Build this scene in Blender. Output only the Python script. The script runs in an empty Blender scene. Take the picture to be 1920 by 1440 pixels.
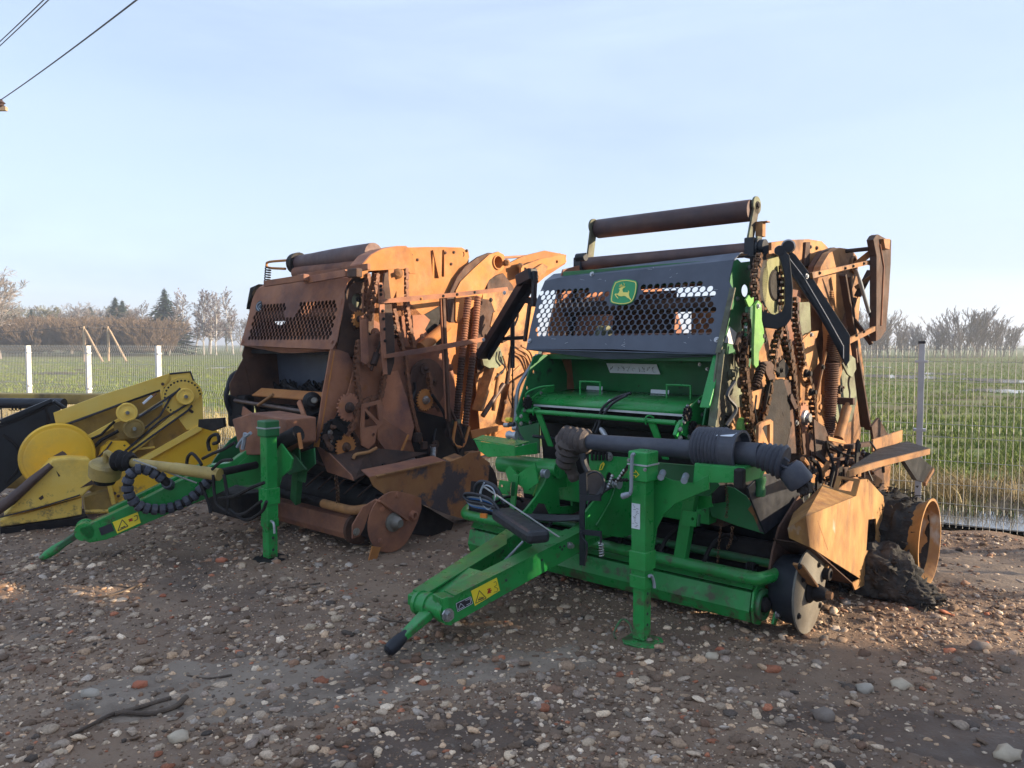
import bpy, math, random
import numpy as np
from mathutils import Vector, Matrix, noise
from mathutils.geometry import delaunay_2d_cdt
random.seed(7); rng = np.random.default_rng(7)
S = bpy.context.scene; COL = S.collection
R = math.radians
# ------------------------------------------------------------ camera, sky, sun, exposure
F = 1442.0; PITCH = math.atan(75/F); CAMH = 1.6
cd = bpy.data.cameras.new('camera'); cam = bpy.data.objects.new('camera', cd); COL.objects.link(cam)
cd.sensor_width = 36; cd.lens = F/1920*36; cd.clip_start = .05; cd.clip_end = 6000
cam.location = (0, 0, CAMH); cam.rotation_euler = (R(90)-PITCH, 0, 0); S.camera = cam
SUN_EL = 15.5; SX, SY = .985, -.14; SAZ = math.atan2(SX, SY)              # azimuth of the sun, clockwise from +Y
W = bpy.data.worlds.new('World'); S.world = W; W.use_nodes = True
nt = W.node_tree; nt.nodes.clear()
wo = nt.nodes.new('ShaderNodeOutputWorld'); bg = nt.nodes.new('ShaderNodeBackground')
sk = nt.nodes.new('ShaderNodeTexSky'); sk.sky_type = 'NISHITA'; sk.sun_disc = False
sk.sun_elevation = R(SUN_EL); sk.sun_rotation = SAZ
sk.air_density = 1.0; sk.dust_density = .5; sk.ozone_density = 1.2; sk.altitude = 50
# thin high cloud veil over the clear sky
tc = nt.nodes.new('ShaderNodeTexCoord'); mp = nt.nodes.new('ShaderNodeMapping')
mp.inputs['Scale'].default_value = (1.0, 1.6, 5.5); mp.inputs['Rotation'].default_value = (.12, .1, .6)
cn = nt.nodes.new('ShaderNodeTexNoise'); cn.inputs['Scale'].default_value = 1.3; cn.inputs['Detail'].default_value = 7; cn.inputs['Roughness'].default_value = .55; cn.inputs['Distortion'].default_value = .5
cr = nt.nodes.new('ShaderNodeValToRGB'); cr.color_ramp.elements[0].position = .34; cr.color_ramp.elements[0].color = (.38, .38, .38, 1)
cr.color_ramp.elements[1].position = .66; cr.color_ramp.elements[1].color = (.90, .90, .90, 1)
mx = nt.nodes.new('ShaderNodeMix'); mx.data_type = 'RGBA'
mx.inputs[7].default_value = (4.0, 5.0, 6.9, 1)
sat = nt.nodes.new('ShaderNodeHueSaturation'); sat.inputs['Saturation'].default_value = .8; sat.inputs['Value'].default_value = 1.38
L = nt.links.new
L(tc.outputs['Generated'], mp.inputs[0]); L(mp.outputs[0], cn.inputs[0]); L(cn.outputs['Fac'], cr.inputs[0])
L(sk.outputs[0], sat.inputs['Color']); L(sat.outputs[0], mx.inputs[6]); L(cr.outputs[0], mx.inputs[0])
L(mx.outputs[2], bg.inputs['Color']); L(bg.outputs[0], wo.inputs[0]); bg.inputs['Strength'].default_value = .080
sd = bpy.data.lights.new('sun', 'SUN'); so = bpy.data.objects.new('sun', sd); COL.objects.link(so)
sd.energy = 5.0; sd.angle = R(.7); sd.color = (1, .80, .56)
sv = Vector((math.sin(SAZ)*math.cos(R(SUN_EL)), math.cos(SAZ)*math.cos(R(SUN_EL)), math.sin(R(SUN_EL))))
so.rotation_euler = sv.to_track_quat('Z', 'Y').to_euler()
S.view_settings.view_transform = 'Standard'; S.view_settings.look = 'None'; S.view_settings.gamma = 1
S.view_settings.use_curve_mapping = False; S.view_settings.exposure = 1.18

# ------------------------------------------------------------ materials
def pmat(name, a, b, scale=6, rough=.6, metal=0, bump=.25, bscale=60, dirt=None, dpos=(.5, .7), damt=.7, dscale=2.5,
         spot=None, spos=(.62, .68), sscale=9, stretch=(1, 1, 1), spec=.5, coat=0, mud=None, dust=None, ov=.12, dent=0):
    m = bpy.data.materials.new(name); m.use_nodes = True; n = m.node_tree; N = n.nodes; K = n.links.new
    bs = N['Principled BSDF']; t = N.new('ShaderNodeTexCoord'); mp = N.new('ShaderNodeMapping'); mp.inputs['Scale'].default_value = stretch
    K(t.outputs['Object'], mp.inputs[0])
    def nz(sc, det=8, ro=.6, off=0):
        x = N.new('ShaderNodeTexNoise'); x.noise_dimensions = '4D'; x.inputs['W'].default_value = off
        x.inputs['Scale'].default_value = sc; x.inputs['Detail'].default_value = det; x.inputs['Roughness'].default_value = ro
        K(mp.outputs[0], x.inputs[0]); return x.outputs['Fac']
    def rmp(s, p0, p1, v1=1.0):
        x = N.new('ShaderNodeMapRange'); x.inputs[1].default_value = p0; x.inputs[2].default_value = p1; x.inputs[4].default_value = v1; K(s, x.inputs[0]); return x.outputs[0]
    def mix(f, c1, c2):
        x = N.new('ShaderNodeMix'); x.data_type = 'RGBA'; K(f, x.inputs[0])
        for i, c in ((6, c1), (7, c2)):
            if isinstance(c, tuple): x.inputs[i].default_value = (*c, 1)
            else: K(c, x.inputs[i])
        return x.outputs[2]
    c = mix(rmp(nz(scale), .35, .65), a, b)
    if dirt: c = mix(rmp(nz(dscale, 9, .65, 3), dpos[0], dpos[1], damt), c, dirt)
    if spot: c = mix(rmp(nz(sscale, 5, .6, 7), spos[0], spos[1]), c, spot)
    def mth(op, a_, b_=0.0):
        x = N.new('ShaderNodeMath'); x.operation = op
        for i, q in enumerate((a_, b_)):
            if isinstance(q, (int, float)): x.inputs[i].default_value = q
            else: K(q, x.inputs[i])
        return x.outputs[0]
    if mud or dust:
        sx = N.new('ShaderNodeSeparateXYZ'); K(t.outputs['Object'], sx.inputs[0]); ge = N.new('ShaderNodeNewGeometry'); sn = N.new('ShaderNodeSeparateXYZ'); K(ge.outputs['Normal'], sn.inputs[0])
    if dust: c = mix(mth('MULTIPLY', rmp(sn.outputs[2], .35, .95), rmp(nz(scale*3, 8, .7, 13), .38, .66, .75)), c, dust)
    if mud: c = mix(rmp(mth('SUBTRACT', nz(11, 9, .7, 17), mth('MULTIPLY', sx.outputs[2], .30)), .46, .56, .85), c, mud)
    if ov:
        oi = N.new('ShaderNodeObjectInfo'); x = N.new('ShaderNodeMapRange'); x.inputs[3].default_value = 1-ov*1.3; x.inputs[4].default_value = 1+ov; K(oi.outputs['Random'], x.inputs[0]); y = N.new('ShaderNodeVectorMath'); y.operation = 'SCALE'; K(c, y.inputs[0]); K(x.outputs[0], y.inputs['Scale']); c = y.outputs[0]
    K(c, bs.inputs['Base Color'])
    rr = rmp(nz(scale*2, 6, .6, 5), .3, .7); x = N.new('ShaderNodeMapRange'); x.inputs[3].default_value = max(.05, rough-.15); x.inputs[4].default_value = min(1, rough+.15); K(rr, x.inputs[0]); K(x.outputs[0], bs.inputs['Roughness'])
    bs.inputs['Metallic'].default_value = metal; bs.inputs['Specular IOR Level'].default_value = spec; bs.inputs['Coat Weight'].default_value = coat
    if bump:
        bp = N.new('ShaderNodeBump'); bp.inputs['Strength'].default_value = bump; bp.inputs['Distance'].default_value = .01
        K(nz(bscale, 6, .65, 9), bp.inputs['Height'])
        if dent:
            b2 = N.new('ShaderNodeBump'); b2.inputs['Strength'].default_value = dent; b2.inputs['Distance'].default_value = .06; K(nz(3.5, 3, .5, 21), b2.inputs['Height']); K(b2.outputs[0], bp.inputs['Normal'])
        K(bp.outputs[0], bs.inputs['Normal'])
    return m
GREEN = pmat('green_paint', (.016, .235, .045), (.026, .33, .075), 5, .33, 0, .06, 40, dirt=(.045, .11, .04), dpos=(.5, .75), damt=.6, spot=(.03, .035, .02), spos=(.66, .72), sscale=14, mud=(.09, .07, .045), dust=(.10, .17, .08))
GREEND = pmat('shaded_dusty_green_paint', (.014, .14, .04), (.02, .19, .055), 5, .5, 0, .08, 50, dirt=(.05, .07, .05), dpos=(.4, .7), damt=.6, spot=(.02, .02, .02), spos=(.62, .7), sscale=7, mud=(.08, .06, .04), dust=(.08, .09, .05))  # same green paint darkened for parts in shade, with dust and mud
LGREEN = pmat('faded_green_paint', (.11, .32, .045), (.16, .36, .08), 12, .6, 0, .2, 60, dirt=(.06, .12, .05), dpos=(.55, .7))
MGREEN = pmat('mouldy_grey_green_metal', (.19, .22, .14), (.12, .12, .08), 5, .7, .1, .3, 40, dirt=(.05, .035, .025), dpos=(.45, .6), damt=.9, dscale=3)
PANEL = pmat('dark_grey_plastic', (.062, .072, .098), (.085, .10, .135), 4, .42, 0, .05, 30, dirt=(.13, .14, .16), dpos=(.55, .8), damt=.5, dscale=6, spot=(.20, .20, .22), spos=(.73, .78), sscale=22)
RUST = pmat('red_brown_rust', (.30, .125, .068), (.42, .185, .10), 4, .8, .0, .3, 90, ov=.22, dent=.35, dirt=(.095, .055, .06), dpos=(.45, .7), damt=.85, dscale=2.6, spot=(.34, .14, .05), spos=(.6, .72), sscale=6)
ORUST = pmat('orange_rust', (.47, .205, .058), (.38, .145, .045), 4, .8, 0, .25, 90, ov=.15, dent=.35, dirt=(.20, .085, .05), dpos=(.52, .72), damt=.8, dscale=3, spot=(.62, .42, .24), spos=(.7, .78), sscale=18)
TAN = pmat('tan_burnt_steel', (.46, .235, .085), (.34, .155, .06), 4, .75, 0, .3, 80, ov=.22, dent=.4, dirt=(.12, .06, .033), dpos=(.46, .62), damt=.9, dscale=4.5, spot=(.50, .45, .36), spos=(.68, .78), sscale=5)
TANS = pmat('streaked_tan_steel', (.46, .26, .09), (.31, .15, .05), 7, .7, 0, .12, 80, dirt=(.17, .085, .045), dpos=(.5, .68), damt=.8, dscale=5, spot=(.52, .52, .48), spos=(.60, .68), sscale=2.6, stretch=(1.3, 1.3, .6), dent=.45)
TANP = pmat('patchy_scorched_steel', (.34, .165, .058), (.26, .115, .045), 4, .75, 0, .2, 80, dirt=(.055, .052, .062), dpos=(.50, .56), damt=.95, dscale=3, ov=.1, dent=.3)
DRUST = pmat('dark_scorched_rust', (.075, .040, .028), (.13, .066, .042), 6, .8, .1, .35, 90, ov=.3, dirt=(.02, .018, .02), dpos=(.45, .65), damt=.8, spot=(.17, .08, .045), spos=(.62, .72), sscale=8)
RCHAIN = pmat('dry_rusty_chain', (.26, .115, .06), (.13, .062, .04), 25, .7, .2, .1, 90)
FADE = pmat('scorched_faded_green', (.30, .29, .13), (.20, .23, .10), 6, .7, 0, .3, 60, dirt=(.06, .055, .03), dpos=(.42, .58), damt=.9)
ROLLR = pmat('purple_brown_roller_steel', (.105, .062, .058), (.15, .085, .07), 5, .6, .15, .15, 60, dirt=(.06, .045, .055), dpos=(.45, .65), damt=.8, stretch=(1, 1, 1))
SOOT = pmat('sooty_black_metal', (.012, .011, .012), (.024, .020, .019), 6, .7, 0, .3, 60, dirt=(.045, .032, .025), dpos=(.55, .75), damt=.6, spec=.25)
CHAINM = pmat('oily_rusty_chain', (.075, .042, .027), (.16, .085, .045), 25, .32, .65, .1, 90, spot=(.30, .20, .12), spos=(.6, .7), sscale=30)
BLACKP = pmat('black_painted_steel', (.014, .016, .021), (.024, .026, .033), 6, .45, 0, .05, 40, dirt=(.045, .045, .05), dpos=(.55, .8), damt=.5, spec=.35)
RUBBER = pmat('worn_grey_plastic', (.040, .043, .058), (.06, .065, .085), 8, .55, 0, .12, 80, dirt=(.12, .11, .11), dpos=(.5, .75), damt=.5, dscale=6)
BELLOW = pmat('muddy_rubber', (.055, .045, .045), (.075, .06, .055), 12, .7, 0, .3, 60, dirt=(.14, .10, .075), dpos=(.45, .7), damt=.6, dscale=7)
HOSE = pmat('black_hose_rubber', (.018, .019, .023), (.03, .031, .038), 10, .5, 0, .05)
CHAR = pmat('burnt_tyre_rubber', (.013, .013, .013), (.03, .028, .026), 14, .85, 0, .8, 35, dirt=(.085, .078, .07), dpos=(.55, .7), damt=.9, dscale=9)
ASH = pmat('ash_grey_char', (.030, .028, .026), (.06, .055, .05), 18, .9, 0, 1.0, 45, dirt=(.015, .015, .015), dpos=(.45, .6), damt=.9, dscale=9)
STEEL = pmat('galvanised_steel', (.42, .44, .47), (.5, .52, .55), 20, .45, .5, .03)
ZINC = pmat('zinc_bolt_steel', (.35, .35, .36), (.5, .5, .5), 30, .35, .8, .03)
GREYP = pmat('grey_painted_lever', (.26, .30, .34), (.34, .37, .41), 8, .5, .2, .04)
DISCG = pmat('bare_grey_disc_steel', (.19, .18, .16), (.27, .25, .21), 5, .6, .4, .2, 60, dirt=(.11, .085, .06), dpos=(.45, .65), damt=.7)
YEL = pmat('faded_yellow_paint', (.90, .58, .09), (.90, .64, .15), 4, .6, 0, .08, 40, dirt=(.34, .23, .085), dpos=(.55, .75), damt=.55, mud=(.20, .14, .07), dent=.15, spot=(.09, .06, .035), spos=(.68, .72), sscale=16)
YELB = pmat('bright_yellow_paint', (.90, .50, .02), (.92, .55, .035), 4, .5, 0, .05, 40, dirt=(.50, .33, .09), dpos=(.5, .72), damt=.7, mud=(.25, .17, .07), dent=.12, spot=(.08, .05, .03), spos=(.70, .74), sscale=12)
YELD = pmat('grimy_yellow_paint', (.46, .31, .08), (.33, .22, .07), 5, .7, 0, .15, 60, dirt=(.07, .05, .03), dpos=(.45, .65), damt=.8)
YSHAFT = pmat('weathered_yellow_plastic', (.50, .36, .11), (.42, .30, .09), 8, .6, 0, .1, 60, dirt=(.10, .08, .05), dpos=(.5, .7), damt=.7, dscale=6)
BROWNR = pmat('brown_rod_steel', (.07, .045, .04), (.11, .07, .055), 6, .5, .3, .05)
WHITE = pmat('white_sticker', (.62, .65, .70), (.70, .72, .76), 20, .5, 0, .02)
INK = pmat('black_print', (.025, .025, .035), (.04, .04, .05), 20, .5, 0, 0)
STY = pmat('yellow_sticker', (.85, .66, .03), (.88, .70, .05), 20, .45, 0, 0)
LOGOG = pmat('emblem_green', (.02, .26, .085), (.025, .30, .10), 10, .35, 0, 0)
LOGOY = pmat('emblem_yellow', (.78, .66, .12), (.82, .70, .18), 20, .4, 0, 0)
REDI = pmat('red_print', (.5, .05, .03), (.55, .06, .03), 20, .5, 0, 0)
BLUEH = pmat('blue_hose', (.03, .14, .40), (.04, .18, .48), 20, .4, 0, 0)
ROPE = pmat('dirty_white_rope', (.50, .50, .48), (.38, .38, .36), 60, .8, 0, .3, 200)
CONC = pmat('white_concrete_post', (.62, .60, .55), (.72, .70, .66), 10, .8, 0, .1)
ORANGEL = pmat('orange_reflector', (.75, .22, .03), (.8, .25, .04), 10, .3, 0, 0)
REDB = pmat('brick_red', (.38, .12, .06), (.45, .16, .09), 10, .9, 0, .4)

# ------------------------------------------------------------ geometry collector
def ring(c, ax, r, n, ref=None):
    ax = ax.normalized(); ref = ref or (Vector((0, 0, 1)) if abs(ax.z) < .9 else Vector((1, 0, 0)))
    a = (ref - ax*ref.dot(ax)).normalized(); b = ax.cross(a)
    return [c + a*(r*math.cos(2*math.pi*i/n)) + b*(r*math.sin(2*math.pi*i/n)) for i in range(n)]
def catmull(P, k=6):
    P = [Vector(p) for p in P]; Q = [P[0]*2-P[1]]+P+[P[-1]*2-P[-2]]; out = []
    for i in range(1, len(Q)-2):
        a, b, c, d = Q[i-1:i+3]
        for j in range(k):
            t = j/k; out.append(.5*((2*b)+(c-a)*t+(2*a-5*b+4*c-d)*t*t+(3*b-a-3*c+d)*t**3))
    return out+[P[-1]]
class G:
    def __init__(s): s.v = []; s.f = []
    def raw(s, v, f):
        o = len(s.v); s.v += [tuple(x) for x in v]; s.f += [tuple(i+o for i in q) for q in f]; return s
    def prism(s, pts, th, holes=()):
        pts = [Vector(p) for p in pts]; n = Vector()
        for i, p in enumerate(pts): n += p.cross(pts[(i+1) % len(pts)])
        n.normalize(); m = len(pts)
        if not holes:
            v = [p+n*(th/2) for p in pts]+[p-n*(th/2) for p in pts]
            return s.raw(v, [tuple(range(m)), tuple(range(2*m-1, m-1, -1))]+[(i, i+m, (i+1) % m+m, (i+1) % m) for i in range(m)])
        o = pts[0]; a = (pts[1]-o).normalized(); b = n.cross(a)
        loops = [pts]+[[Vector(q) for q in h] for h in holes]; P2 = []; FL = []
        for lp in loops:
            st = len(P2); P2 += [Vector(((p-o).dot(a), (p-o).dot(b))) for p in lp]; FL.append(list(range(st, len(P2))))
        vo, eo, fo, ov, oe, of = delaunay_2d_cdt(P2, [], FL, 0, 1e-6, True)
        def ins(p, lp):
            c = False; j = len(lp)-1
            for i in range(len(lp)):
                a_, b_ = lp[i], lp[j]
                if (a_.y > p.y) != (b_.y > p.y) and p.x < (b_.x-a_.x)*(p.y-a_.y)/(b_.y-a_.y)+a_.x: c = not c
                j = i
            return c
        bbs = []
        for F_ in FL[1:]: xs_ = [P2[i].x for i in F_]; ys_ = [P2[i].y for i in F_]; bbs.append((min(xs_), max(xs_), min(ys_), max(ys_), [P2[i] for i in F_]))
        out2 = [P2[i] for i in FL[0]]; fin = []
        for f in fo:
            cc = Vector((sum(vo[i].x for i in f)/len(f), sum(vo[i].y for i in f)/len(f)))
            if ins(cc, out2) and not any(x0 < cc.x < x1 and y0 < cc.y < y1 and ins(cc, q) for x0, x1, y0, y1, q in bbs): fin.append(f)
        V3 = [o+a*p.x+b*p.y for p in vo]; k = len(V3)
        v = [p+n*(th/2) for p in V3]+[p-n*(th/2) for p in V3]
        fs = [tuple(f) for f in fin]+[tuple(i+k for i in reversed(f)) for f in fin]
        ed = {}
        for f in fin:
            for i in range(len(f)): ed[(f[i], f[(i+1) % len(f)])] = 1
        fs += [(y, x, x+k, y+k) for (x, y) in ed if (y, x) not in ed]
        return s.raw(v, fs)
    def beam(s, p0, p1, w, h, up=(0, 0, 1), w1=None, h1=None):
        p0, p1, up = Vector(p0), Vector(p1), Vector(up); d = (p1-p0).normalized()
        x = d.cross(up).normalized(); z = x.cross(d); w1 = w1 or w; h1 = h1 or h; v = []
        for p, a, b in ((p0, w, h), (p1, w1, h1)): v += [p+x*(sx*a/2)+z*(sz*b/2) for sx, sz in ((-1, -1), (1, -1), (1, 1), (-1, 1))]
        return s.raw(v, [(0, 1, 2, 3)[::-1], (4, 5, 6, 7), (0, 1, 5, 4), (1, 2, 6, 5), (2, 3, 7, 6), (3, 0, 4, 7)])
    def box(s, c, sx, sy, sz, rz=0):
        c = Vector(c); d = Vector((math.cos(rz), math.sin(rz), 0)); return s.beam(c-d*sx/2, c+d*sx/2, sy, sz)
    def tube(s, pts, r, n=10, caps=True):
        P = [Vector(p) for p in pts]; P = [p for i, p in enumerate(P) if i == 0 or (p-P[i-1]).length > 1e-5]
        rr = r if isinstance(r, (list, tuple)) else [r]*len(P); v = []; f = []; ref = None
        for i, p in enumerate(P):
            t = (P[min(i+1, len(P)-1)]-P[max(i-1, 0)]).normalized()
            if ref is None: ref = Vector((0, 0, 1)) if abs(t.z) < .9 else Vector((1, 0, 0))
            ref = (ref-t*ref.dot(t)).normalized(); b = t.cross(ref)
            v += [p+ref*(rr[i]*math.cos(2*math.pi*j/n))+b*(rr[i]*math.sin(2*math.pi*j/n)) for j in range(n)]
        for i in range(len(P)-1):
            for j in range(n): a = i*n+j; b2 = i*n+(j+1) % n; f.append((a, b2, b2+n, a+n))
        if caps: f += [tuple(range(n-1, -1, -1)), tuple(range((len(P)-1)*n, len(P)*n))]
        return s.raw(v, f)
    def lathe(s, p0, p1, prof, n=24, caps=True):
        p0, p1 = Vector(p0), Vector(p1); d = p1-p0; v = []; f = []
        for t, r in prof: v += ring(p0+d*t, d, r, n)
        m = len(prof)
        for i in range(m-1):
            for j in range(n): a = i*n+j; b = i*n+(j+1) % n; f.append((a, b, b+n, a+n))
        if caps: f += [tuple(range(n-1, -1, -1)), tuple(range((m-1)*n, m*n))]
        return s.raw(v, f)
    def bellows(s, p0, p1, r0, r1, k, amp=.12, n=24):
        pr = []
        for i in range(k*4+1):
            t = i/(k*4); r = r0+(r1-r0)*t; pr.append((t, r*(1-amp*(.5+.5*math.cos(i*math.pi/2)))))
        return s.lathe(p0, p1, pr, n)
    def gear(s, c, ax, r, teeth, th, hole=0, td=.14):
        c, ax = Vector(c), Vector(ax).normalized(); pr = []
        base = ring(c, ax, 1, teeth*4)
        for i, p in enumerate(base): pr.append(c+(p-c)*(r if i % 4 in (1, 2) else r*(1-td)))
        return s.prism(pr, th, [ring(c, ax, hole, 16)] if hole else ())
    def chain(s, pts, w=.03, pitch=.03, h=.022, side=(1, 0, 0)):
        P = [Vector(p) for p in pts]; L_ = [0]
        for i in range(1, len(P)): L_.append(L_[-1]+(P[i]-P[i-1]).length)
        n = max(2, int(L_[-1]/pitch)); Q = []
        for i in range(n+1):
            d = L_[-1]*i/n; k = 0
            while k < len(P)-2 and L_[k+1] < d: k += 1
            Q.append(P[k].lerp(P[k+1], (d-L_[k])/max(1e-6, L_[k+1]-L_[k])))
        sd = Vector(side)
        for i in range(n):
            a, b = Q[i], Q[i+1]; d = (b-a).normalized(); x = (sd-d*sd.dot(d)).normalized(); up = x.cross(d); ww = w if i % 2 else w*.62
            e = d*pitch*.22
            for sg in (-1, 1): s.beam(a-e+x*(sg*ww/2), b+e+x*(sg*ww/2), .005, h, up)
            s.tube([a-x*w*.33, a+x*w*.33], h*.42, 6)
        return s
    def coil(s, p0, p1, Rr, r, turns, n=6, k=12):
        p0, p1 = Vector(p0), Vector(p1); d = p1-p0; ax = d.normalized(); a = ax.orthogonal().normalized(); b = ax.cross(a); m = int(turns*k)
        return s.tube([p0+d*(i/m)+a*(Rr*math.cos(2*math.pi*i/k))+b*(Rr*math.sin(2*math.pi*i/k)) for i in range(m+1)], r, n)
    def bolt(s, c, ax, r=.012, h=.012):
        c, ax = Vector(c), Vector(ax).normalized(); s.lathe(c, c+ax*h*.3, [(0, r*1.5), (1, r*1.5)], 10); return s.lathe(c, c+ax*h, [(0, r), (1, r)], 6)
def mesh(name, g, mat, smooth=False):
    me = bpy.data.meshes.new(name); me.from_pydata(g.v, [], g.f); me.materials.append(mat)
    if smooth: me.polygons.foreach_set('use_smooth', [True]*len(me.polygons)); me.set_sharp_from_angle(angle=R(38))
    me.update(); return me
def obj(name, g, mat, parent=None, smooth=False, bevel=0, loc=None):
    me = mesh(name, g, mat, smooth); o = bpy.data.objects.new(name, me); COL.objects.link(o)
    if parent: o.parent = parent
    if loc: o.location = loc
    if bevel:
        b = o.modifiers.new('bevel', 'BEVEL'); b.width = bevel; b.segments = 2; b.limit_method = 'ANGLE'; b.angle_limit = R(40)
    return o
def tag(o, label=None, cat=None, group=None, kind=None):
    for k, v in (('label', label), ('category', cat), ('group', group), ('kind', kind)):
        if v: o[k] = v
    return o
def pray(px, py):
    a = (px-960)/F; b = (720-py)/F; c, s = math.cos(PITCH), math.sin(PITCH); return Vector((a, c+b*s, -s+b*c))
def wpt(px, py, d): r = pray(px, py); return Vector((0, 0, CAMH))+r*(d/r.y)
def gpt(px, py, z=0): r = pray(px, py); return Vector((0, 0, CAMH))+r*((z-CAMH)/r.z)
class Rig:
    """a machine's own frame: u to its right seen from the front, v to its rear, z up; photograph points are read onto its planes"""
    def __init__(s, name, x, y, deg, label, cat):
        s.e = bpy.data.objects.new(name, None); COL.objects.link(s.e); s.e.location = (x, y, 0); s.e.rotation_euler = (0, 0, R(deg)); s.e.empty_display_size = .2
        tag(s.e, label, cat); s.c = math.cos(R(deg)); s.n = math.sin(R(deg)); s.x = x; s.y = y; s.o = s.l(Vector((0, 0, CAMH)))
    def l(s, w): dx, dy = w.x-s.x, w.y-s.y; return Vector((dx*s.c+dy*s.n, -dx*s.n+dy*s.c, w.z))
    def d(s, p): r = pray(*p); return Vector((r.x*s.c+r.y*s.n, -r.x*s.n+r.y*s.c, r.z))
    def P(s, p, p0, n):
        if isinstance(p, list): return [s.P(q, p0, n) for q in p]
        n = Vector(n); d = s.d(p[:2]); t = (Vector(p0)-s.o).dot(n)/d.dot(n); return s.o+d*t
    def proj(s, q):
        x = s.x+q.x*s.c-q.y*s.n; y = s.y+q.x*s.n+q.y*s.c; z = q.z-CAMH; c, n = math.cos(PITCH), math.sin(PITCH); f = y*c-z*n; return 960+F*x/f, 720-F*(y*n+z*c)/f
    def U(s, p, u): return s.P(p, (u, 0, 0), (1, 0, 0))
    def V(s, p, v): return s.P(p, (0, v, 0), (0, 1, 0))
    def Z(s, p, z): return s.P(p, (0, 0, z), (0, 0, 1))
    def add(s, name, g, mat, parent=None, smooth=False, bevel=0, label=None):
        o = obj(name, g, mat, parent or s.e, smooth, bevel)
        if label: o['label'] = label
        return o
    def pu(s, name, mat, u, th, pts, holes=(), bevel=.003, parent=None): return s.add(name, G().prism(s.U(pts, u), th, [s.U(h, u) for h in holes]), mat, parent, bevel=0 if holes else bevel)
    def pv(s, name, mat, v, th, pts, holes=(), bevel=.003, parent=None): return s.add(name, G().prism(s.V(pts, v), th, [s.V(h, v) for h in holes]), mat, parent, bevel=0 if holes else bevel)
    def tb(s, name, mat, pts, r, n=10, k=0, parent=None):
        if k: pts = catmull(pts, k)
        return s.add(name, G().tube(pts, r, n), mat, parent, smooth=True)
def ell(cx, cy, rx, ry, n=20): return [(cx+rx*math.cos(2*math.pi*i/n), cy+ry*math.sin(2*math.pi*i/n)) for i in range(n)]
X1 = Vector((1, 0, 0)); Y1 = Vector((0, 1, 0)); Z1 = Vector((0, 0, 1))
# ============================================================ ground, field, fence, trees
def nmesh(name, V, Fc, mat, smooth=False, col=None, kind=None, label=None, cat=None):
    """fast mesh from numpy arrays of triangles or quads"""
    me = bpy.data.meshes.new(name); V = np.asarray(V, np.float32); Fc = np.asarray(Fc, np.int32); k = Fc.shape[1]
    me.vertices.add(len(V)); me.vertices.foreach_set('co', V.ravel()); me.loops.add(Fc.size); me.loops.foreach_set('vertex_index', Fc.ravel())
    me.polygons.add(len(Fc)); me.polygons.foreach_set('loop_start', np.arange(0, Fc.size, k, dtype=np.int32)); me.polygons.foreach_set('loop_total', np.full(len(Fc), k, np.int32))
    if smooth: me.polygons.foreach_set('use_smooth', np.ones(len(Fc), bool))
    me.update(calc_edges=True)
    if col is not None:
        a = me.color_attributes.new('Col', 'FLOAT_COLOR', 'POINT'); c = np.ones((len(V), 4), np.float32); c[:, :3] = col; a.data.foreach_set('color', c.ravel())
    me.materials.append(mat); o = bpy.data.objects.new(name, me); COL.objects.link(o); return tag(o, label, cat, None, kind)
def vcmat(name, rough=.85, bump=.3, bscale=120, var=.25, trans=0):
    m = bpy.data.materials.new(name); m.use_nodes = True; n = m.node_tree; N = n.nodes; K = n.links.new; bs = N['Principled BSDF']
    a = N.new('ShaderNodeAttribute'); a.attribute_name = 'Col'; t = N.new('ShaderNodeTexCoord'); x = N.new('ShaderNodeTexNoise'); x.inputs['Scale'].default_value = bscale; x.inputs['Detail'].default_value = 4; K(t.outputs['Object'], x.inputs[0])
    mr = N.new('ShaderNodeMapRange'); mr.inputs[1].default_value = .3; mr.inputs[2].default_value = .7; mr.inputs[3].default_value = 1-var; mr.inputs[4].default_value = 1+var; K(x.outputs['Fac'], mr.inputs[0])
    v = N.new('ShaderNodeVectorMath'); v.operation = 'SCALE'; K(a.outputs['Color'], v.inputs[0]); K(mr.outputs[0], v.inputs['Scale']); K(v.outputs[0], bs.inputs['Base Color']); bs.inputs['Roughness'].default_value = rough; bs.inputs['Specular IOR Level'].default_value = .3
    if bump: b = N.new('ShaderNodeBump'); b.inputs['Strength'].default_value = bump; b.inputs['Distance'].default_value = .005; K(x.outputs['Fac'], b.inputs['Height']); K(b.outputs[0], bs.inputs['Normal'])
    if trans: bs.inputs['Subsurface Weight'].default_value = 0; 
    return m
SOIL = pmat('muddy_soil', (.19, .12, .076), (.27, .185, .122), 3, .85, 0, 1.0, 55, dirt=(.075, .050, .037), dpos=(.48, .68), damt=.8, dscale=1.1, spot=(.20, .165, .135), spos=(.60, .75), sscale=38)
FIELD = pmat('winter_crop_field', (.135, .17, .035), (.12, .11, .05), 2.5, .9, 0, .6, 3, dirt=(.11, .085, .050), dpos=(.50, .60), damt=.8, dscale=.35, spot=(.09, .13, .03), spos=(.5, .6), sscale=.8, stretch=(.35, 1, 1), spec=.2)
VERGE = pmat('ditch_soil', (.075, .055, .035), (.13, .10, .055), 1.5, .9, 0, .9, 12, dirt=(.17, .14, .06), dpos=(.5, .62), damt=.8, dscale=1.2)
WATER = bpy.data.materials.new('puddle_water'); WATER.use_nodes = True
_b = WATER.node_tree.nodes['Principled BSDF']; _b.inputs['Base Color'].default_value = (.12, .12, .12, 1); _b.inputs['Roughness'].default_value = .06; _b.inputs['Specular IOR Level'].default_value = 1
def fence_y(x): return 8.7-.58*x
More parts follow.
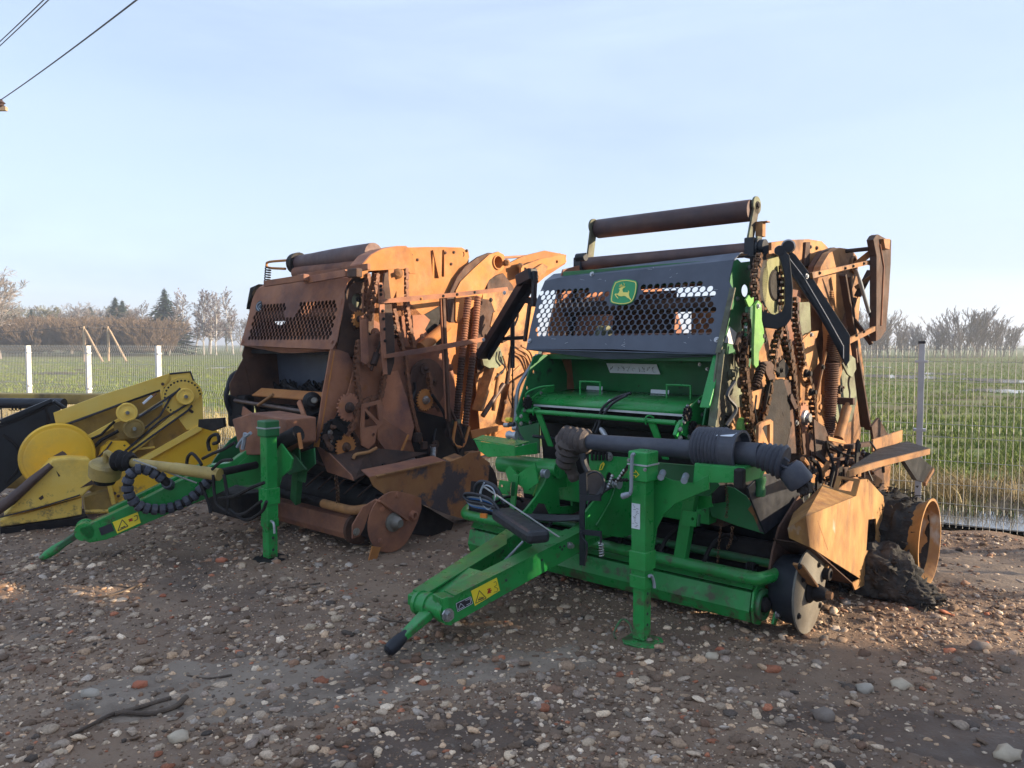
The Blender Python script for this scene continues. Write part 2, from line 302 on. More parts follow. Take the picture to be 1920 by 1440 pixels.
def gh(x, y):
    h = .030*noise.noise(Vector((x*.8, y*.8, 0)))+.022*noise.noise(Vector((x*2.3, y*2.3, 5)))+.010*noise.noise(Vector((x*7, y*7, 9)))+.008*noise.noise(Vector((x*17, y*17, 2)))
    k = min(1, max(0, (abs(y-fence_y(x)+.2)-0)/1.0)); 
    if x > 2.2: h += .035*noise.noise(Vector((x*1.7+y*.8, y*4, 11)))*min(1, (x-2.2))
    return h
# flat base for the whole country, the yard on top with real unevenness
V = [(-3000, -400, -.06), (3000, -400, -.06), (3000, 3200, -.06), (-3000, 3200, -.06)]
obj('field', G().raw(V, [(0, 1, 2, 3)]), FIELD)['kind'] = 'structure'
def yard():
    xs = np.concatenate([np.arange(-16, -9, .25), np.arange(-9, -5, .08), np.arange(-5, 5.5, .04), np.arange(5.5, 7.5, .08), np.arange(7.5, 16, .25)]); nv = 270
    ts = np.linspace(0, 1, nv); VV = []; 
    for t in ts:
        for x in xs:
            y1 = fence_y(x)+.25; y = 1.0+(y1-1.0)*(t**1.35); z = gh(x, y)
            if t > .985: z -= .07
            VV.append((x, y, z))
    m = len(xs); I = np.arange((nv-1)*m).reshape(nv-1, m)[:, :-1].ravel(); Q = np.stack([I, I+1, I+m+1, I+m], 1)
    o = nmesh('ground', VV, Q, SOIL, True, kind='structure')
    g = G(); g.raw([(-40, -40, -.03), (40, -40, -.03), (40, 1.0, -.03), (-40, 1.0, -.03)], [(0, 1, 2, 3)]); g.raw([(16, 1.0, -.03), (40, 1, -.03), (40, fence_y(40)+0, -.03), (16, 1.0-.0, -.03)], [(0, 1, 2)]); obj('yard_apron', g, SOIL)['kind'] = 'structure'
yard()
SAND = pmat('dried_pale_mud', (.30, .235, .175), (.22, .165, .12), 3, .9, 0, 1.0, 30, dirt=(.12, .085, .06), dpos=(.5, .62), damt=.9, dscale=2)
def sheet_patch(name, mat, cx, cy, rx, ry, rot, lift, seed):
    c, s = math.cos(rot), math.sin(rot); V_ = []; n = 60
    for j in range(n):
        for i in range(n):
            a, b = (i/(n-1)*2-1)*1.25, (j/(n-1)*2-1)*1.25; x, y = cx+a*rx*c-b*ry*s, cy+a*rx*s+b*ry*c; e = 1-math.hypot(a, b)+.35*noise.noise(Vector((x*1.5, y*1.5, seed)))+.2*noise.noise(Vector((x*5, y*5, seed))); V_.append((x, y, gh(x, y)+max(-.05, min(lift, e*.05))))
    I = np.arange((n-1)*n).reshape(n-1, n)[:, :-1].ravel(); nmesh(name, V_, np.stack([I, I+1, I+n+1, I+n], 1), mat, True, kind='structure')
sheet_patch('sandy_mud_patch', SAND, 3.6, 5.35, 1.3, .62, -.5, .008, 50); sheet_patch('sandy_mud_patch', SAND, -.9, 3.6, 1.1, .35, .25, .003, 51)
DARKM = pmat('damp_dark_mud', (.075, .048, .032), (.12, .078, .052), 4, .6, 0, 1.0, 40)
sheet_patch('damp_mud_patch', DARKM, .25, 2.35, .55, .28, .3, .003, 52); sheet_patch('damp_mud_patch', DARKM, 1.9, 3.0, .9, .22, -.25, .003, 53); sheet_patch('damp_mud_patch', DARKM, -.4, 3.0, .5, .2, .4, .003, 54)
# ditch verge behind the fence
VV = []; nx = 240
for j in range(14):
    for i in range(nx):
        x = -22+i*.2; d = .2+j*.26; y = fence_y(x)+d
        z = .02+.10*math.exp(-((d-2.1)/.7)**2)+.05*noise.noise(Vector((x*1.3, y*1.3, 3)))+.03*noise.noise(Vector((x*4, y*4, 3)))-.06*math.exp(-((d-.5)/.35)**2)
        if j == 13: z = -.07
        VV.append((x, y, z))
I = np.arange(13*nx).reshape(13, nx)[:, :-1].ravel(); nmesh('ditch_bank', VV, np.stack([I, I+1, I+nx+1, I+nx], 1), VERGE, True, kind='structure')
PUD = []
def puddle(cx, cy, rx, ry, z, seed, rot=0):
    p = []
    for i in range(40):
        a = 2*math.pi*i/40; k = 1+.35*noise.noise(Vector((math.cos(a)*1.5, math.sin(a)*1.5, seed))); x, y = rx*k*math.cos(a), ry*k*math.sin(a); p.append((cx+x*math.cos(rot)-y*math.sin(rot), cy+x*math.sin(rot)+y*math.cos(rot), z))
    obj('puddle', G().raw(p, [tuple(range(40))]), WATER)['kind'] = 'structure'
puddle(4.35, fence_y(4.35)+.62, 1.4, .40, .032, 1, -.52); 
for i, (px, py, w, h) in enumerate(((1680, 706, 70, 3.2), (1760, 701, 40, 2), (1880, 714, 60, 4.2), (1875, 733, 55, 3), (1640, 688, 20, 1.2), (100, 700, 60, 1.5), (410, 690, 20, 1), (170, 693, 40, 1))):
    c = gpt(px, py, -.05); d = c.y/F; PUD.append((c.x, c.y, w*d*1.1, h*d*c.y/1.6*1.25)); puddle(*PUD[-1], -.045, 3+i)
# --- stones: crushed rubble lying all over the yard
STONE = vcmat('rubble_stone')
def ico(sub):
    import bmesh
    bm = bmesh.new(); bmesh.ops.create_icosphere(bm, subdivisions=sub, radius=1); v = np.array([q.co[:] for q in bm.verts]); f = np.array([[q.index for q in p.verts] for p in bm.faces]); bm.free(); return v, f
I1, I2 = ico(1), ico(2)
PAL = np.array([(.30, .27, .24), (.22, .20, .185), (.40, .36, .31), (.15, .14, .135), (.26, .21, .17), (.34, .27, .21), (.12, .085, .07), (.20, .18, .175), (.50, .47, .43), (.06, .055, .055), (.24, .11, .075), (.19, .13, .10), (.25, .245, .25)])
PAL = PAL*np.array([1.20, 1.0, .80])*1.4
PW = np.array([.15, .15, .09, .10, .12, .08, .07, .09, .03, .04, .025, .04, .055]); PW /= PW.sum()
CL = .38
def stones(name, n, ymin, ymax, smin, smax, base, mat, dens=None):
    bv, bf = base; Vs = []; Fs = []; Cs = []; cnt = 0; pr = []
    for _ in range(12):
        q = bv.copy(); q *= (1+rng.uniform(-.27, .27, (len(q), 1))); q *= rng.uniform(.6, 1.25, 3)*np.array([1.25, .95, .55]); pr.append(q)
    while cnt < n:
        y = ymin+(ymax-ymin)*rng.random()**1.15; x = rng.uniform(-.78*y-.4, .78*y+.4)
        if y > fence_y(x)-.05: continue
        d = .1+noise.noise(Vector((x*.75, y*.75, 20)))+.6*noise.noise(Vector((x*2.6, y*2.6, 31)))
        if d*1.5 < rng.uniform(-.7, .6) - (.22 if x < 0 else 0): continue
        s = smin*(smax/smin)**(rng.random()**2.6)*.56
        a = rng.uniform(0, 6.283); c, sn = math.cos(a), math.sin(a); q = pr[rng.integers(12)]*s; tx = rng.uniform(-.5, .5)
        yz = q[:, 1]*math.cos(tx)-q[:, 2]*math.sin(tx); zz = q[:, 1]*math.sin(tx)+q[:, 2]*math.cos(tx)
        Vs.append(np.stack([q[:, 0]*c-yz*sn+x, q[:, 0]*sn+yz*c+y, zz+gh(x, y)+s*rng.uniform(-.1, .3)], 1)); Fs.append(bf+cnt*len(bv))
        col = (np.array([.21, .14, .095]) if rng.random() < CL else PAL[rng.choice(len(PAL), p=PW)])*rng.uniform(.65, 1.2); Cs.append(np.tile(col, (len(bv), 1))); cnt += 1
    nmesh(name, np.concatenate(Vs), np.concatenate(Fs), mat, False, np.concatenate(Cs), 'stuff', label, 'gravel')
label = 'small crushed stones and grit covering the muddy yard'; I0 = (I1[0][:12], None)
I0v, I0f = ico(1)
import bmesh as _bm
stones('gravel', 38000, 1.9, 9.5, .009, .027, (I0v, I0f), STONE); label = 'larger grey and brown rubble stones lying in the mud of the yard'
CL = .28
stones('rubble', 9000, 1.8, 8.5, .022, .056, ico(2), STONE)
label = 'fine grit between the stones in the foreground'; stones('grit', 24000, 1.7, 5.5, .005, .014, ico(1), STONE)
def rock(name, px, py, size, col, lab, cat='stone', seed=0, flat=.6, grp=None):
    c = gpt(px, py); v, f = ico(2); q = [Vector(p)*(1+.38*noise.fractal(Vector(p)*1.7+Vector((seed, 0, 0)), .8, 2, 3)) for p in v]; q = [(p.x*size, p.y*size*.8, max(p.z, -.55)*size*flat) for p in q]
    o = nmesh(name, q, f, col, False); o.location = (c.x, c.y, gh(c.x, c.y)+size*flat*.4); return tag(o, lab, cat, grp)
PALE = pmat('pale_boulder', (.54, .45, .33), (.42, .34, .25), 12, .8, 0, .3, 80, dirt=(.22, .22, .20), dpos=(.5, .7)); BRK = pmat('brownish_boulder', (.20, .15, .12), (.26, .21, .17), 14, .85, 0, .5, 80)
GRK = pmat('grey_boulder', (.36, .31, .25), (.44, .38, .31), 14, .85, 0, .4, 80)
rock('pale_stone', 1690, 1285, .048, PALE, 'smooth pale stone lying on the lit gravel right of the green-front baler', seed=1); rock('clod', 1838, 1218, .052, BRK, 'brown blocky clod at the right edge of the yard', 'clod', 2)
rock('stone', 1545, 1350, .055, BRK, 'brown stone in the foreground mud below the baler, with a pale chip beside it', seed=3); rock('stone', 1890, 1425, .05, PALE, 'pale chalky stone in the bottom right corner', seed=4); rock('stone', 1335, 1235, .036, PALE, 'pale flat stone near the baler jack foot', seed=5); rock('stone', 1622, 1292, .045, GRK, 'grey stone to the left of the smooth pale stone', seed=6)
rock('stone', 170, 1308, .040, GRK, 'light oval stone beside the branch at bottom left', seed=7); rock('stone', 335, 1385, .044, PALE, 'cream stone in front of the branch at bottom left', seed=8)
rock('brick_fragment', 262, 1290, .034, REDB, 'red brick fragment lying above the branch at bottom left', 'brick', 9); rock('brick_fragment', 415, 1055, .04, REDB, 'red brick fragment left of the burnt baler jack foot', 'brick', 10); rock('brick_fragment', 1350, 1222, .025, REDB, 'small orange brick chip right of the green jack foot', 'brick', 11); rock('brick_fragment', 305, 1118, .022, REDB, 'small orange brick chip on the open mud at left', 'brick', 12)
BARK = pmat('grey_brown_bark', (.10, .07, .05), (.17, .125, .09), 20, .9, 0, .5, 120, dirt=(.05, .035, .03), dpos=(.45, .65))
def stick(pts, r0, r1, lab, grp=None, name='stick'):
    q = [gpt(*p) for p in pts]; q = [Vector((p.x, p.y, gh(p.x, p.y)+r0*1.1)) for p in q]; q = catmull(q, 5); n = len(q)
    return tag(obj(name, G().tube(q, [r0+(r1-r0)*i/n for i in range(n)], 8), BARK, smooth=True), lab, 'stick', grp)
b_ = stick([(350, 1312), (325, 1328), (280, 1340), (220, 1342), (170, 1365), (130, 1390)], .013, .006, 'forked brown branch lying on the stones at bottom left', name='branch'); c_ = obj('branch_fork', G().tube(catmull([Vector((p.x, p.y, gh(p.x, p.y)+.012)) for p in [gpt(320, 1312), gpt(270, 1328), (gpt(215, 1345))]], 5), .010, 8), BARK, b_, True)
stick([(265, 1095), (225, 1112), (165, 1128)], .008, .004, 'long thin stick on the mud left of the drawbar tips'); stick([(185, 1090), (205, 1096), (245, 1100)], .006, .004, 'short dark twig ending at an orange brick chip'); stick([(600, 1092), (545, 1102), (480, 1108)], .006, .003, 'thin twig on the gravel below the burnt baler jack'); stick([(690, 1155), (730, 1166), (790, 1168), (860, 1158)], .007, .004, 'curved brown twig passing behind the green hitch'); stick([(435, 1268), (390, 1273), (350, 1265)], .006, .003, 'pale curved twig above the branch at bottom left')
stick([(1740, 1225), (1715, 1212)], .006, .003, 'short dark twig on the sunlit gravel at right')
# --- wire mesh fence
WIRE = pmat('galvanised_wire', (.40, .41, .39), (.46, .47, .45), 20, .6, .2, 0); POSTR = pmat('galvanised_post', (.40, .43, .47), (.48, .51, .55), 6, .4, .45, .02)
FE_ = bpy.data.objects.new('mesh_fence', None); COL.objects.link(FE_); FE_.location = (3.54, fence_y(3.54), 0); tag(FE_, 'galvanised wire mesh fence on posts along the field', 'fence')
fd = Vector((1, -.58, 0)).normalized(); fn = Vector((.58, 1, 0)).normalized()
def fobj(name, g, mat, parent=FE_, **k):
    o = obj(name, g, mat, parent, **k)
    if parent is FE_: o.matrix_parent_inverse = Matrix.Translation(-FE_.location)
    return o
px_ = [7.9, 6.6, 5.1, 3.54, 2.04, .55, -.95, -2.30, -3.72, -5.42, -7.0, -8.56, -10.2, -11.9, -13.6, -15.4, -17.2]
FH = 1.56
def zig(z):
    for zc in (FH-.055, .86, .18):
        if abs(z-zc) < .055: return -.028*(1-abs(z-zc)/.055)
    return 0
zs = [.03, .125, .18, .235, .805, .86, .915, FH-.11, FH-.055, FH-.005, FH+.025]
for a, b in zip(px_[:-1], px_[1:]):
    pa, pb = Vector((a, fence_y(a), 0)), Vector((b, fence_y(b), 0)); L_ = (pa-pb).length; n = int(L_/.05); g = G(); d = (pb-pa).normalized()
    w = .0026
    for i in range(1, n+1):
        c = pa+d*(L_*i/(n+1)); v = []
        for z in zs: cc = c+fn*zig(z)+Vector((0, 0, z)); v += [cc-d*w, cc+fn*w, cc+d*w, cc-fn*w]
        f = []
        for k in range(len(zs)-1):
            for j in range(4): f.append((k*4+j, k*4+(j+1) % 4, k*4+(j+1) % 4+4, k*4+j+4))
        g.raw(v, f)
    for z in (.055, .125, .235, .40, .60, .805, .915, 1.08, 1.28, FH-.11, FH-.0): g.beam(pa+Vector((0, 0, z))+fn*(.004+zig(z)), pb+Vector((0, 0, z))+fn*(.004+zig(z)), .004, .004)
    o = fobj('mesh_panel', g, WIRE)
for i, a in enumerate(px_):
    c = Vector((a, fence_y(a), 0))-fn*.03; far = a < -1; m_ = CONC if far else POSTR
    g = G().beam(c, c+Z1*(1.60 if not far else 1.575), .048 if not far else .075, .05, fd); p_ = fobj('fence_post', g, m_, bevel=.004)
    fobj('post_cap', G().beam(c+Z1*1.603, c+Z1*1.625, .06, .055, fd) if not far else G().beam(c+Z1*1.577, c+Z1*1.585, .08, .055, fd), INK if not far else SOOT, p_)
    for z in (.45, .86, 1.45): fobj('fence_clamp', G().beam(c+Z1*z-fd*.05-fn*.0, c+Z1*z+fd*.05, .07, .02, Z1), STEEL, p_)
# --- grasses
GR = vcmat('grass_blades', .7, 0, 20, .15)
def blades(name, n, pos, h, w, cols, lab, cat='grass', lean=.5, per=3):
    P = np.array([pos() for _ in range(n)]); P = np.repeat(P, per, 0)+np.c_[rng.normal(0, .012, (n*per, 2)), np.zeros(n*per)]; N_ = len(P); H_h = rng.uniform(h[0], h[1], N_); a = rng.uniform(0, 6.283, N_); ln_ = rng.uniform(.1, lean, N_)*H_h; b = rng.uniform(0, 6.283, N_)
    dx = np.c_[np.cos(a), np.sin(a), np.zeros(N_)]*(w*rng.uniform(.6, 1.3, N_))[:, None]; tip = P+np.c_[np.cos(b)*ln_, np.sin(b)*ln_, H_h]; mid = P+np.c_[np.cos(b)*ln_*.3, np.sin(b)*ln_*.3, H_h*.6]
    Vv = np.stack([P-dx, P+dx, mid+dx*.7, mid-dx*.7, tip, tip+dx*.1], 1).reshape(-1, 3); b0 = np.arange(N_)*6
    Q = np.concatenate([np.c_[b0, b0+1, b0+2, b0+3], np.c_[b0+3, b0+2, b0+5, b0+4]]); C = np.array(cols)[rng.integers(len(cols), size=N_)]*rng.uniform(.75, 1.2, (N_, 1)); nmesh(name, Vv, Q, GR, False, np.repeat(C, 6, 0), 'stuff', lab, cat)
def pv_(lo, hi, x0, x1, clump=0):
    def f():
        while True:
            x = rng.uniform(x0, x1); d = rng.uniform(lo, hi)
            if noise.noise(Vector((x*1.1, d*1.3, 40))) > -clump: return (x, fence_y(x)+d, .02)
    return f
blades('dry_grass', 4200, pv_(1.1, 3.2, 2.5, 9, .02), (.10, .34), .004, [(.42, .32, .15), (.34, .25, .11), (.50, .40, .21), (.20, .17, .06)], 'dry straw coloured grass tufts on the ditch bank behind the fence', lean=1.3)
blades('dry_grass', 5200, pv_(.4, 3.0, -17, -2.5, .25), (.12, .42), .006, [(.44, .35, .17), (.36, .28, .12), (.50, .42, .22)], 'dry straw coloured grass strip behind the fence at left', lean=1.1)
blades('verge_weeds', 2600, pv_(.6, 3.4, 2.5, 9, .1), (.05, .16), .004, [(.09, .13, .03), (.14, .15, .05), (.10, .07, .035)], 'low green weeds on the ditch bank behind the fence', lean=1)
def fpos(right):
    def f():
        while True:
            y = 7.5+75*rng.random()**2.6
            x = rng.uniform(.34, .74)*y if right else rng.uniform(-.76, -.30)*y
            if y > fence_y(x)+3.0 and noise.noise(Vector((x*.35, y*1.1, 60)))+.8*noise.noise(Vector((x*1.6, y*3.2, 61)))+rng.uniform(-.25, .25) > .0 and not any(((x-a)/c)**2+((y-b)/d)**2 < .8 for a, b, c, d in PUD): return (x, y, -.06)
    return f
CG = [(.14, .20, .022), (.18, .24, .03), (.10, .15, .02), (.22, .26, .06)]
blades('crop', 17000, fpos(True), (.05, .13), .007, CG, 'young green winter crop growing in the field at right', 'crop', 1.0, 4); blades('crop', 12000, fpos(False), (.05, .13), .010, CG, 'young green winter crop growing in the field at left', 'crop', 1.0, 3)
# --- trees
TW = pmat('winter_twigs', (.21, .18, .16), (.26, .225, .20), 2, .9, 0, 0); TWB = pmat('brown_twigs', (.155, .11, .07), (.21, .145, .09), 2, .9, 0, 0); BIR = pmat('birch_bark', (.36, .34, .31), (.48, .45, .42), 1.5, .8, 0, 0, spot=(.12, .10, .09), spos=(.62, .66), sscale=3); BTW = pmat('birch_twigs', (.16, .12, .11), (.20, .155, .145), 2, .9, 0, 0)
PINE = pmat('spruce_needles', (.016, .035, .016), (.03, .055, .024), 1.2, .9, 0, 0); GTW = pmat('olive_twigs', (.20, .19, .10), (.15, .14, .08), 2, .9, 0, 0)
MR = .028
def tree_arrays(seed, h, trunk_r, lv, nb, ang, ratio, up=.2, start=.25, crown=None):
    rd = random.Random(seed); trunk = ([], []); tw = ([], [])
    def seg(buf, a, b, ra, rb, n):
        v, f = buf; d = (b-a); o = len(v); 
        for p, r_ in ((a, ra), (b, rb)): v += [tuple(q) for q in ring(p, d, r_, n)]
        for j in range(n): f.append((o+j, o+(j+1) % n, o+(j+1) % n+n, o+j+n))
    def grow(p, d, L_, r_, l):
        ns = 5 if l == 0 else (3 if l < lv else 2); q = p; pts = [(p, r_)]
        for i in range(ns):
            d = (d+Vector((rd.uniform(-1, 1), rd.uniform(-1, 1), rd.uniform(-.4, 1)*.6))*(.10 if l == 0 else .22)+Z1*up*.3*(l > 0)).normalized(); q2 = q+d*(L_/ns); r2 = max(MR, r_*(1-(i+1)/ns*.75)); seg(trunk if l < 2 else tw, q, q2, max(MR, r_*(1-i/ns*.75)), r2, 5 if l == 0 else 3); q = q2; pts.append((q, r2))
        if l >= lv: return
        k = nb[l]
        for i in range(k):
            t = start+(1-start)*(i+rd.random())/k if l == 0 else rd.uniform(.2, 1.0); j = min(ns-1, int(t*ns)); fr = t*ns-j; a = pts[j][0].lerp(pts[j+1][0], min(1, fr)); az = rd.uniform(0, 6.283); an = R(rd.uniform(ang[0], ang[1])); x = d.orthogonal().normalized(); y = d.cross(x); nd = (d*math.cos(an)+(x*math.cos(az)+y*math.sin(az))*math.sin(an)).normalized()
            sc = (1-.65*max(0, t-.4)) if l == 0 else 1
            grow(a, nd, L_*ratio*rd.uniform(.7, 1.2)*sc, max(MR, pts[j][1]*.55), l+1)
    grow(Vector((0, 0, 0)), Z1, h*.9, trunk_r, 0); return trunk, tw
def tree_mesh(nm, mt, mw, **k):
    t, w = tree_arrays(**k); return mesh('trunk', _g(t), mt, True), mesh('crown', _g(w), mw)
def _g(b): g = G(); g.v, g.f = b; return g
def spruce(seed, h):
    rd = random.Random(seed); v, f = [], []; t = G().tube([(0, 0, 0), (0, 0, h)], [.16, .03], 6); n = int(h*5)
    for i in range(n):
        z = h*(.10+.89*i/n); Lb = (h-z)*.36+.2; nb = 11
        for j in range(nb):
            a = rd.uniform(0, 6.283); L2 = Lb*rd.uniform(.65, 1.15); d = Vector((math.cos(a), math.sin(a), -.22)); s = Vector((-math.sin(a), math.cos(a), 0))
            for k in range(5):
                p = Vector((0, 0, z))+d*(L2*(k+.5)/5); ww = L2*.22*(1-.12*k); e = Vector((rd.uniform(-.1, .1), rd.uniform(-.1, .1), rd.uniform(-.25, .05)*1.3)); o = len(v)
                v += [tuple(p-d*L2*.12), tuple(p+s*ww+e), tuple(p+d*L2*.2+e*.5), tuple(p-s*ww+e)]; f.append((o, o+1, o+2, o+3))
    return mesh('trunk', t, BARK), mesh('crown', _g((v, f)), PINE)
BIRCHES = [tree_mesh('b', BIR, BTW, seed=s, h=1, trunk_r=.014, lv=3, nb=(26, 8, 6), ang=(20, 50), ratio=.24, up=.5, start=.25) for s in ()] 
def birch(s, h): return tree_mesh('b', BIR, BTW, seed=s, h=h, trunk_r=.15, lv=3, nb=(54, 12, 8), ang=(24, 58), ratio=.21, up=.25, start=.2)
def oak(s, h, mt=TW, mw=TW): return tree_mesh('o', mt, mw, seed=s, h=h*.85, trunk_r=.30, lv=4, nb=(13, 6, 5, 4), ang=(25, 62), ratio=.50, up=.25, start=.22)
def shrub(s, h, mw=TWB, st=.02):
    rd = random.Random(s); b1 = ([], []); g = G(); gt = G()
    for i in range(16):
        t, w = tree_arrays(s*31+i, h*rd.uniform(.7, 1.05), .035, 2, (9, 7), (15, 42), .42, .3, .12); a = rd.uniform(0, 6.283); rr = rd.uniform(0, h*.35); off = Vector((math.cos(a)*rr, math.sin(a)*rr, 0)); lean = Vector((math.cos(a), math.sin(a), 0))*rd.uniform(.1, .5)
        for src, dst in ((t, gt), (w, g)): dst.raw([Vector(p)+off+lean*p[2] for p in src[0]], src[1])
    return mesh('stems', gt, mw), mesh('twigs', g, mw)
def place(name, meshes, px, dist, rot, lab, cat, grp, sc=1.0, base=-.06, wd=1.0):
    e = bpy.data.objects.new(name, None); COL.objects.link(e); e.location = ((px-960)/F*dist, dist, base); e.rotation_euler = (0, 0, rot); e.scale = (sc*wd, sc*wd, sc); tag(e, lab, cat, grp)
    for me in meshes:
        o = bpy.data.objects.new(me.name.split('.')[0], me); COL.objects.link(o); o.parent = e
        if 'stems' in me.name: o['kind'] = 'stuff'
    return e
def hgt(top, dist): return 1.66+(645-top)/F*dist
BM = [birch(s, 15) for s in (1, 2, 3)]; SM = [spruce(s, 12) for s in (5, 6)]; OM = [oak(8, 12), oak(9, 12), oak(12, 12, GTW, GTW)]; SH = [shrub(s, 5) for s in (1, 2)]; SH2 = [shrub(s, 5, TW) for s in (3, 4)]
def T_(name, M, h0, px, top, dist, lab, cat, grp, wd=1.0): return place(name, M, px, dist, random.uniform(0, 6), lab, cat, grp, hgt(top, dist)/h0, -.06, wd)
T_('bare_tree', OM[0], 12, -2, 505, 85, 'big bare spreading tree cut by the left edge', 'tree', None, 1.35)
for i in range(16): T_('bare_tree', OM[i % 3], 12, -40+i*33+random.uniform(-9, 9), random.uniform(566, 590) if i < 10 else random.uniform(585, 600), random.uniform(150, 185), 'one of the pale hazy bare trees in the far row behind the hedge', 'tree', 'far hazy bare trees behind the hedge', 1.3)
for px, top, d, l in ((345, 545, 118, 'slim birch just right of the tall dark spruce'), (367, 548, 120, 'leftmost birch of the tall cluster'), (383, 538, 116, 'birch in the left half of the tall cluster'), (395, 545, 122, 'birch in the middle of the tall cluster'), (406, 552, 115, 'birch with bright white trunk on the right of the cluster'), (438, 540, 118, 'lone birch standing clear of the cluster, left of the burnt baler'), (462, 565, 130, 'birch partly hidden behind the burnt baler panel'), (318, 560, 112, 'birch leaning in front of the tall dark spruce'), (270, 565, 135, 'pale birch between the two spruce groups'), (285, 568, 138, 'pale birch just left of the tall dark spruce'), (252, 568, 140, 'pale birch right of the dense spruce pair')): T_('birch_tree', BM[px % 3], 15, px, top, d, l, 'tree', 'bare birches beyond the field', 1.3)
for px, top, d, l in ((311, 540, 115, 'tallest dark spruce beyond the field'), (219, 556, 120, 'left spruce of the dense dark pair'), (232, 562, 124, 'right spruce of the dense dark pair'), (172, 574, 135, 'small dark spruce above the brown hedge'), (163, 582, 136, 'smallest dark spruce, left of another small one'), (62, 578, 125, 'dark spruce near the left edge trees'), (30, 588, 128, 'dark spruce beside the big bare tree')): T_('spruce_tree', SM[px % 2], 12, px, top, d, l, 'tree', 'dark spruces beyond the field', 1.5)
for px, top, d, l, k in ((93, 568, 128, 'olive tinged bare tree near the left edge', 2), (135, 570, 130, 'reddish bare tree left of the small spruces', 1), (192, 576, 140, 'low bare tree right of the small spruces', 0), (240, 580, 112, 'bare bushy tree in front of the dense spruce pair', 1), (115, 580, 140, 'pale bare tree between two rounder ones', 0)): T_('bare_tree', OM[k], 12, px, top, d, l, 'tree', 'bare trees beyond the field', 1.25)
# hedge thicket at left (one mass) and single bushes at right
g = G(); rd = random.Random(77); hv = []; hf = []; off = 0
srcs = [(np.array([v.co[:] for v in m.vertices]), np.array([list(p.vertices) for p in m.polygons])) for m in (SH[0][1], SH[1][1], SH[0][0])]
for i in range(74):
    px = -90+i*5.4+rd.uniform(-4, 4); d = rd.uniform(101, 112); tp = 603+7*noise.noise(Vector((px*.02, 0, 0)))+6*noise.noise(Vector((px*.07, 3, 0))); 
    if px > 300: tp = 622+rd.uniform(-3, 8)
    s = hgt(tp, d)/5.2; v, f = srcs[rd.choice((0, 1))]; a = rd.uniform(0, 6.28); c, sn = math.cos(a), math.sin(a)
    hv.append(np.c_[(v[:, 0]*c-v[:, 1]*sn)*s*1.3+(px-960)/F*d, (v[:, 0]*sn+v[:, 1]*c)*s+d, v[:, 2]*s-.06]); hf.append(f+off); off += len(v)
nmesh('hedge', np.concatenate(hv), np.concatenate(hf), TWB, False, None, 'stuff', 'brown leafless hedge thicket in front of the far trees at left', 'hedge')
for px, top, d, l in ((1612, 582, 88, 'bare bush half behind the rear frame of the green-front baler'), (1668, 602, 92, 'bare bush just left of the metal fence post'), (1740, 609, 100, 'small bare bush right of the metal fence post'), (1802, 582, 95, 'tallest bare bush at right'), (1842, 598, 96, 'bare bush on the right shoulder of the tallest one'), (1878, 612, 100, 'low bare bush at the right end of the row'), (1640, 606, 96, 'low bare bush between two bigger ones at right'), (1775, 604, 93, 'bare bush left of the tallest one at right'), (1708, 618, 98, 'lowest bare bush directly behind the metal fence post')): T_('bare_bush', SH2[px % 2], 5.2, px, top, d, l, 'bush', 'bare bushes beyond the right field')
obj('far_woods', G().box((1400, 1900, 4), 1500, 30, 22).box((-1500, 2100, 4), 1200, 30, 24).box((120, 2300, 3), 900, 30, 18), PINE)['kind'] = 'structure'
# --- wooden poles with braces and their lines
POLE = pmat('weathered_pole_wood', (.36, .26, .17), (.44, .33, .22), 8, .85, 0, .1)
def upole(px, d, top, lab):
    e = bpy.data.objects.new('utility_pole', None); COL.objects.link(e); e.location = ((px-960)/F*d, d, -.06); tag(e, lab, 'pole', 'braced wooden poles in the left field'); h = hgt(top, d)
    obj('pole', G().tube([(0, 0, 0), (0, 0, h)], [.13, .10], 8), POLE, e); obj('brace', G().tube([(2.0, -.6, 0), (.1, 0, h*.93)], [.11, .09], 8), POLE, e); obj('cross_arm', G().beam((-.45, 0, h-.25), (.45, 0, h-.25), .1, .1), SOOT, e)
    for x in (-.4, 0, .4): obj('insulator', G().lathe((x, 0, h-.2), (x, 0, h+.02), [(0, .04), (.5, .06), (1, .03)], 8), SOOT, e)
    return Vector((e.location.x, d, h-.06))
pa = upole(159, 72, 612, 'left of the two braced wooden poles in the field'); pb = upole(204, 74, 612, 'right of the two braced wooden poles in the field')
def wire(a, b, sag, r_, lab, grp=None):
    a, b = Vector(a), Vector(b); q = [a.lerp(b, t/24)-Z1*(sag*4*(t/24)*(1-t/24)) for t in range(25)]; return tag(obj('overhead_wire', G().tube(q, r_, 6), INK, smooth=True), lab, 'wire', grp)
wire(pa, pa+Vector((-34, 4, .2)), .8, .022, 'thin line sagging left from the left braced pole'); wire(pb, pb+Vector((60, 34, .6)), .8, .022, 'thin line running right from the right braced pole'); wire(pa, pb, .1, .022, 'thin line between the two braced poles')
def wline(p0, d0, p1, d1, lab, grp=None):
    a, b = wpt(*p0, d0), wpt(*p1, d1); b = b+(b-a)*.5; a = a-(b-a)*1.5*(p0[0] < 0); return wire(a, b, .05, .010, lab, grp)
w_ = wline((2, 187), 16, (246, 0), 9, 'single overhead wire running from the insulator at the left edge to the top')
wline((-4, 85), 16.6, (90, -2), 13, 'upper of the two close overhead wires in the top left corner'); wline((-4, 77), 16.8, (82, -3), 13.2, 'lower of the two close overhead wires in the top left corner') 
c = wpt(1, 191, 16); tag(obj('insulator', G().lathe(c-Z1*.12, c+Z1*.05, [(0, .05), (.2, .09), (.4, .05), (.6, .09), (.8, .05), (1, .03)], 14), BROWNR, smooth=True), 'dark red insulator at the left edge holding the overhead wire', 'insulator')
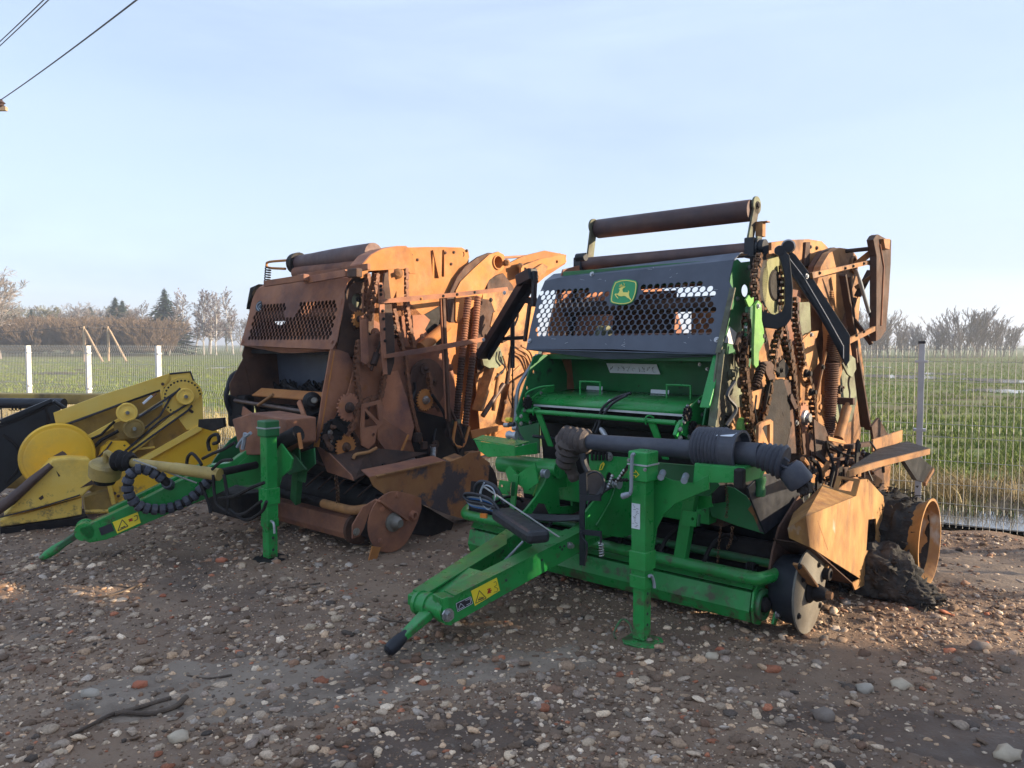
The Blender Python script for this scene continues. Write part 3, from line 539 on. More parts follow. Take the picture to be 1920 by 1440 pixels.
e = bpy.data.objects.new('line_pole', None); COL.objects.link(e); e.location = (c.x-.5, c.y, 0); tag(e, 'tall wooden line pole just beyond the left edge', 'pole'); obj('pole', G().tube([(0, 0, 0), (0, 0, 7.6)], [.14, .10], 10), POLE, e); obj('cross_arm', G().beam((-.7, 0, c.z-.14), (.62, 0, c.z-.14), .08, .08), POLE, e)
# --- storage shed off to the right: its long shadow lies over the foreground
e = bpy.data.objects.new('storage_shed', None); COL.objects.link(e); e.location = (12, 2.62, 0); tag(e, 'grey steel storage shed standing beyond the right edge of the yard', 'shed')
e.rotation_euler = (0, 0, math.atan2(SY, SX)); SHW = pmat('shed_cladding', (.30, .32, .33), (.36, .38, .39), 3, .6, 0, .05)
obj('wall', G().beam((0, -9, 2.75), (9, -9, 2.75), 17.9, 5.5), SHW, e); obj('roof', G().prism([(-.2, -18.2, 5.5), (-.2, .02, 5.5), (-.2, -9, 7.2)], .1).prism([(-.3, -18.2, 5.52), (9.3, -18.2, 5.52), (9.3, -9, 7.25), (-.3, -9, 7.25)], .12).prism([(-.3, .02, 5.52), (9.3, .02, 5.52), (9.3, -9, 7.26), (-.3, -9, 7.26)], .12), SHW, e)
obj('door', G().beam((-.04, -5, 2.0), (-.04, -5, 2.01), .08, .08) if 0 else G().box((-.03, -9, 2), .06, 4, 4), DRUST, e)

# --- the hazy air of the morning
def haze():
    m = bpy.data.materials.new('haze_air'); m.use_nodes = True; n = m.node_tree; n.nodes.clear(); o = n.nodes.new('ShaderNodeOutputMaterial'); v = n.nodes.new('ShaderNodeVolumePrincipled')
    v.inputs['Color'].default_value = (.80, .88, 1, 1); v.inputs['Density'].default_value = .0015; v.inputs['Anisotropy'].default_value = .2; n.links.new(v.outputs[0], o.inputs['Volume'])
    h = obj('haze', G().raw([(x, y, z) for z in (-1.1, 24) for x, y in ((-3050, -450), (3050, -450), (3050, 3250), (-3050, 3250))], [(3, 2, 1, 0), (4, 5, 6, 7), (0, 1, 5, 4), (1, 2, 6, 5), (2, 3, 7, 6), (3, 0, 4, 7)]), m); h['kind'] = 'stuff'; h['label'] = 'thin pale haze in the air over the yard and fields'; h['category'] = 'haze'
haze()
# ------------------------------------------------------------ helpers for the two balers
def perforated(r, name, mat, p0, n, outline, spacing, row, rad, test, th=.006, lip=None):
    """flat sheet with real round holes in staggered rows; rows follow the sheet's own width and slope"""
    n = Vector(n).normalized(); up = (Z1-n*Z1.dot(n)).normalized(); right = X1
    out = r.P(outline, p0, n); p0 = Vector(p0); holes = []
    us = [(p-p0).dot(right) for p in out]; ts = [(p-p0).dot(up) for p in out]
    k = 0; t = min(ts)
    while t < max(ts):
        u = min(us)+(k % 2)*spacing/2
        while u < max(us):
            if test(*r.proj(p0+right*u+up*t)): holes.append(ring(p0+right*u+up*t, n, rad, 12))
            u += spacing
        t += row; k += 1
    return r.add(name, G().prism(out, th, holes), mat)
def icon_lines(r, name, segs, plane, w, mat, parent):
    g = G(); f = (lambda q: r.U(q, plane[1])) if plane[0] == 'u' else ((lambda q: r.V(q, plane[1])) if plane[0] == 'v' else (lambda q: r.P(q, plane[1], plane[2])))
    for s_ in segs:
        q = f(list(s_))
        for a, b in zip(q[:-1], q[1:]):
            if (a-b).length > 1e-4: g.beam(a, b, w, w*.5)
    return r.add(name, g, mat, parent)
def bolts(r, pts, u, mat=None, rad=.011, parent=None):
    for p in pts: r.add('bolt', G().bolt(r.U(p, u), X1, rad), mat or ZINC, parent)
def boltsv(r, pts, v, mat=None, rad=.011, parent=None):
    for p in pts: r.add('bolt', G().bolt(r.V(p, v), -Y1, rad), mat or ZINC, parent)

# ============================================================ BALER WITH THE GREEN FRONT
B = Rig('round_baler', .6, 4.98, -41.8, 'fire-damaged round baler with green front and dark grey deer emblem panel', 'baler')
r = B
# --- perforated front panel, its top fold and lower lip
PB0 = Vector((0, .12, 1.54)); nB = Vector((0, -.57, .225))
def inpoly(x, y, P):
    c = False; j = len(P)-1
    for i in range(len(P)):
        if (P[i][1] > y) != (P[j][1] > y) and x < (P[j][0]-P[i][0])*(y-P[i][1])/(P[j][1]-P[i][1])+P[i][0]: c = not c
        j = i
    return c
def tB(x, y): return inpoly(x, y, [(1016, 546), (1138, 544), (1141, 574), (1186, 574), (1209, 534), (1343, 532), (1338, 590), (1329, 626), (1004, 626), (1008, 600)])
fp = perforated(r, 'front_panel', PANEL, PB0, nB, [(987, 655), (996, 610), (1008, 560), (1022, 527), (1050, 521), (1200, 506), (1376, 488), (1371, 510), (1367, 528), (1374, 541), (1352, 648), (1348, 664), (1150, 655)], .0515, .036, .0212, tB)
g = G(); a = r.P([(1022, 527), (1376, 488)], PB0, nB); b = [q+Vector((0, .10, .055)) for q in a]; c = [q+Vector((0, .22, .055)) for q in a]
g.prism([a[0], a[1], b[1], b[0]], .006); g.prism([b[0]+Vector((.0, 0, .001)), b[1], c[1], c[0]], .006); r.add('panel_top_fold', g, PANEL, fp)
g = G(); a = r.P([(987, 655), (1348, 664)], PB0, nB); m_ = (a[0]+a[1])/2
g.prism([a[0], a[1], a[1]+Vector((-.03, .05, -.012)), m_+Vector((.1, .045, -.045)), m_+Vector((-.1, .045, -.05)), a[0]+Vector((.05, .05, -.01))], .006); r.add('panel_lip', g, PANEL, fp)
for p in ((993, 639), (1412-68, 637), (1110, 492+22)): r.add('bolt', G().bolt(r.P(p, PB0+nB.normalized()*(.004), nB), nB, .012), ZINC, fp)
# emblem: green shield with yellow rim and leaping deer
PE = PB0+nB.normalized()*.006
def em(q, h): return r.P([(1130+x/22.15, 515+y/22.15) for x, y in q], PB0+nB.normalized()*h, nB)
sh = catmull([(540, 330), (760, 250), (980, 235), (1200, 265), (1385, 330), (1385, 330), (1370, 640), (1310, 900), (1200, 1110), (1200, 1110), (980, 1200), (760, 1215), (550, 1190), (365, 1110), (365, 1110), (390, 800), (440, 560)]+[(540, 330)], 3)
def scl(q, k): cx, cy = 880, 720; return [(cx+(x-cx)*k, cy+(y-cy)*k) for x, y in q]
sh = [tuple(p)[:2] for p in catmull([(x, y, 0) for x, y in [(540, 330), (760, 255), (980, 235), (1200, 265), (1380, 335), (1372, 640), (1310, 900), (1195, 1110), (980, 1195), (760, 1210), (550, 1185), (370, 1105), (390, 800), (440, 560), (540, 330)]], 3)][:-1]
eb = r.add('emblem', G().prism(em(scl(sh, 1.09), .008), .008), LOGOG, fp)
r.add('emblem_rim', G().prism(em(scl(sh, 1.02), .0125), .002, [em(scl(sh, .95), .0125)]), LOGOY, eb)
deer = [(650, 790), (700, 690), (715, 640), (690, 600), (665, 590), (720, 560), (760, 530), (810, 520), (850, 510), (900, 490), (945, 490), (900, 540), (860, 560), (820, 620), (830, 690), (850, 735), (1050, 735), (1065, 700), (1060, 650), (1105, 710), (1090, 760), (1090, 840), (1120, 940), (1170, 1000), (1190, 1100), (1150, 1060), (1110, 1000), (1050, 975), (960, 900), (900, 880), (760, 905), (660, 880), (620, 830), (545, 830), (580, 890), (655, 985), (630, 995), (560, 920), (505, 830), (520, 795), (580, 790)]
r.add('deer_figure', G().prism(em(deer, .0135), .003), LOGOY, eb)
g = G()
for s_ in (((845, 520), (800, 440), (770, 385)), ((820, 470), (720, 440)), ((800, 430), (700, 425)), ((840, 510), (680, 490)), ((870, 500), (905, 420), (872, 345)), ((790, 480), (690, 465))):
    q = em(list(s_), .0135)
    for a, b in zip(q[:-1], q[1:]): g.beam(a, b, .003, .003)
r.add('deer_antlers', g, LOGOY, eb)
# scratches
g = G()
for i in range(26):
    x = random.uniform(1010, 1350); y = random.choice([random.uniform(500, 545), random.uniform(626, 650)]); q = r.P([(x, y), (x+random.uniform(-9, 9), y+random.uniform(-3, 3))], PB0+nB.normalized()*.0036, nB); g.beam(q[0], q[1], .0012, .001)
r.add('scratches', g, WHITE, fp)['kind'] = 'stuff'
# --- rollers above
def cylr(r, name, mat, p0, p1, rad, n=28, cap=None):
    o = r.add(name, G().lathe(p0, p1, [(0, rad*.96), (.004, rad), (.996, rad), (1, rad*.96)], n), mat, smooth=True); return o
pL, pR = r.U((1112, 430), -.62), r.U((1417, 394), .62); pL.y = pR.y = (pL.y+pR.y)/2; pL.z = pR.z = (pL.z+pR.z)/2
cylr(r, 'top_roller', ROLLR, pL, pR, .072)
for u, top, bot in ((-.635, (1113, 425), (1104, 500)), (.635, (1418, 385), (1404, 462))):
    a, b = r.U(top, u), r.U(bot, u); d = (a-b).normalized()
    g = G().beam(b-d*.06, a, .016, .075, (1, 0, 0) if 0 else Y1); g.lathe(a-X1*.008, a+X1*.008, [(0, .06), (1, .06)], 18); r.add('roller_arm', g, MGREEN, bevel=.002)
    r.add('bolt', G().bolt(a+X1*(.01 if u > 0 else -.01), X1 if u > 0 else -X1, .018), SOOT)
q = r.U((1426, 430), .67); g = G().box(q, .05, .05, .10); g.box(q+Vector((.03, 0, .045)), .05, .05, .008); r.add('roller_bracket', g, TAN, bevel=.002)
a, b = r.U((1085, 493), -.66), r.U((1402, 470), .66); a.y = b.y; a.z = b.z = (a.z+b.z)/2
cylr(r, 'upper_roller', ROLLR, a, b, .048)
for u in (.67,):
    g = G().box(b+Vector((.03, 0, .01)), .07, .10, .13); r.add('roller_bearing_block', g, BLACKP, bevel=.008)
    g = G().lathe(b+Vector((.07, 0, .01)), b+Vector((.12, 0, .01)), [(0, .055), (.3, .06), (.31, .05), (1, .05)], 20); r.add('bearing_cap', g, BLACKP, smooth=True)
    g = G().box(b+Vector((.075, .0, .02)), .012, .07, .12); r.add('bearing_plate', g, MGREEN)
a2 = a+Vector((-.02, 0, 0)); r.add('roller_bearing_block', G().box(a2, .07, .12, .10), BLACKP, bevel=.008)
g = G().lathe(r.U((1082, 483), -.6), r.U((1082, 483), -.6)+Vector((.08, 0, 0)), [(0, .03), (1, .03)], 12); r.add('roller_stub', g, BLACKP, smooth=True)
# --- chamber: side sheets, inner rollers, cross members
r.add('chamber_side_sheet', G().prism([Vector((-.66, y, z)) for y, z in ((.15, 1.5), (.40, 2.15), (.9, 2.26), (1.5, 2.22), (2.0, 2.0), (2.3, 1.5), (2.2, .8), (1.6, .45), (.7, .45), (.25, .9))], .012), RUST)
r.pu('chamber_side_sheet', TAN, .62, .014, [(1440, 470), (1545, 458), (1580, 500), (1600, 560), (1618, 690), (1612, 820), (1590, 905), (1480, 905), (1450, 700)], [ell(1590, 620, 8, 22)])
for i, (v, z, rad) in enumerate(((.42, 1.86, .05), (.62, 1.62, .055), (.75, 2.05, .05), (.95, 1.38, .06), (1.25, 2.12, .05))):
    cylr(r, 'chamber_roller', (DRUST, ROLLR, RUST)[i % 3], Vector((-.64, v, z)), Vector((.60, v, z)), rad, 18)
r.add('cross_member', G().beam((-.64, .40, 2.06), (.62, .40, 2.06), .05, .14), GREEND, bevel=.004)
r.add('cross_member', G().beam((-.64, .5, 1.58), (.62, .5, 1.58), .08, .10), SOOT, bevel=.004)
r.add('inner_upright', G().beam((.24, .38, 1.6), (.24, .38, 2.0), .03, .03), SOOT)
r.add('baffle_plate', G().prism([Vector(q) for q in ((-.60, .9, 1.2), (-.05, .9, 1.2), (-.05, 1.0, 2.0), (-.60, 1.0, 2.0))], .01), DRUST)
r.add('baffle_plate', G().prism([Vector(q) for q in ((-.2, 1.5, 1.3), (.5, 1.5, 1.3), (.5, 1.5, 1.86), (-.2, 1.5, 1.86))], .01), TAN)
r.add('inner_hose', G().coil((-.585, .40, 1.65), (-.545, .42, 2.02), .022, .006, 22), SOOT)
r.add('inner_pulley', G().lathe((-.25, .3, 1.66), (-.19, .3, 1.66), [(0, .07), (.3, .06), (.7, .06), (1, .07)], 20), MGREEN, smooth=True)
# --- green cheek plates beside the panel and hopper throat
r.pu('cheek_plate', GREEND, .70, .010, [(1372, 492), (1382, 486), (1388, 492), (1405, 490), (1413, 505), (1413, 560), (1404, 640), (1374, 668), (1345, 668), (1372, 545), (1367, 528)], [ell(1396, 545, 7, 12)])
bolts(r, [(1404, 502), (1382, 560), (1402, 585)], .706)
r.add('panel_edge_strip', G().beam(r.U((1374, 540), .745), r.U((1347, 662), .745), .012, .035, X1), MGREEN)
r.add('sticker', G().prism(r.U([(1368, 612), (1381, 624), (1376, 646), (1358, 642)], .708), .002), WHITE)
r.pu('throat_side_plate', MGREEN, .74, .012, [(1345, 660), (1352, 655), (1375, 690), (1372, 800), (1340, 830), (1331, 800), (1340, 700)])
r.add('throat_edge_bar', G().beam(r.U((1350, 655), .72), r.U((1321, 765), .72), .014, .06, X1), GREEN, bevel=.003)
r.add('throat_edge_bar', G().beam(r.U((1352, 655), .755), r.U((1335, 800), .755), .012, .05, X1), MGREEN, bevel=.003)
hb = r.add('hopper_back', G().prism([Vector(q) for q in ((-.66, .55, 1.22), (.70, .55, 1.22), (.70, .50, 1.50), (-.66, .50, 1.50))], .008), GREEND)
r.add('hopper_top_channel', G().beam((-.68, .36, 1.51), (.70, .36, 1.51), .30, .035), GREEND, bevel=.003)
r.pu('hopper_side', GREEND, -.64, .010, [(1000, 668), (1012, 664), (1050, 668), (1062, 700), (1062, 770), (1010, 792), (975, 800), (968, 770)], [ell(1000, 697, 2.2, 4, 10), ell(988, 727, 2.2, 4, 10), ell(982, 748, 2, 4, 10)])
r.add('hopper_side', G().prism([Vector(q) for q in ((.69, .02, 1.12), (.69, .55, 1.12), (.69, .50, 1.5), (.69, .16, 1.5))], .01), GREEND)
for p in ((1068, 677), (1064, 686), (1312, 683), (1326, 692)): r.add('bolt', G().bolt(r.V(p, .495), -Y1, .008), ZINC, hb)
st = r.add('instruction_sticker', G().prism(r.V([(1137, 681), (1231, 683), (1238, 702), (1144, 699)], .492), .003), WHITE, hb)
seg = []
rs = random.Random(3)
for i in range(9):
    cx = 1148+i*9.6; cy = 691+i*.25; seg.append([(cx+rs.uniform(-5, 5), cy+rs.uniform(-5, 5)) for _ in range(5)])
icon_lines(r, 'sticker_drawing', seg, ('v', .4895), .0022, INK, st)
# roll cover with its handles, stickers, pipe
g = G(); n = 14
arc = [(.12-.12*math.cos(t), 1.19+.055*math.sin(t)) for t in [R(-14+i*9) for i in range(n)]]+[(.30, 1.25), (.44, 1.262)]
vs = [Vector((-.60, y, z)) for y, z in arc]+[Vector((.59, y, z)) for y, z in arc]; k = len(arc)
g.raw(vs, [(i, i+1, i+1+k, i+k) for i in range(k-1)])
rc = r.add('roll_cover', g, GREEN, smooth=True); md = rc.modifiers.new('solid', 'SOLIDIFY'); md.thickness = .006
r.add('cover_edge_strip', G().beam((-.60, .0, 1.172), (.59, .0, 1.172), .008, .014), STEEL)
g = G().lathe((-.60, .13, 1.11), (.59, .13, 1.11), [(0, .07), (1, .07)], 20); r.add('net_roller', g, SOOT, smooth=True)
r.tb('guard_pipe', GREEN, [Vector((-.62, -.06, 1.135)), Vector((.56, -.06, 1.13))], .016)
r.tb('lower_pipe', BLACKP, [Vector((-.62, .02, .95)), Vector((.60, .02, .93))], .012)
for u in (-.36, .33):
    r.tb('cover_handle', GREEN, catmull([(u, .22, 1.235), (u, .22, 1.325), (u+.01, .22, 1.338), (u+.16, .22, 1.338), (u+.17, .22, 1.325), (u+.17, .22, 1.235)], 3), .007, 8)
for q_, par in ((((-.14, .07, 1.243), (.26, .07, 1.243), (.28, .115, 1.249), (-.12, .115, 1.249)), rc), (((-.46, .43, 1.268), (-.32, .43, 1.268), (-.32, .435, 1.295), (-.46, .435, 1.295)), rc), (((.10, .40, 1.266), (.24, .40, 1.266), (.24, .405, 1.292), (.10, .405, 1.292)), rc)):
    r.add('cover_sticker', G().prism([Vector(q) for q in q_], .003), WHITE, par)
r.add('cover_bracket', G().prism([Vector(q) for q in ((-.03, -.012, 1.165), (.02, -.012, 1.165), (.06, .03, 1.24), (.02, .03, 1.24))], .01), STEEL, rc)
for u in (-.54, .36):
    g = G().prism([Vector(q) for q in ((u, -.06, 1.14), (u+.05, -.06, 1.14), (u+.13, -.02, .90), (u+.09, -.02, .90))], .012); g.tube(catmull([(u, -.075, 1.11), (u+.005, -.085, 1.15), (u+.02, -.07, 1.165), (u+.04, -.05, 1.15)], 4), .006, 6); r.add('support_arm', g, GREEN)
r.add('shade_backing', G().prism([Vector(q) for q in ((-.72, .30, .50), (.78, .30, .50), (.78, .20, 1.17), (-.72, .20, 1.17))], .02), SOOT)  # black sheet stands in for the dark void under the roll cover
r.add('shade_backing', G().prism([Vector(q) for q in ((-1.1, .55, .06), (1.1, .55, .06), (1.1, .45, .55), (-1.1, .45, .55))], .02), SOOT)  # black sheet paints the shade behind the pickup
r.add('floor_plate', G().prism([Vector(q) for q in ((-.66, .5, .42), (.62, .5, .42), (.62, 2.1, .45), (-.66, 2.1, .45))], .02), DRUST)
for u, sgn in ((-.625, -1), (.615, 1)):
    g = G().prism([Vector((u, y, z+.09)) for y, z in ((-.10, .98), (-.02, .95), (.10, .98), (.2, 1.04), (.26, 1.20), (.16, 1.20), (.06, 1.16), (-.04, 1.11), (-.10, 1.05))], .012)
    e = r.add('cover_end_bracket', g, GREEN)
    r.add('gear_wheel', G().gear((u+.02, -.06, 1.19), X1, .045, 12, .02, 0, .2), SOOT, e)
    r.add('gear_wheel', G().gear((u+.025, .0, 1.10), X1, .045, 12, .02, 0, .2), SOOT, e)
    for y, z in ((-.08, 1.14), (-.04, 1.23), (.10, 1.25), (-.02, 1.05), (.14, 1.17)): r.add('bolt', G().bolt((u+.007, y, z), X1, .010), ZINC, e)
    for y, z in ((-.105, 1.10), (-.105, 1.05)): r.add('bolt', G().bolt((u, y, z), -Y1, .010), ZINC, e)
    g = G().prism([Vector((u-.02, y, z)) for y, z in ((-.14, 1.07), (-.09, 1.03), (-.02, 1.10), (-.03, 1.15), (-.07, 1.15), (-.11, 1.12))], .022); r.add('pipe_hook', g, GREEN, e)
r.tb('trip_lever', GREEN, catmull([(-.62, -.05, 1.20), (-.60, -.08, 1.26), (-.55, .0, 1.30), (-.50, .1, 1.31)], 4), .006, 6)
r.add('drive_hub', G().lathe((.66, .0, 1.08), (.76, .0, 1.08), [(0, .035), (.2, .05), (.3, .04), (.6, .045), (1, .03)], 16), CHAINM, smooth=True)
r.pv('end_filler_plate', GREEND, .22, .012, [(968, 770), (1012, 760), (1012, 850), (972, 850)]); r.pv('end_filler_plate', GREEND, .16, .012, [(1280, 770), (1345, 770), (1345, 850), (1290, 850)])
# black cable over the cover
r.tb('black_hose', HOSE, r.V([(1183, 737), (1165, 742), (1148, 750), (1130, 765), (1120, 790), (1110, 812)], -.02), .009, 8, 5)
r.tb('black_hose', HOSE, r.V([(1176, 741), (1158, 750), (1143, 762), (1128, 785), (1117, 812)], -.03), .009, 8, 5)
r.tb('black_hose', HOSE, r.V([(1123, 787), (1124, 800), (1130, 810), (1140, 825)], -.02), .008, 8, 5)
r.add('hose_fitting', G().lathe(r.V((1126, 803), -.04), r.V((1136, 818), -.05), [(0, .012), (.4, .018), (1, .014)], 10), STEEL)
# --- left lever, lamp, winglet
lv = [(1005, 668), (993, 690), (977, 715), (970, 735), (968, 765), (967, 800), (975, 818), (983, 830)]
q = r.U(lv, -.76); r.add('locking_lever', G().tube(catmull(q, 3), .014, 6), GREYP, smooth=True)
for p, rd in (((1008, 671), .03), ((971, 759), .02), ((984, 836), .016)): c = r.U(p, -.76); r.add('lever_eye', G().lathe(c-X1*.012, c+X1*.02, [(0, rd), (.8, rd), (.81, rd*.55), (1, rd*.5)], 16), ZINC, smooth=True)
lp = r.add('work_lamp', G().lathe(r.V((950, 815), -.30), r.V((968, 817), -.28), [(0, .022), (.25, .03), (.5, .022), (1, .03)], 14), STEEL, smooth=True)
for i, (x, y, m_) in enumerate(((946, 797, ZINC), (956, 796, INK), (950, 787, STY), (962, 803, ZINC))): r.add('valve_knob', G().lathe(r.V((x, y), -.25), r.V((x+8, y), -.25), [(0, .016), (1, .016)], 10), m_)
q = r.V([(890, 826), (966, 838), (966, 855), (915, 857), (900, 846)], -.25); g = G().prism(q, .008)
qt = r.V([(887, 824), (964, 837)], -.25); g.prism([qt[0], qt[1], qt[1]+Vector((.02, .14, .02)), qt[0]+Vector((.0, .10, .02))], .008)
q2 = r.V((966, 838), -.25); q3 = r.V((966, 855), -.25); g.prism([q2, q3, q3+Vector((.05, .17, 0)), q2+Vector((.05, .17, .02))], .008)
r.add('left_bracket_box', g, GREEN, bevel=.002)
r.add('left_cross_tube', G().lathe(r.V((940, 868), -.05), r.V((1050, 880), -.05), [(0, .065), (1, .065)], 20), GREEN, smooth=True)
r.add('main_cross_beam', G().beam((-.75, .12, .60), (.72, .12, .60), .12, .16), GREEN, bevel=.006)
r.pv('gearbox_shield', GREEN, -.12, .012, [(1105, 852), (1180, 858), (1180, 900), (1158, 905), (1140, 935), (1108, 925)], [ell(1143, 900, 7, 15)])
yi = r.add('yellow_arrow_mark', G().prism(r.V([(1123, 882), (1126, 871), (1131, 866), (1134, 870), (1129, 881)], -.135), .002, [r.V([(1125, 880), (1128, 872), (1131, 870), (1128, 879)], -.135)]), STY)
for i in range(5): r.add('shield_tooth', G().box(r.V((1110+i*7, 856), -.14), .014, .01, .05), SOOT)
r.add('bolt', G().bolt(r.V((1142, 856), -.13), -Y1, .02), ZINC)
# side arm of left, mirrored by right
def winged_support(r, pts, u0): pass
r.add('left_support_bar', G().beam(r.V((968, 890), -.28), r.V((960, 962), -.30), .045, .012, Y1), GREEN, bevel=.002)
r.add('left_support_web', G().prism(r.V([(948, 882), (958, 873), (970, 890), (1004, 866), (1010, 875), (975, 905), (972, 960), (985, 960), (985, 900), (1010, 880), (1010, 905), (995, 940), (975, 975), (962, 975), (964, 900), (950, 903)][:3]+[(1004, 868), (1010, 905), (990, 920), (968, 905), (955, 903)], -.27), .012), GREEN)
r.pv('lamp_plate', GREEN, -.34, .006, [(937, 900), (958, 903), (955, 928), (933, 925)], [ell(941, 911, 2.6, 2.8, 10)])
r.pu('lamp_plate', GREEND, r.V((958, 903), -.34).x+.02, .006, [(959, 903), (966, 904), (964, 930), (957, 929)])
r.pv('black_flap', SOOT, -.10, .012, [(884, 902), (920, 905), (925, 950), (905, 965), (879, 962)])
# --- yoke plates and drawbar
def yolk(u, pts, holes=()): return r.pu('yoke_plate', GREEN, u, .016, pts, holes)
yolk(-.36, [(968, 972), (985, 955), (1005, 930), (1020, 905), (1026, 888), (1040, 884), (1060, 888), (1075, 892), (1090, 905), (1090, 955), (1072, 963), (1030, 963), (1022, 945), (1008, 943), (985, 978)], [[(1046, 915), (1070, 911), (1072, 948), (1048, 950)]])
r.add('yoke_rib', G().tube(r.U([(1000, 930), (1012, 895), (1016, 885)], -.42), .006, 6), LGREEN)
yolk(.27, [(1098, 1012), (1096, 960), (1120, 930), (1140, 915), (1152, 898), (1170, 898), (1186, 905), (1186, 1000), (1168, 1008), (1130, 1003)])
r.add('yoke_rib', G().tube(catmull(r.U([(1157, 900), (1148, 930), (1136, 955), (1118, 985)], .285), 4), .006, 6), GREEN)
for p, u in (((1157, 907), .30), ((1022, 888), -.34)):
    c = r.U(p, u); r.add('rope_pulley', G().lathe(c-X1*.02, c+X1*.02, [(0, .03), (.2, .03), (.3, .02), (.7, .02), (.8, .03), (1, .03)], 16), STEEL, smooth=True)
T = r.V((836, 1148), -1.42); RT = r.U((1180, 972), .25); T.z = T.z; dirb = Vector((RT.x-T.x, RT.y-T.y, 0)).normalized(); nb = Vector((-dirb.y, dirb.x, 0)); nb = nb if nb.x > 0 else -nb
def onb(q): return r.P(q, T, nb)
side = [(829, 1122), (852, 1118), (1085, 1000), (1130, 965), (1180, 930), (1180, 1000), (1130, 1010), (1085, 1037), (847, 1172), (833, 1170)]
q = onb(side); bm_ = r.add('drawbar_beam', G().prism([p-nb*.05 for p in q], .10), GREEN, bevel=.005)
r.add('weld_plate', G().prism([p+nb*.004 for p in onb([(829, 1122), (838, 1118), (846, 1172), (833, 1171)])], .008), GREEN, bm_, bevel=.002)
r.add('beam_top_flange', G().prism([onb([(852, 1117)])[0]+nb*.006, onb([(1085, 999)])[0]+nb*.006, onb([(1085, 999)])[0]-nb*.11, onb([(852, 1117)])[0]-nb*.10], .008), GREEN, bm_)
stq = [p+nb*.001 for p in onb([(883, 1108), (931, 1083), (937, 1107), (890, 1136)])]
st = r.add('warning_sticker', G().prism(stq, .003), STY, bm_)
g = G(); ofs = nb*.0035
def ln(g, pts, w): 
    q = [p+ofs for p in onb(pts)]
    for a, b in zip(q[:-1], q[1:]): g.beam(a, b, w, w*.5, nb)
ln(g, [(891, 1131), (898, 1107), (911, 1121), (891, 1131)], .003)
for k_ in range(5): ln(g, [(896+k_*2, 1124-k_), (899+k_*2, 1119)], .002)
ln(g, [(925, 1092), (929, 1090), (931, 1096), (926, 1100), (933, 1103), (931, 1109), (925, 1110)], .002); ln(g, [(896, 1125), (906, 1121)], .004)
r.add('warning_print', g, INK, st)
g = G(); ln(g, [(913, 1105), (919, 1103), (914, 1109), (921, 1106), (913, 1112), (920, 1110)], .005); r.add('warning_print', g, REDI, st)
sb = r.add('grey_sticker', G().prism([p+nb*.001 for p in onb([(854, 1131), (882, 1118), (886, 1131), (857, 1147)])], .003), INK, bm_)
g = G(); ln(g, [(854.5, 1131.5), (882, 1118.5), (885.5, 1131), (857.5, 1146.5), (854.5, 1131.5)], .0018); ln(g, [(859, 1143), (863, 1131), (870, 1137), (859, 1143)], .0018); ln(g, [(872, 1126), (881, 1122), (882, 1130), (874, 1134)], .0018); r.add('sticker_print', g, WHITE, sb)
r.add('hitch_bolt', G().bolt(onb([(837, 1152)])[0]+nb*.01, nb, .024, .03), ZINC, bm_)
r.add('eye_bolt', G().bolt(onb([(1067, 1022)])[0]+nb*.003, nb, .014, .03), ZINC, bm_)
for p in ((1054, 1030), (1058, 1024), (1050, 1026), (949, 1088), (1016, 1050)): r.add('beam_hole', G().lathe(onb([p])[0]-nb*.002, onb([p])[0]+nb*.0012, [(0, .008), (1, .008)], 10), INK, bm_)
# left beam, mirrored about the hitch line
T2 = r.V((795, 1130), -1.36); RT2 = r.U((1000, 985), -.36); d2 = Vector((RT2.x-T2.x, RT2.y-T2.y, 0)).normalized(); n2 = Vector((d2.y, -d2.x, 0)); n2 = n2 if n2.x > 0 else -n2
def onl(q): return r.P(q, T2, n2)
top = onl([(787, 1120), (800, 1112), (975, 995)]); bot = onl([(1000, 1023), (880, 1100), (845, 1118), (800, 1142), (787, 1140)])
r.add('drawbar_beam', G().prism([p-n2*.045 for p in top+bot], .09), GREEN, bevel=.005)
r.add('beam_top_flange', G().prism([onl([(797, 1113)])[0]+n2*.01, onl([(938, 1018)])[0]+n2*.05, onl([(975, 996)])[0]-n2*.10, onl([(797, 1113)])[0]-n2*.09], .007), GREEN)
r.add('beam_web', G().prism([Vector((T.x*.7+T2.x*.3, -1.35, .20)), Vector((T.x, -1.0, .30)), Vector((T2.x-.12, -1.0, .30)), Vector((T2.x, -1.35, .2))], .012), GREEN)
# hitch eye and tongue
c = (T+T2)/2; c.z = T.z-.005; ax = Vector((1, .12, 0)).normalized()
hh = r.add('hitch_drum', G().lathe(c-ax*.12, c+ax*.10, [(0, .062), (.12, .068), (.13, .060), (.28, .060), (.29, .068), (.42, .068), (.43, .058), (.8, .058), (.81, .070), (1, .070)], 24), GREEN, smooth=True)
tp = r.Z((737, 1212), .06); dt = (tp-c).normalized()
g = G().beam(c+dt*.05, tp-dt*.07, .085, .045, (0, 0, 1), .055, .035); r.add('tow_tongue', g, GREEN, bevel=.008)
g = G().tube([tp-dt*.10, tp-dt*.05, tp-dt*.01, tp+dt*.03, tp+dt*.045], [.022, .033, .038, .034, .018], 14); r.add('tow_hook', g, BLACKP, smooth=True)
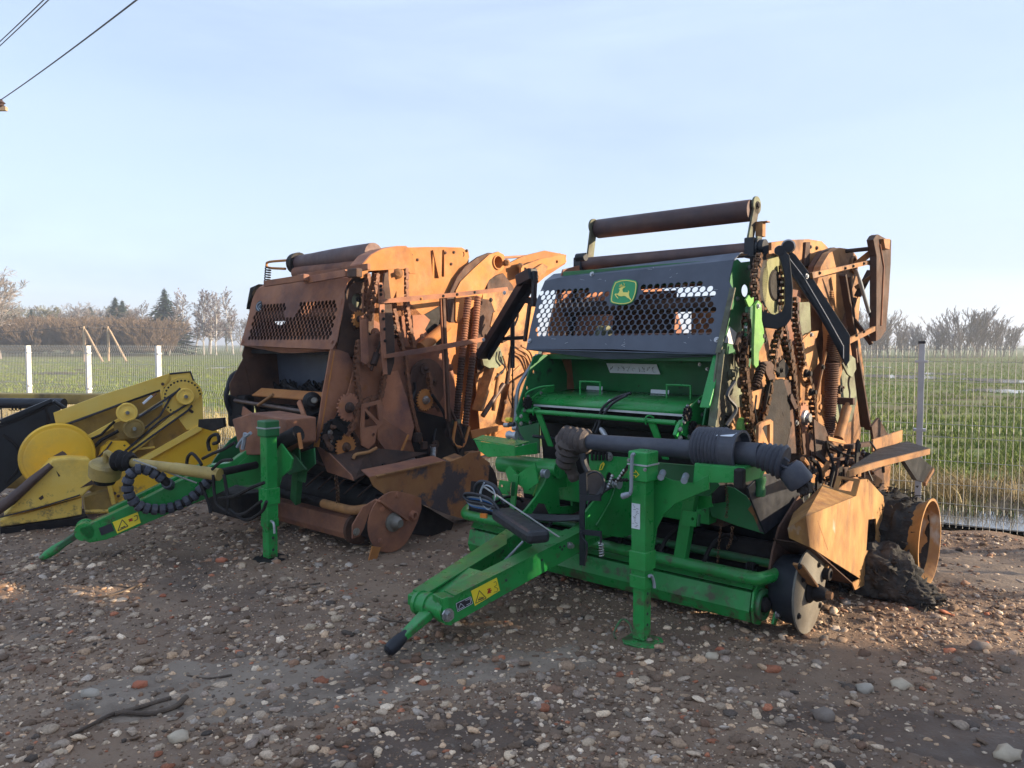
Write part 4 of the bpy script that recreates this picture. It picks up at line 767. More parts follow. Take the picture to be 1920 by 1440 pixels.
# --- parking jack
jb = r.Z((1203, 1196), .02); jt = Vector((jb.x, jb.y, 1.0))
def jk(z): return jb+(jt-jb)*((z-.02)/.98)
jx = jk(.5); J = r.add('jack_tube', G().beam(jk(.36), jk(.93), .088, .088, Y1), GREEN, bevel=.006)
r.add('jack_cap', G().beam(jk(.875), jk(1.035), .118, .118, Y1), GREEN, J, bevel=.008); r.add('cap_strap', G().box(jk(.965)+Vector((.002, -.002, 0)), .123, .123, .008), STEEL, J)
r.add('jack_collar', G().beam(jk(.40), jk(.50), .104, .104, Y1), GREEN, J, bevel=.004); r.add('jack_collar', G().beam(jk(.30), jk(.37), .098, .098, Y1), GREEN, J, bevel=.004)
il = r.add('jack_leg', G().beam(jk(.02), jk(.42), .07, .07, Y1), GREEN, J, bevel=.004)
for z in (.10, .16, .22, .27): r.add('leg_hole', G().lathe(jk(z)+X1*.0345, jk(z)+X1*.0362, [(0, .008), (1, .008)], 10), INK, il)
g = G().prism([jb+Vector((x, y, -.012)) for x, y in ((-.085, -.06), (-.05, -.10), (.05, -.10), (.105, -.05), (.105, .05), (.07, .09), (-.05, .09), (-.09, .05))], .012); r.add('foot_plate', g, GREEN, J, bevel=.003)
r.tb('foot_ring', GREEN, [jb+Vector((-.03, -.03, .02)), jb+Vector((-.07, -.02, .07)), jb+Vector((-.11, -.03, .08)), jb+Vector((-.13, -.07, .02)), jb+Vector((-.10, -.10, .0))], .006, 8, 5, J)
ck = r.add('jack_crank', G().tube(catmull(r.V([(1190, 853), (1187, 852), (1185, 858), (1184, 895), (1183, 921), (1179, 927)], -.70), 3), .010, 8), GREYP, J, smooth=True)
q = r.V([(1181, 926), (1166, 931)], -.71); r.add('crank_grip', G().tube([q[0], q[0].lerp(q[1], .3), q[1].lerp(q[0], .1), q[1]], [.010, .015, .017, .012], 10), GREYP, J, smooth=True)
r.tb('jack_pin', GREYP, r.U([(1217, 1080), (1222, 1080), (1226, 1092), (1227, 1102)], jx.x+.06), .009, 8, 4, J)
fv = jx.y-.0452
ls = r.add('jack_sticker', G().prism([Vector((jx.x+x, fv, z)) for x, z in ((-.04, .62), (.012, .62), (.012, .755), (-.04, .755))], .002), WHITE, J)
g = G(); rs = random.Random(5)
for i in range(16): z = .63+.115*(i/15); x = rs.uniform(-.034, -.01); g.beam(Vector((jx.x+x, fv-.0015, z)), Vector((jx.x+x+rs.uniform(.005, .016), fv-.0015, z+rs.uniform(-.004, .004))), .002, .001, -Y1)
r.add('sticker_print', g, INK, ls)
ya = r.add('yellow_arrow_mark', G().prism([Vector((jx.x+x, jx.y-.0605, z)) for x, z in ((-.045, .905), (-.01, .905), (-.01, .893), (.015, .915), (-.01, .937), (-.01, .925), (-.045, .925))], .002, [[Vector((jx.x+x, jx.y-.0605, z)) for x, z in ((-.041, .909), (-.006, .909), (-.006, .901), (.009, .915), (-.006, .929), (-.006, .921), (-.041, .921))]]), STY, J)
for x, z in ((-.05, .985), (.05, .945)): r.add('bolt', G().bolt(Vector((jx.x+x, jx.y-.059, z)), -Y1, .007), ZINC, J)
r.pv('jack_mount_plate', GREEN, -.52, .014, [(1213, 888), (1222, 884), (1232, 890), (1262, 900), (1300, 905), (1330, 890), (1330, 918), (1296, 932), (1266, 945), (1245, 965), (1232, 990), (1226, 1030), (1214, 1040)], bevel=.003)
for p in ((1243, 886), (1286, 892)): c = r.V(p, -.5); r.add('mount_stub', G().tube([c, c+Vector((.04, -.09, -.01))], .018, 12), GREYP, smooth=True)
r.pv('rear_mount_plate', GREEND, -.30, .014, [(1210, 865), (1330, 875), (1350, 910), (1330, 930), (1250, 930), (1215, 900)])
# --- drive shaft across the front
a, b = r.V((1100, 828), -.42), r.V((1308, 844), -.42); ax = (b-a).normalized()
r.add('shaft_tube', G().lathe(a, b, [(0, .046), (1, .052)], 24), RUBBER, smooth=True)
bl = r.add('shaft_bellows', G().bellows(a-ax*.17, a+ax*.02, .092, .075, 5, .2, 24), BELLOW, smooth=True)
c0 = a-ax*.14
r.add('shaft_bellows', G().bellows(c0+Vector((.03, -.01, .02)), c0+Vector((-.06, .05, -.17)), .100, .060, 4, .22, 20), BELLOW, smooth=True)
r.add('bent_bellows', G().bellows(c0+Vector((-.05, .05, -.12)), c0+Vector((-.02, .10, -.26)), .045, .038, 3, .15, 18), BELLOW, smooth=True)
c1 = b+ax*.25; sw = r.add('shaft_cone', G().bellows(b+Vector((0, 0, .018)), b+ax*.17+Vector((0, 0, .018)), .108, .113, 8, .08, 36), RUBBER, smooth=True)
r.add('cone_cylinder', G().lathe(b+ax*.155+Vector((0, 0, .018)), c1+Vector((0, 0, .012)), [(0, .105), (.9, .105), (.91, .109), (1, .109), (1.0, .095), (.6, .085)], 36), RUBBER, sw, smooth=True)
g = G().prism([b+ax*.13+Vector((0, -.075, .092)), b+ax*.23+Vector((0, -.075, .092)), b+ax*.24+Vector((0, -.04, .108)), b+ax*.15+Vector((0, -.04, .110))], .003); r.add('cone_sticker', g, WHITE, sw)
c2 = c1+ax*.10; r.add('shaft_sleeve', G().lathe(c1-ax*.03, c2, [(0, .060), (1, .062)], 24), RUBBER, smooth=True)
c3 = c2+ax*.12+Vector((0, .01, -.03)); r.add('shaft_bellows', G().bellows(c2-ax*.01, c3, .066, .092, 5, .14, 24), RUBBER, smooth=True)
c4 = c3+Vector((.10, .05, -.10)); dd = Vector((.45, .16, -.60)).normalized()
r.add('joint_housing', G().lathe(c3+dd*.02, c3+dd*.13, [(0, .052), (.2, .066), (.9, .068), (1, .062)], 24), STEEL if 0 else RUBBER, smooth=True)
r.add('joint_rods', G().tube([c3+Vector((-.03, -.05, 0)), c3+dd*.05+Vector((0, -.05, .02))], .007, 6).tube([c3+Vector((-.03, -.03, .05)), c3+dd*.05+Vector((0, -.03, .05))], .007, 6), RUBBER)
r.add('joint_yoke', G().box(c3+dd*.15, .06, .06, .05).lathe(c3+dd*.16-Y1*.05, c3+dd*.16+Y1*.02, [(0, .022), (1, .022)], 12), SOOT, bevel=.005)
# shaft carrier strap and hoses of the holder
k1 = r.V((1100, 880), -.55); g = G()
q = r.V([(1086, 890), (1100, 884), (1101, 930), (1096, 960), (1097, 1060), (1087, 1060), (1087, 930)], -.62); g.prism(q, .008); r.add('holder_strap', g, BLACKP)
r.add('holder_arm', G().prism(r.V([(1087, 928), (1127, 928), (1127, 939), (1087, 939)], -.63), .008), BLACKP)
r.add('holder_arm', G().prism(r.V([(1088, 992), (1128, 996), (1128, 1006), (1088, 1002)], -.63), .008), BLACKP)
r.add('holder_disc', G().lathe(r.V((1112, 905), -.40), r.V((1112, 905), -.36), [(0, .07), (1, .075)], 22), BELLOW, smooth=True)
r.tb('hose', HOSE, r.V([(1097, 905), (1103, 890), (1118, 885), (1130, 895), (1134, 915), (1122, 935), (1106, 930), (1097, 905)], -.52), .006, 8, 4)
r.tb('buckle_strap', BLACKP, r.V([(1090, 998), (1092, 1010), (1100, 1020), (1098, 1045), (1095, 1060)], -.64), .008, 6, 4)
r.tb('buckle_strap', BLACKP, r.V([(1126, 997), (1127, 1010), (1126, 1022), (1127, 1040)], -.64), .007, 6, 4)
r.add('buckle', G().coil(r.V((1127, 1018), -.65), r.V((1128, 1042), -.65), .012, .004, 5), ZINC)
r.tb('shaft_clamp_hose', HOSE, r.V([(1092, 850), (1096, 870), (1103, 885)], -.5), .02, 8, 4)
# hydraulic couplers
for p, q_ in (((1149, 890), (1140, 915)), ((1172, 880), (1155, 905)), ((1182, 868), (1165, 892)), ((1178, 900), (1150, 900))):
    a_, b_ = r.V(p, -.45), r.V(q_, -.45); r.add('hose_coupler', G().bellows(a_, b_, .012, .012, 5, .3, 10), ZINC if p[0] < 1175 else SOOT, smooth=True)
for i in range(5): r.tb('hose', HOSE, r.V([(1135+i*3, 905+i*2), (1120-i*4, 930+i*3), (1110, 960+i*2), (1075-i*6, 968+i*2), (1010, 966+i*2), (985, 965)], -.40-.015*i), .008, 8, 4)
# hose sheath lying on the drawbar, blue hoses, rope
q = r.P([(944, 958), (1005, 1010)], r.U((1000, 1000), -.15), (0.3, -1, 0)); s0, s1 = r.V((940, 962), -.62), r.V((1003, 1003), -.86)
r.add('hose_sheath', G().beam(s0, s1.lerp(s0, -.12), .14, .075, Z1), HOSE, bevel=.025)
for i in range(5):
    e = Vector((0, -.012*i, .013*i)); r.tb('looped_hose', (HOSE, BLUEH, GREYP, HOSE, HOSE)[i], [p+e for p in r.V([(950, 975), (930, 950), (905, 940), (884, 938), (880, 944), (890, 952), (915, 957), (940, 965)], -.62)], .0085, 8, 5)
r.tb('looped_hose', HOSE, r.V([(945, 945), (930, 915), (905, 903), (892, 912), (890, 935)], -.55), .013, 10, 5)
r.tb('tie_cable', GREYP, r.V([(908, 905), (900, 925), (905, 945), (918, 955), (928, 935), (925, 918), (912, 910), (903, 918), (901, 935)], -.66), .005, 8, 5)
r.tb('tie_rope', ROPE, [r.V((908, 913), -.66), onb([(1067, 1022)])[0]+nb*.03], .0055, 8)
r.tb('tie_rod', STEEL, [onl([(958, 1012)])[0]+n2*.09, onl([(912, 1062)])[0]+n2*.08], .008, 8); r.add('rod_washer', G().lathe(onl([(907, 1066)])[0]+n2*.05, onl([(907, 1066)])[0]+n2*.09, [(0, .022), (1, .022)], 12), ZINC)
r.add('side_reflector', G().box(r.V((907, 967), -.25), .05, .02, .03, .3), ORANGEL)
# --- wind guard and pickup
vg = -.12; zg = .30
pts = [Vector((-1.02, .22, .42)), Vector((-1.16, .10, .40)), Vector((-1.20, -.02, .37)), Vector((-1.14, vg-.02, .345)), Vector((-1.0, vg-.03, .34)), Vector((-.4, vg-.03, .335)), Vector((.4, vg-.03, .325)), Vector((1.02, vg-.03, .32)), Vector((1.13, vg-.02, .325)), Vector((1.17, .03, .33)), Vector((1.17, .14, .34))]
WG = r.tb('wind_guard_bar', GREEN, pts, .036, 16, 4)
r.tb('rear_guard_bar', GREEND, [Vector((-1.05, .16, .33)), Vector((1.10, .16, .33))], .026, 12)
for u in (-.9, -.3, .35, .95): r.add('guard_spring', G().coil((u, .10, .30), (u+.05, .10, .30), .03, .006, 4), SOOT)
def prof(us, yz, th, name, mat):
    g = G(); v = []; m = len(yz)
    for u in us: v += [Vector((u, y, z)) for y, z in yz]
    g.raw(v, [(i, (i+1) % m, (i+1) % m+m, i+m) for i in range(m)]+[tuple(range(m-1, -1, -1)), tuple(range(m, 2*m))]); return r.add(name, g, mat, bevel=.003)
prof((-1.10, 1.08), ((-.13, .25), (-.09, .285), (.05, .30), (.10, .27), (.02, .20)), 0, 'crop_roller_beam', GREEN)
prof((-1.10, 1.08), ((-.16, .135), (-.135, .235), (-.06, .235), (-.03, .14), (-.08, .06), (-.14, .07)), 0, 'crop_roller_beam', GREEN)
ce = Vector((1.10, -.075, .165))
e = r.add('roller_end_plate', G().prism([ce+Vector((0, y, z)) for y, z in ((-.08, -.09), (.0, -.12), (.06, -.08), (.08, .02), (.06, .09), (-.02, .12), (-.08, .08), (-.10, 0))], .014), GREEN, bevel=.003)
r.add('roller_end_ring', G().lathe(ce+X1*.008, ce+X1*.035, [(0, .085), (.5, .09), (1, .085), (1, .06), (.4, .058)], 26), GREEND, e, smooth=True)
r.add('roller_hub', G().lathe(ce+X1*.01, ce+X1*.06, [(0, .045), (.7, .04), (1, .02)], 18), SOOT, e, smooth=True)
g = G().prism([Vector((1.175, y, z)) for y, z in ((-.06, .30), (.0, .31), (.03, .22), (.02, .12), (-.04, .05), (-.08, .07), (-.03, .14), (-.02, .2))], .014); r.add('guard_link', g, GREEN, bevel=.003)
r.add('bolt', G().bolt(Vector((1.183, -.035, .115)), X1, .018, .02), ZINC)
# pickup side disc with shaft hub
dc = r.U((1515, 1128), 1.30); dcv = Vector((1.30, dc.y, .235))
outl = [dcv+Vector((0, .22*math.cos(t), .235*math.sin(t))) for t in [R(a_) for a_ in range(60, 330, 12)]]
outl += [dcv+Vector((0, y, z)) for y, z in ((.21, -.09), (.26, .02), (.30, .12), (.33, .24), (.27, .27), (.20, .19), (.15, .20))]
dk = r.add('pickup_side_disc', G().prism(outl, .012), DISCG, bevel=.002)
r.add('pickup_drum_end', G().lathe(dcv-X1*.16+Vector((0, 0, -.01)), dcv-X1*.008, [(0, .16), (.2, .185), (1, .20)], 32), BLACKP, smooth=True)
r.add('disc_hub', G().lathe(dcv+X1*.006, dcv+X1*.10, [(0, .06), (.1, .065), (.3, .045), (.5, .05), (1, .03)], 20), SOOT, dk, smooth=True); r.add('hub_nut', G().lathe(dcv+X1*.09, dcv+X1*.13, [(0, .024), (1, .022)], 6), TAN, dk)
for y, z in ((-.10, .09), (.16, -.12), (.13, .12), (-.15, -.10)): r.add('bolt', G().bolt(dcv+Vector((.006, y, z)), X1, .012), SOOT, dk)
c = dcv+Vector((0, .22, .05)); r.add('disc_eye', G().lathe(c-X1*.03, c+X1*.05, [(0, .035), (.9, .035), (.95, .022), (.5, .02)], 18), SOOT, dk, smooth=True)
r.add('height_strap', G().beam(dcv+Vector((.02, .0, .40)), dcv+Vector((.02, .17, .20)), .012, .05, X1), TAN, bevel=.003)
r.add('pickup_side_plate', G().prism([Vector((1.12, y, z)) for y, z in ((-.02, .30), (.18, .18), (.45, .25), (.62, .55), (.40, .70), (.12, .56), (.04, .44))], .012), DRUST)
r.add('pickup_rib', G().beam(Vector((1.2, .30, .30)), Vector((1.2, .48, .62)), .014, .05, X1), TAN)
for i in range(7):
    u = -.95+i*.29; r.add('pickup_band', G().tube([Vector((u, .10+.26*math.sin(t), .26+.2*math.cos(t))) for t in [R(a_) for a_ in range(-70, 80, 15)]], .012, 6), SOOT)
r.add('pickup_drum', G().lathe((-1.08, .34, .26), (1.08, .34, .26), [(0, .15), (1, .15)], 18), SOOT, smooth=True)
# --- right front bracket, deflector plates, chains
bx = [r.V(p, -.52) for p in ((1303, 870), (1395, 878), (1395, 905), (1300, 905))]
g = G().prism(bx, .01); g.prism([bx[0], bx[1], bx[1]+Vector((0, .30, .01)), bx[0]+Vector((0, .30, .01))], .01); g.prism([bx[1], bx[2], bx[2]+Vector((0, .2, 0)), bx[1]+Vector((0, .3, 0))], .01); r.add('front_bracket_box', g, GREEN, bevel=.002)
r.add('support_bar', G().beam(r.V((1297, 925), -.14), r.V((1275, 1058), -.14), .075, .05, Y1), GREEN, bevel=.004)
r.add('support_bar', G().beam(r.V((1297, 925), -.16)+Vector((0, .03, 0)), r.V((1318, 905), .05), .055, .05), GREEN, bevel=.004)
r.pv('lamp_plate', GREEN, -.23, .006, [(1281, 957), (1308, 960), (1305, 988), (1278, 984)], [ell(1299, 973, 2.8, 3, 10)])
r.pu('lamp_plate', GREEND, r.V((1308, 960), -.20).x+.018, .006, [(1309, 964), (1314, 965), (1312, 986), (1307, 987)])
r.pv('deflector_plate', GREEND, .0, .010, [(1310, 912), (1345, 906), (1378, 915), (1400, 930), (1420, 960), (1433, 1001), (1380, 985), (1335, 968), (1326, 935)])
r.pu('deflector_side_plate', BLACKP, r.V((1433, 1001), .0).x, .012, [(1433, 1001), (1404, 930), (1400, 915), (1425, 890), (1465, 885), (1500, 910), (1497, 950)])
r.pv('hanging_bracket', GREEN, -.08, .012, [(1305, 930), (1333, 925), (1338, 950), (1310, 955)])
r.pv('lit_corner_plate', TANP, -.012, .004, [(1413, 968), (1402, 955), (1410, 945), (1432, 998), (1425, 998)])
r.add('grease_pot', G().lathe(r.V((1424, 930), -.1), r.V((1424, 893), -.1), [(0, .03), (.3, .035), (.5, .028), (.8, .036), (1, .034)], 14), GREEND, smooth=True)
r.add('hose_block', G().box(r.V((1387, 897), -.56), .05, .05, .10), SOOT, bevel=.012)
for pts_ in ([(1363, 882), (1361, 910), (1364, 940), (1361, 975)], [(1352, 985), (1348, 1020), (1345, 1060)], [(1373, 990), (1370, 1015), (1362, 1030)]):
    q = catmull(r.V(pts_, -.16), 5); g = G(); L0 = 0
    for i_ in range(len(q)-1): g.tube(ring(q[i_], Vector((1, 0, 0)) if i_ % 2 else Vector((0, 1, 0)), .008, 8)+[ring(q[i_], Vector((1, 0, 0)) if i_ % 2 else Vector((0, 1, 0)), .008, 8)[0]], .0025, 5)
    r.add('hanging_chain', g, CHAINM)
# --- right side of the baler: drives, chains, guard frame
r = B
r.pu('top_body_plate', TAN, .60, .05, [(1440, 455), (1480, 450), (1510, 449), (1535, 453), (1543, 462), (1543, 500), (1500, 540), (1440, 540)], [[(1495, 465), (1500, 462), (1504, 465), (1505, 498), (1494, 498)]])
r.pu('top_body_rib', DRUST, .635, .02, [(1509, 454), (1517, 454), (1516, 500), (1505, 500)])
bolts(r, [(1519, 463), (1531, 465)], .63, DRUST)
r.pu('tailgate_arm', TAN, .78, .05, [(1523, 545), (1533, 500), (1548, 475), (1568, 465), (1590, 468), (1601, 482), (1604, 520), (1600, 560), (1590, 600), (1575, 690), (1560, 740), (1545, 740), (1550, 640), (1545, 560)], [ell(1596, 497, 6.5, 17, 18)])
r.pu('tailgate_arm', DRUST, .70, .04, [(1512, 545), (1520, 500), (1537, 472), (1560, 464), (1575, 470), (1545, 500), (1535, 545)])
c = r.U((1596, 497), .79); r.add('pivot_tube', G().lathe(c-X1*.2, c+X1*.03, [(0, .07), (1, .07), (1, .058), (.3, .055)], 26, caps=False), TAN, smooth=True)
r.pu('side_frame_plate', TAN, .66, .02, [(1405, 640), (1440, 600), (1500, 560), (1545, 560), (1560, 700), (1560, 800), (1590, 850), (1500, 870), (1400, 840), (1390, 740)])
r.pu('side_frame_plate', RUST, .69, .015, [(1470, 540), (1500, 545), (1498, 640), (1475, 660), (1465, 620)])
r.pu('light_cover_plate', MGREEN, .72, .015, [(1497, 567), (1517, 566), (1519, 620), (1502, 632), (1497, 600)])
r.pu('torn_sheet', TAN, .76, .012, [(1500, 640), (1520, 622), (1534, 620), (1528, 640), (1535, 680), (1520, 700), (1508, 690)])
r.pu('torn_sheet', MGREEN, .74, .012, [(1562, 730), (1580, 690), (1592, 670), (1606, 700), (1608, 740), (1596, 790), (1572, 800), (1560, 770)])
r.pu('torn_sheet', TAN, .72, .012, [(1580, 560), (1604, 555), (1600, 600), (1590, 680), (1575, 700), (1570, 640)])
r.pu('brace', TAN, .80, .02, [(1594, 575), (1606, 560), (1612, 545), (1604, 640), (1592, 680), (1582, 680)])
r.pu('mould_grey_sheet', MGREEN, .735, .012, [(1352, 668), (1378, 660), (1396, 720), (1392, 775), (1365, 800), (1335, 805), (1340, 740)])
r.pu('dark_side_sheet', SOOT, .835, .02, [(1442, 715), (1466, 710), (1478, 750), (1480, 800), (1470, 845), (1425, 845), (1430, 780)])
r.pu('dark_side_sheet', DRUST, .825, .02, [(1466, 712), (1490, 712), (1494, 760), (1500, 850), (1470, 850), (1480, 800)])
r.add('plate_edge', G().beam(r.U((1492, 730), .83), r.U((1505, 850), .83), .02, .012, X1), TAN)
r.pu('tan_patch', ORUST, .81, .012, [(1490, 683), (1497, 680), (1495, 700), (1488, 702)]); r.pu('tan_patch', ORUST, .80, .012, [(1490, 730), (1503, 750), (1502, 755), (1492, 756)])
r.pu('tan_patch', TAN, .80, .012, [(1408, 735), (1430, 728), (1425, 760), (1420, 768), (1410, 765)])
r.pu('curved_guard', DRUST, .86, .02, [(1430, 678), (1443, 677), (1449, 685), (1447, 700), (1452, 710), (1440, 713), (1434, 700)])
# big sprocket behind slotted black guard
c = r.U((1450, 535), .80); sp = r.add('large_sprocket', G().lathe(c-X1*.01, c+X1*.01, [(0, .19), (1, .19)], 34), FADE)
r.add('sprocket_teeth', G().gear(c, X1, .205, 34, .014, .17), TAN, sp); r.add('sprocket_hub', G().lathe(c, c+X1*.02, [(0, .105), (.4, .105), (1, .09)], 28), SOOT, sp, smooth=True)
U_ = [(1426, 570), (1432, 612), (1455, 617), (1470, 612), (1484, 595), (1486, 560), (1486, 500), (1480, 470), (1466, 466), (1460, 480), (1471, 500), (1471, 580), (1464, 590), (1450, 592), (1438, 590), (1430, 575)]
nA_ = Vector((.55, -.835, 0)).normalized(); pS_ = r.U((1455, 590), .90)
r.add('slotted_guard', G().prism(r.P([(1424, 560), (1430, 614), (1456, 617), (1473, 611), (1484, 596), (1486, 540), (1480, 480), (1466, 464), (1455, 466), (1463, 490), (1471, 520), (1471, 570), (1466, 584), (1452, 590), (1436, 586), (1432, 566)], pS_, nA_), .03), BLACKP, bevel=.004)
r.add('sun_block_plate', G().prism([Vector((.85, y, z)) for y, z in ((-.15, .70), (.35, .66), (.35, 1.04), (-.02, 1.04), (-.15, .95))], .012), SOOT)  # added plate, blocks the sun leaking onto the yoke

def chn(pts, u, w=.044, pitch=.036, h=.032): return r.add('drive_chain', G().chain(catmull(r.U(pts, u), 4), w, pitch, h), CHAINM)
chn([(1424, 478), (1415, 520), (1417, 560), (1425, 580)], .84); chn([(1466, 500), (1468, 540), (1465, 580)], .84)
chn([(1491, 560), (1491, 600), (1500, 650), (1507, 700)], .84); chn([(1470, 612), (1472, 640), (1480, 680), (1484, 712)], .84)
chn([(1464, 615), (1452, 650), (1447, 690), (1440, 740), (1428, 785)], .83); chn([(1400, 640), (1394, 680), (1399, 740), (1403, 790), (1412, 840)], .86)
chn([(1398, 590), (1400, 620), (1395, 650), (1396, 700), (1404, 760), (1407, 800)], .84); chn([(1511, 700), (1522, 740), (1524, 790), (1518, 810)], .84)
chn([(1480, 640), (1488, 690), (1492, 740), (1497, 790), (1501, 850)], .85, .022)
# light green lever
r.pu('cheek_shade_plate', SOOT, .80, .02, [(1408, 480), (1434, 476), (1438, 520), (1430, 600), (1412, 645), (1402, 600), (1413, 560)])  # added plate behind the chain, puts the green cheek in shade
r.pu('tension_lever', LGREEN, .90, .018, [(1414, 572), (1420, 563), (1426, 570), (1426, 600), (1430, 618), (1431, 640), (1421, 660), (1420, 685), (1415, 690), (1411, 684), (1411, 650)])
bolts(r, [(1421, 574)], .91); bolts(r, [(1430, 630), (1434, 637)], .90, SOOT, .016)
r.pu('green_upright', GREEND, .84, .02, [(1400, 575), (1411, 572), (1412, 600), (1410, 640), (1404, 690), (1396, 680), (1398, 620)])
r.pu('torn_tip', LGREEN, .88, .012, [(1397, 562), (1403, 553), (1407, 560), (1412, 557), (1411, 572), (1403, 576), (1400, 570)]); r.pu('green_tab', LGREEN, .78, .012, [(1374, 664), (1384, 653), (1383, 664)])
r.add('tension_spring', G().coil(r.U((1430, 680), .87), r.U((1416, 725), .87), .022, .007, 9), DRUST)
# sprockets lower down
for (x, y), rad, u, m_ in (((1508, 700), .055, .86, TAN), ((1506, 783), .105, .85, RUST), ((1517, 735), .05, .86, TAN)):
    c = r.U((x, y), u); s_ = r.add('sprocket', G().gear(c, X1, rad, 14, .014, rad*.3), m_); r.add('sprocket_hub', G().lathe(c, c+X1*.05, [(0, rad*.55), (.5, rad*.5), (.6, rad*.33), (1, rad*.3)], 18), ZINC if rad > .1 else SOOT, s_, smooth=True)
c = r.U((1386, 800), .80); s_ = r.add('sprocket', G().gear(c, X1, .12, 20, .016, .05), TAN); r.add('sprocket_hub', G().lathe(c, c+X1*.04, [(0, .06), (1, .05)], 18), LGREEN, s_)
r.pu('chain_idler_plate', SOOT, .845, .012, [(1452, 690), (1468, 672), (1478, 690), (1474, 708), (1458, 708)])
for p in ((1458, 684), (1466, 694), (1460, 702)): r.add('bolt', G().bolt(r.U(p, .855), X1, .012), SOOT)
# triangular A bracket
o_ = [(1420, 845), (1420, 798), (1424, 792), (1442, 786), (1446, 790), (1447, 842), (1441, 842), (1440, 838), (1436, 846)]
r.pu('triangular_bracket', TAN, .93, .018, [(1419, 850), (1420, 797), (1425, 792), (1442, 786), (1447, 790), (1447, 843), (1439, 847), (1436, 849), (1428, 826), (1424, 850)], [[(1427, 803), (1430, 798), (1441, 795), (1441, 838)]])
# corrugated hose
r.add('corrugated_hose', G().bellows(r.U((1556, 545), .80), r.U((1558, 600), .80), .026, .028, 14, .25, 16), TAN, smooth=True)
r.add('corrugated_hose', G().bellows(r.U((1563, 628), .86), r.U((1560, 680), .87), .044, .055, 14, .22, 18), DRUST, smooth=True)
r.add('corrugated_hose', G().bellows(r.U((1560, 680), .87), r.U((1555, 815), .86), .055, .042, 32, .2, 18), DRUST, smooth=True)
r.tb('thin_pipe', TAN, r.U([(1545, 800), (1537, 815), (1530, 760), (1540, 700), (1549, 660)], .84), .010, 8, 4)
r.add('hydraulic_cylinder', G().lathe(r.U((1590, 757), .95), r.U((1572, 822), .95), [(0, .02), (.1, .02), (.11, .034), (1, .034)], 18), TAN, smooth=True)
r.add('cylinder_mount', G().box(r.U((1586, 752), .93), .12, .05, .05), DRUST, bevel=.006)
# black folded channel (guard arm)
a, b = r.U((1466, 478), .93), r.U((1590, 682), 1.02)
pA_ = r.U((1520, 570), .97)
def parm(name, m_, pts, off, th=.03): return r.add(name, G().prism([p-nA_*off for p in r.P(pts, pA_, nA_)], th), m_, bevel=.003)
parm('guard_arm', BLACKP, [(1458, 478), (1466, 470), (1476, 481), (1506, 520), (1550, 595), (1580, 649), (1580, 672), (1587, 686), (1583, 664), (1571, 645)], 0); r.tb('arm_edge_highlight', STEEL, [p+nA_*.017 for p in r.P([(1476, 481), (1506, 520), (1550, 595), (1580, 649), (1580, 672)], pA_, nA_)], .0028, 6)  # thin bright tube draws the highlight along the arm's ridge
a2, b2 = r.U((1478, 476), .92), r.U((1597, 676), 1.005); parm('guard_arm_flange', BLACKP, [(1476, 481), (1482, 470), (1492, 478), (1519, 514), (1594, 629), (1593, 676), (1588, 684), (1580, 672), (1580, 649), (1550, 595), (1506, 520)], .012)
r.add('arm_pivot', G().lathe(r.U((1478, 462), .80), r.U((1478, 462), .96), [(0, .04), (.6, .045), (1, .035)], 18), BLACKP, smooth=True); r.add('arm_pivot', G().lathe(r.U((1462, 470), .82), r.U((1462, 470), .92), [(0, .035), (1, .03)], 16), BLACKP, smooth=True)
r.pu('arm_end_plate', MGREEN, .93, .014, [(1578, 682), (1592, 664), (1602, 672), (1604, 692), (1596, 708), (1588, 702)])
bolts(r, [(1512, 518)], .965, STEEL, .012); bolts(r, [(1580, 643)], 1.02, STEEL, .012)
# guard frame straps and the rear post
r.add('frame_strap', G().prism(r.U([(1520, 511), (1575, 500), (1628, 488), (1645, 492), (1660, 497), (1659, 503), (1645, 501), (1628, 496), (1575, 508), (1522, 522)], .98), .02), TAN)
r.add('frame_strap', G().prism(r.U([(1586, 636), (1620, 621), (1652, 605), (1654, 613), (1622, 629), (1590, 645)], 1.03), .02), TAN)
bolts(r, [(1536, 512), (1584, 503), (1599, 499), (1619, 494), (1642, 497)], .99, SOOT, .008); bolts(r, [(1605, 629), (1619, 622), (1650, 609)], 1.04, SOOT, .008)
r.pu('rear_frame_post', DRUST, 1.02, .05, [(1636, 442), (1640, 440), (1655, 448), (1665, 450), (1664, 495), (1660, 560), (1655, 620), (1645, 635), (1636, 640), (1637, 570), (1637, 480), (1631, 450)])
r.add('post_edge', G().tube(r.U([(1650, 458), (1657, 500), (1652, 610)], 1.05), .006, 6), RUST); r.pu('post_cap', TAN, 1.06, .03, [(1653, 448), (1665, 448), (1664, 468), (1656, 466)])
r.tb('frame_tube', DRUST, [r.U((1585, 471), .80), r.U((1634, 466), 1.0)], .016)
r.add('frame_strap', G().beam(r.U((1600, 500), .85), r.U((1634, 473), 1.0), .014, .045, X1), TAN)
r.add('frame_diagonal', G().beam(r.U((1604, 540), .84), r.U((1646, 510), .98), .03, .03), TAN); r.add('frame_strut', G().beam(r.U((1608, 555), .86), r.U((1632, 508), .9), .02, .05, X1), DRUST)
r.add('gas_strut', G().lathe(r.U((1606, 505), 1.0), r.U((1629, 585), 1.0), [(0, .008), (.3, .014), (1, .014)], 12), GREYP, smooth=True); r.tb('gas_strut_rod', SOOT, [r.U((1629, 585), 1.0), r.U((1636, 610), 1.0)], .006, 6)
r.add('frame_strut', G().beam(r.U((1601, 600), .9), r.U((1634, 645), 1.0), .02, .03, X1), DRUST); r.add('frame_strut', G().beam(r.U((1596, 600), .88), r.U((1604, 680), .9), .02, .035, X1), DRUST)
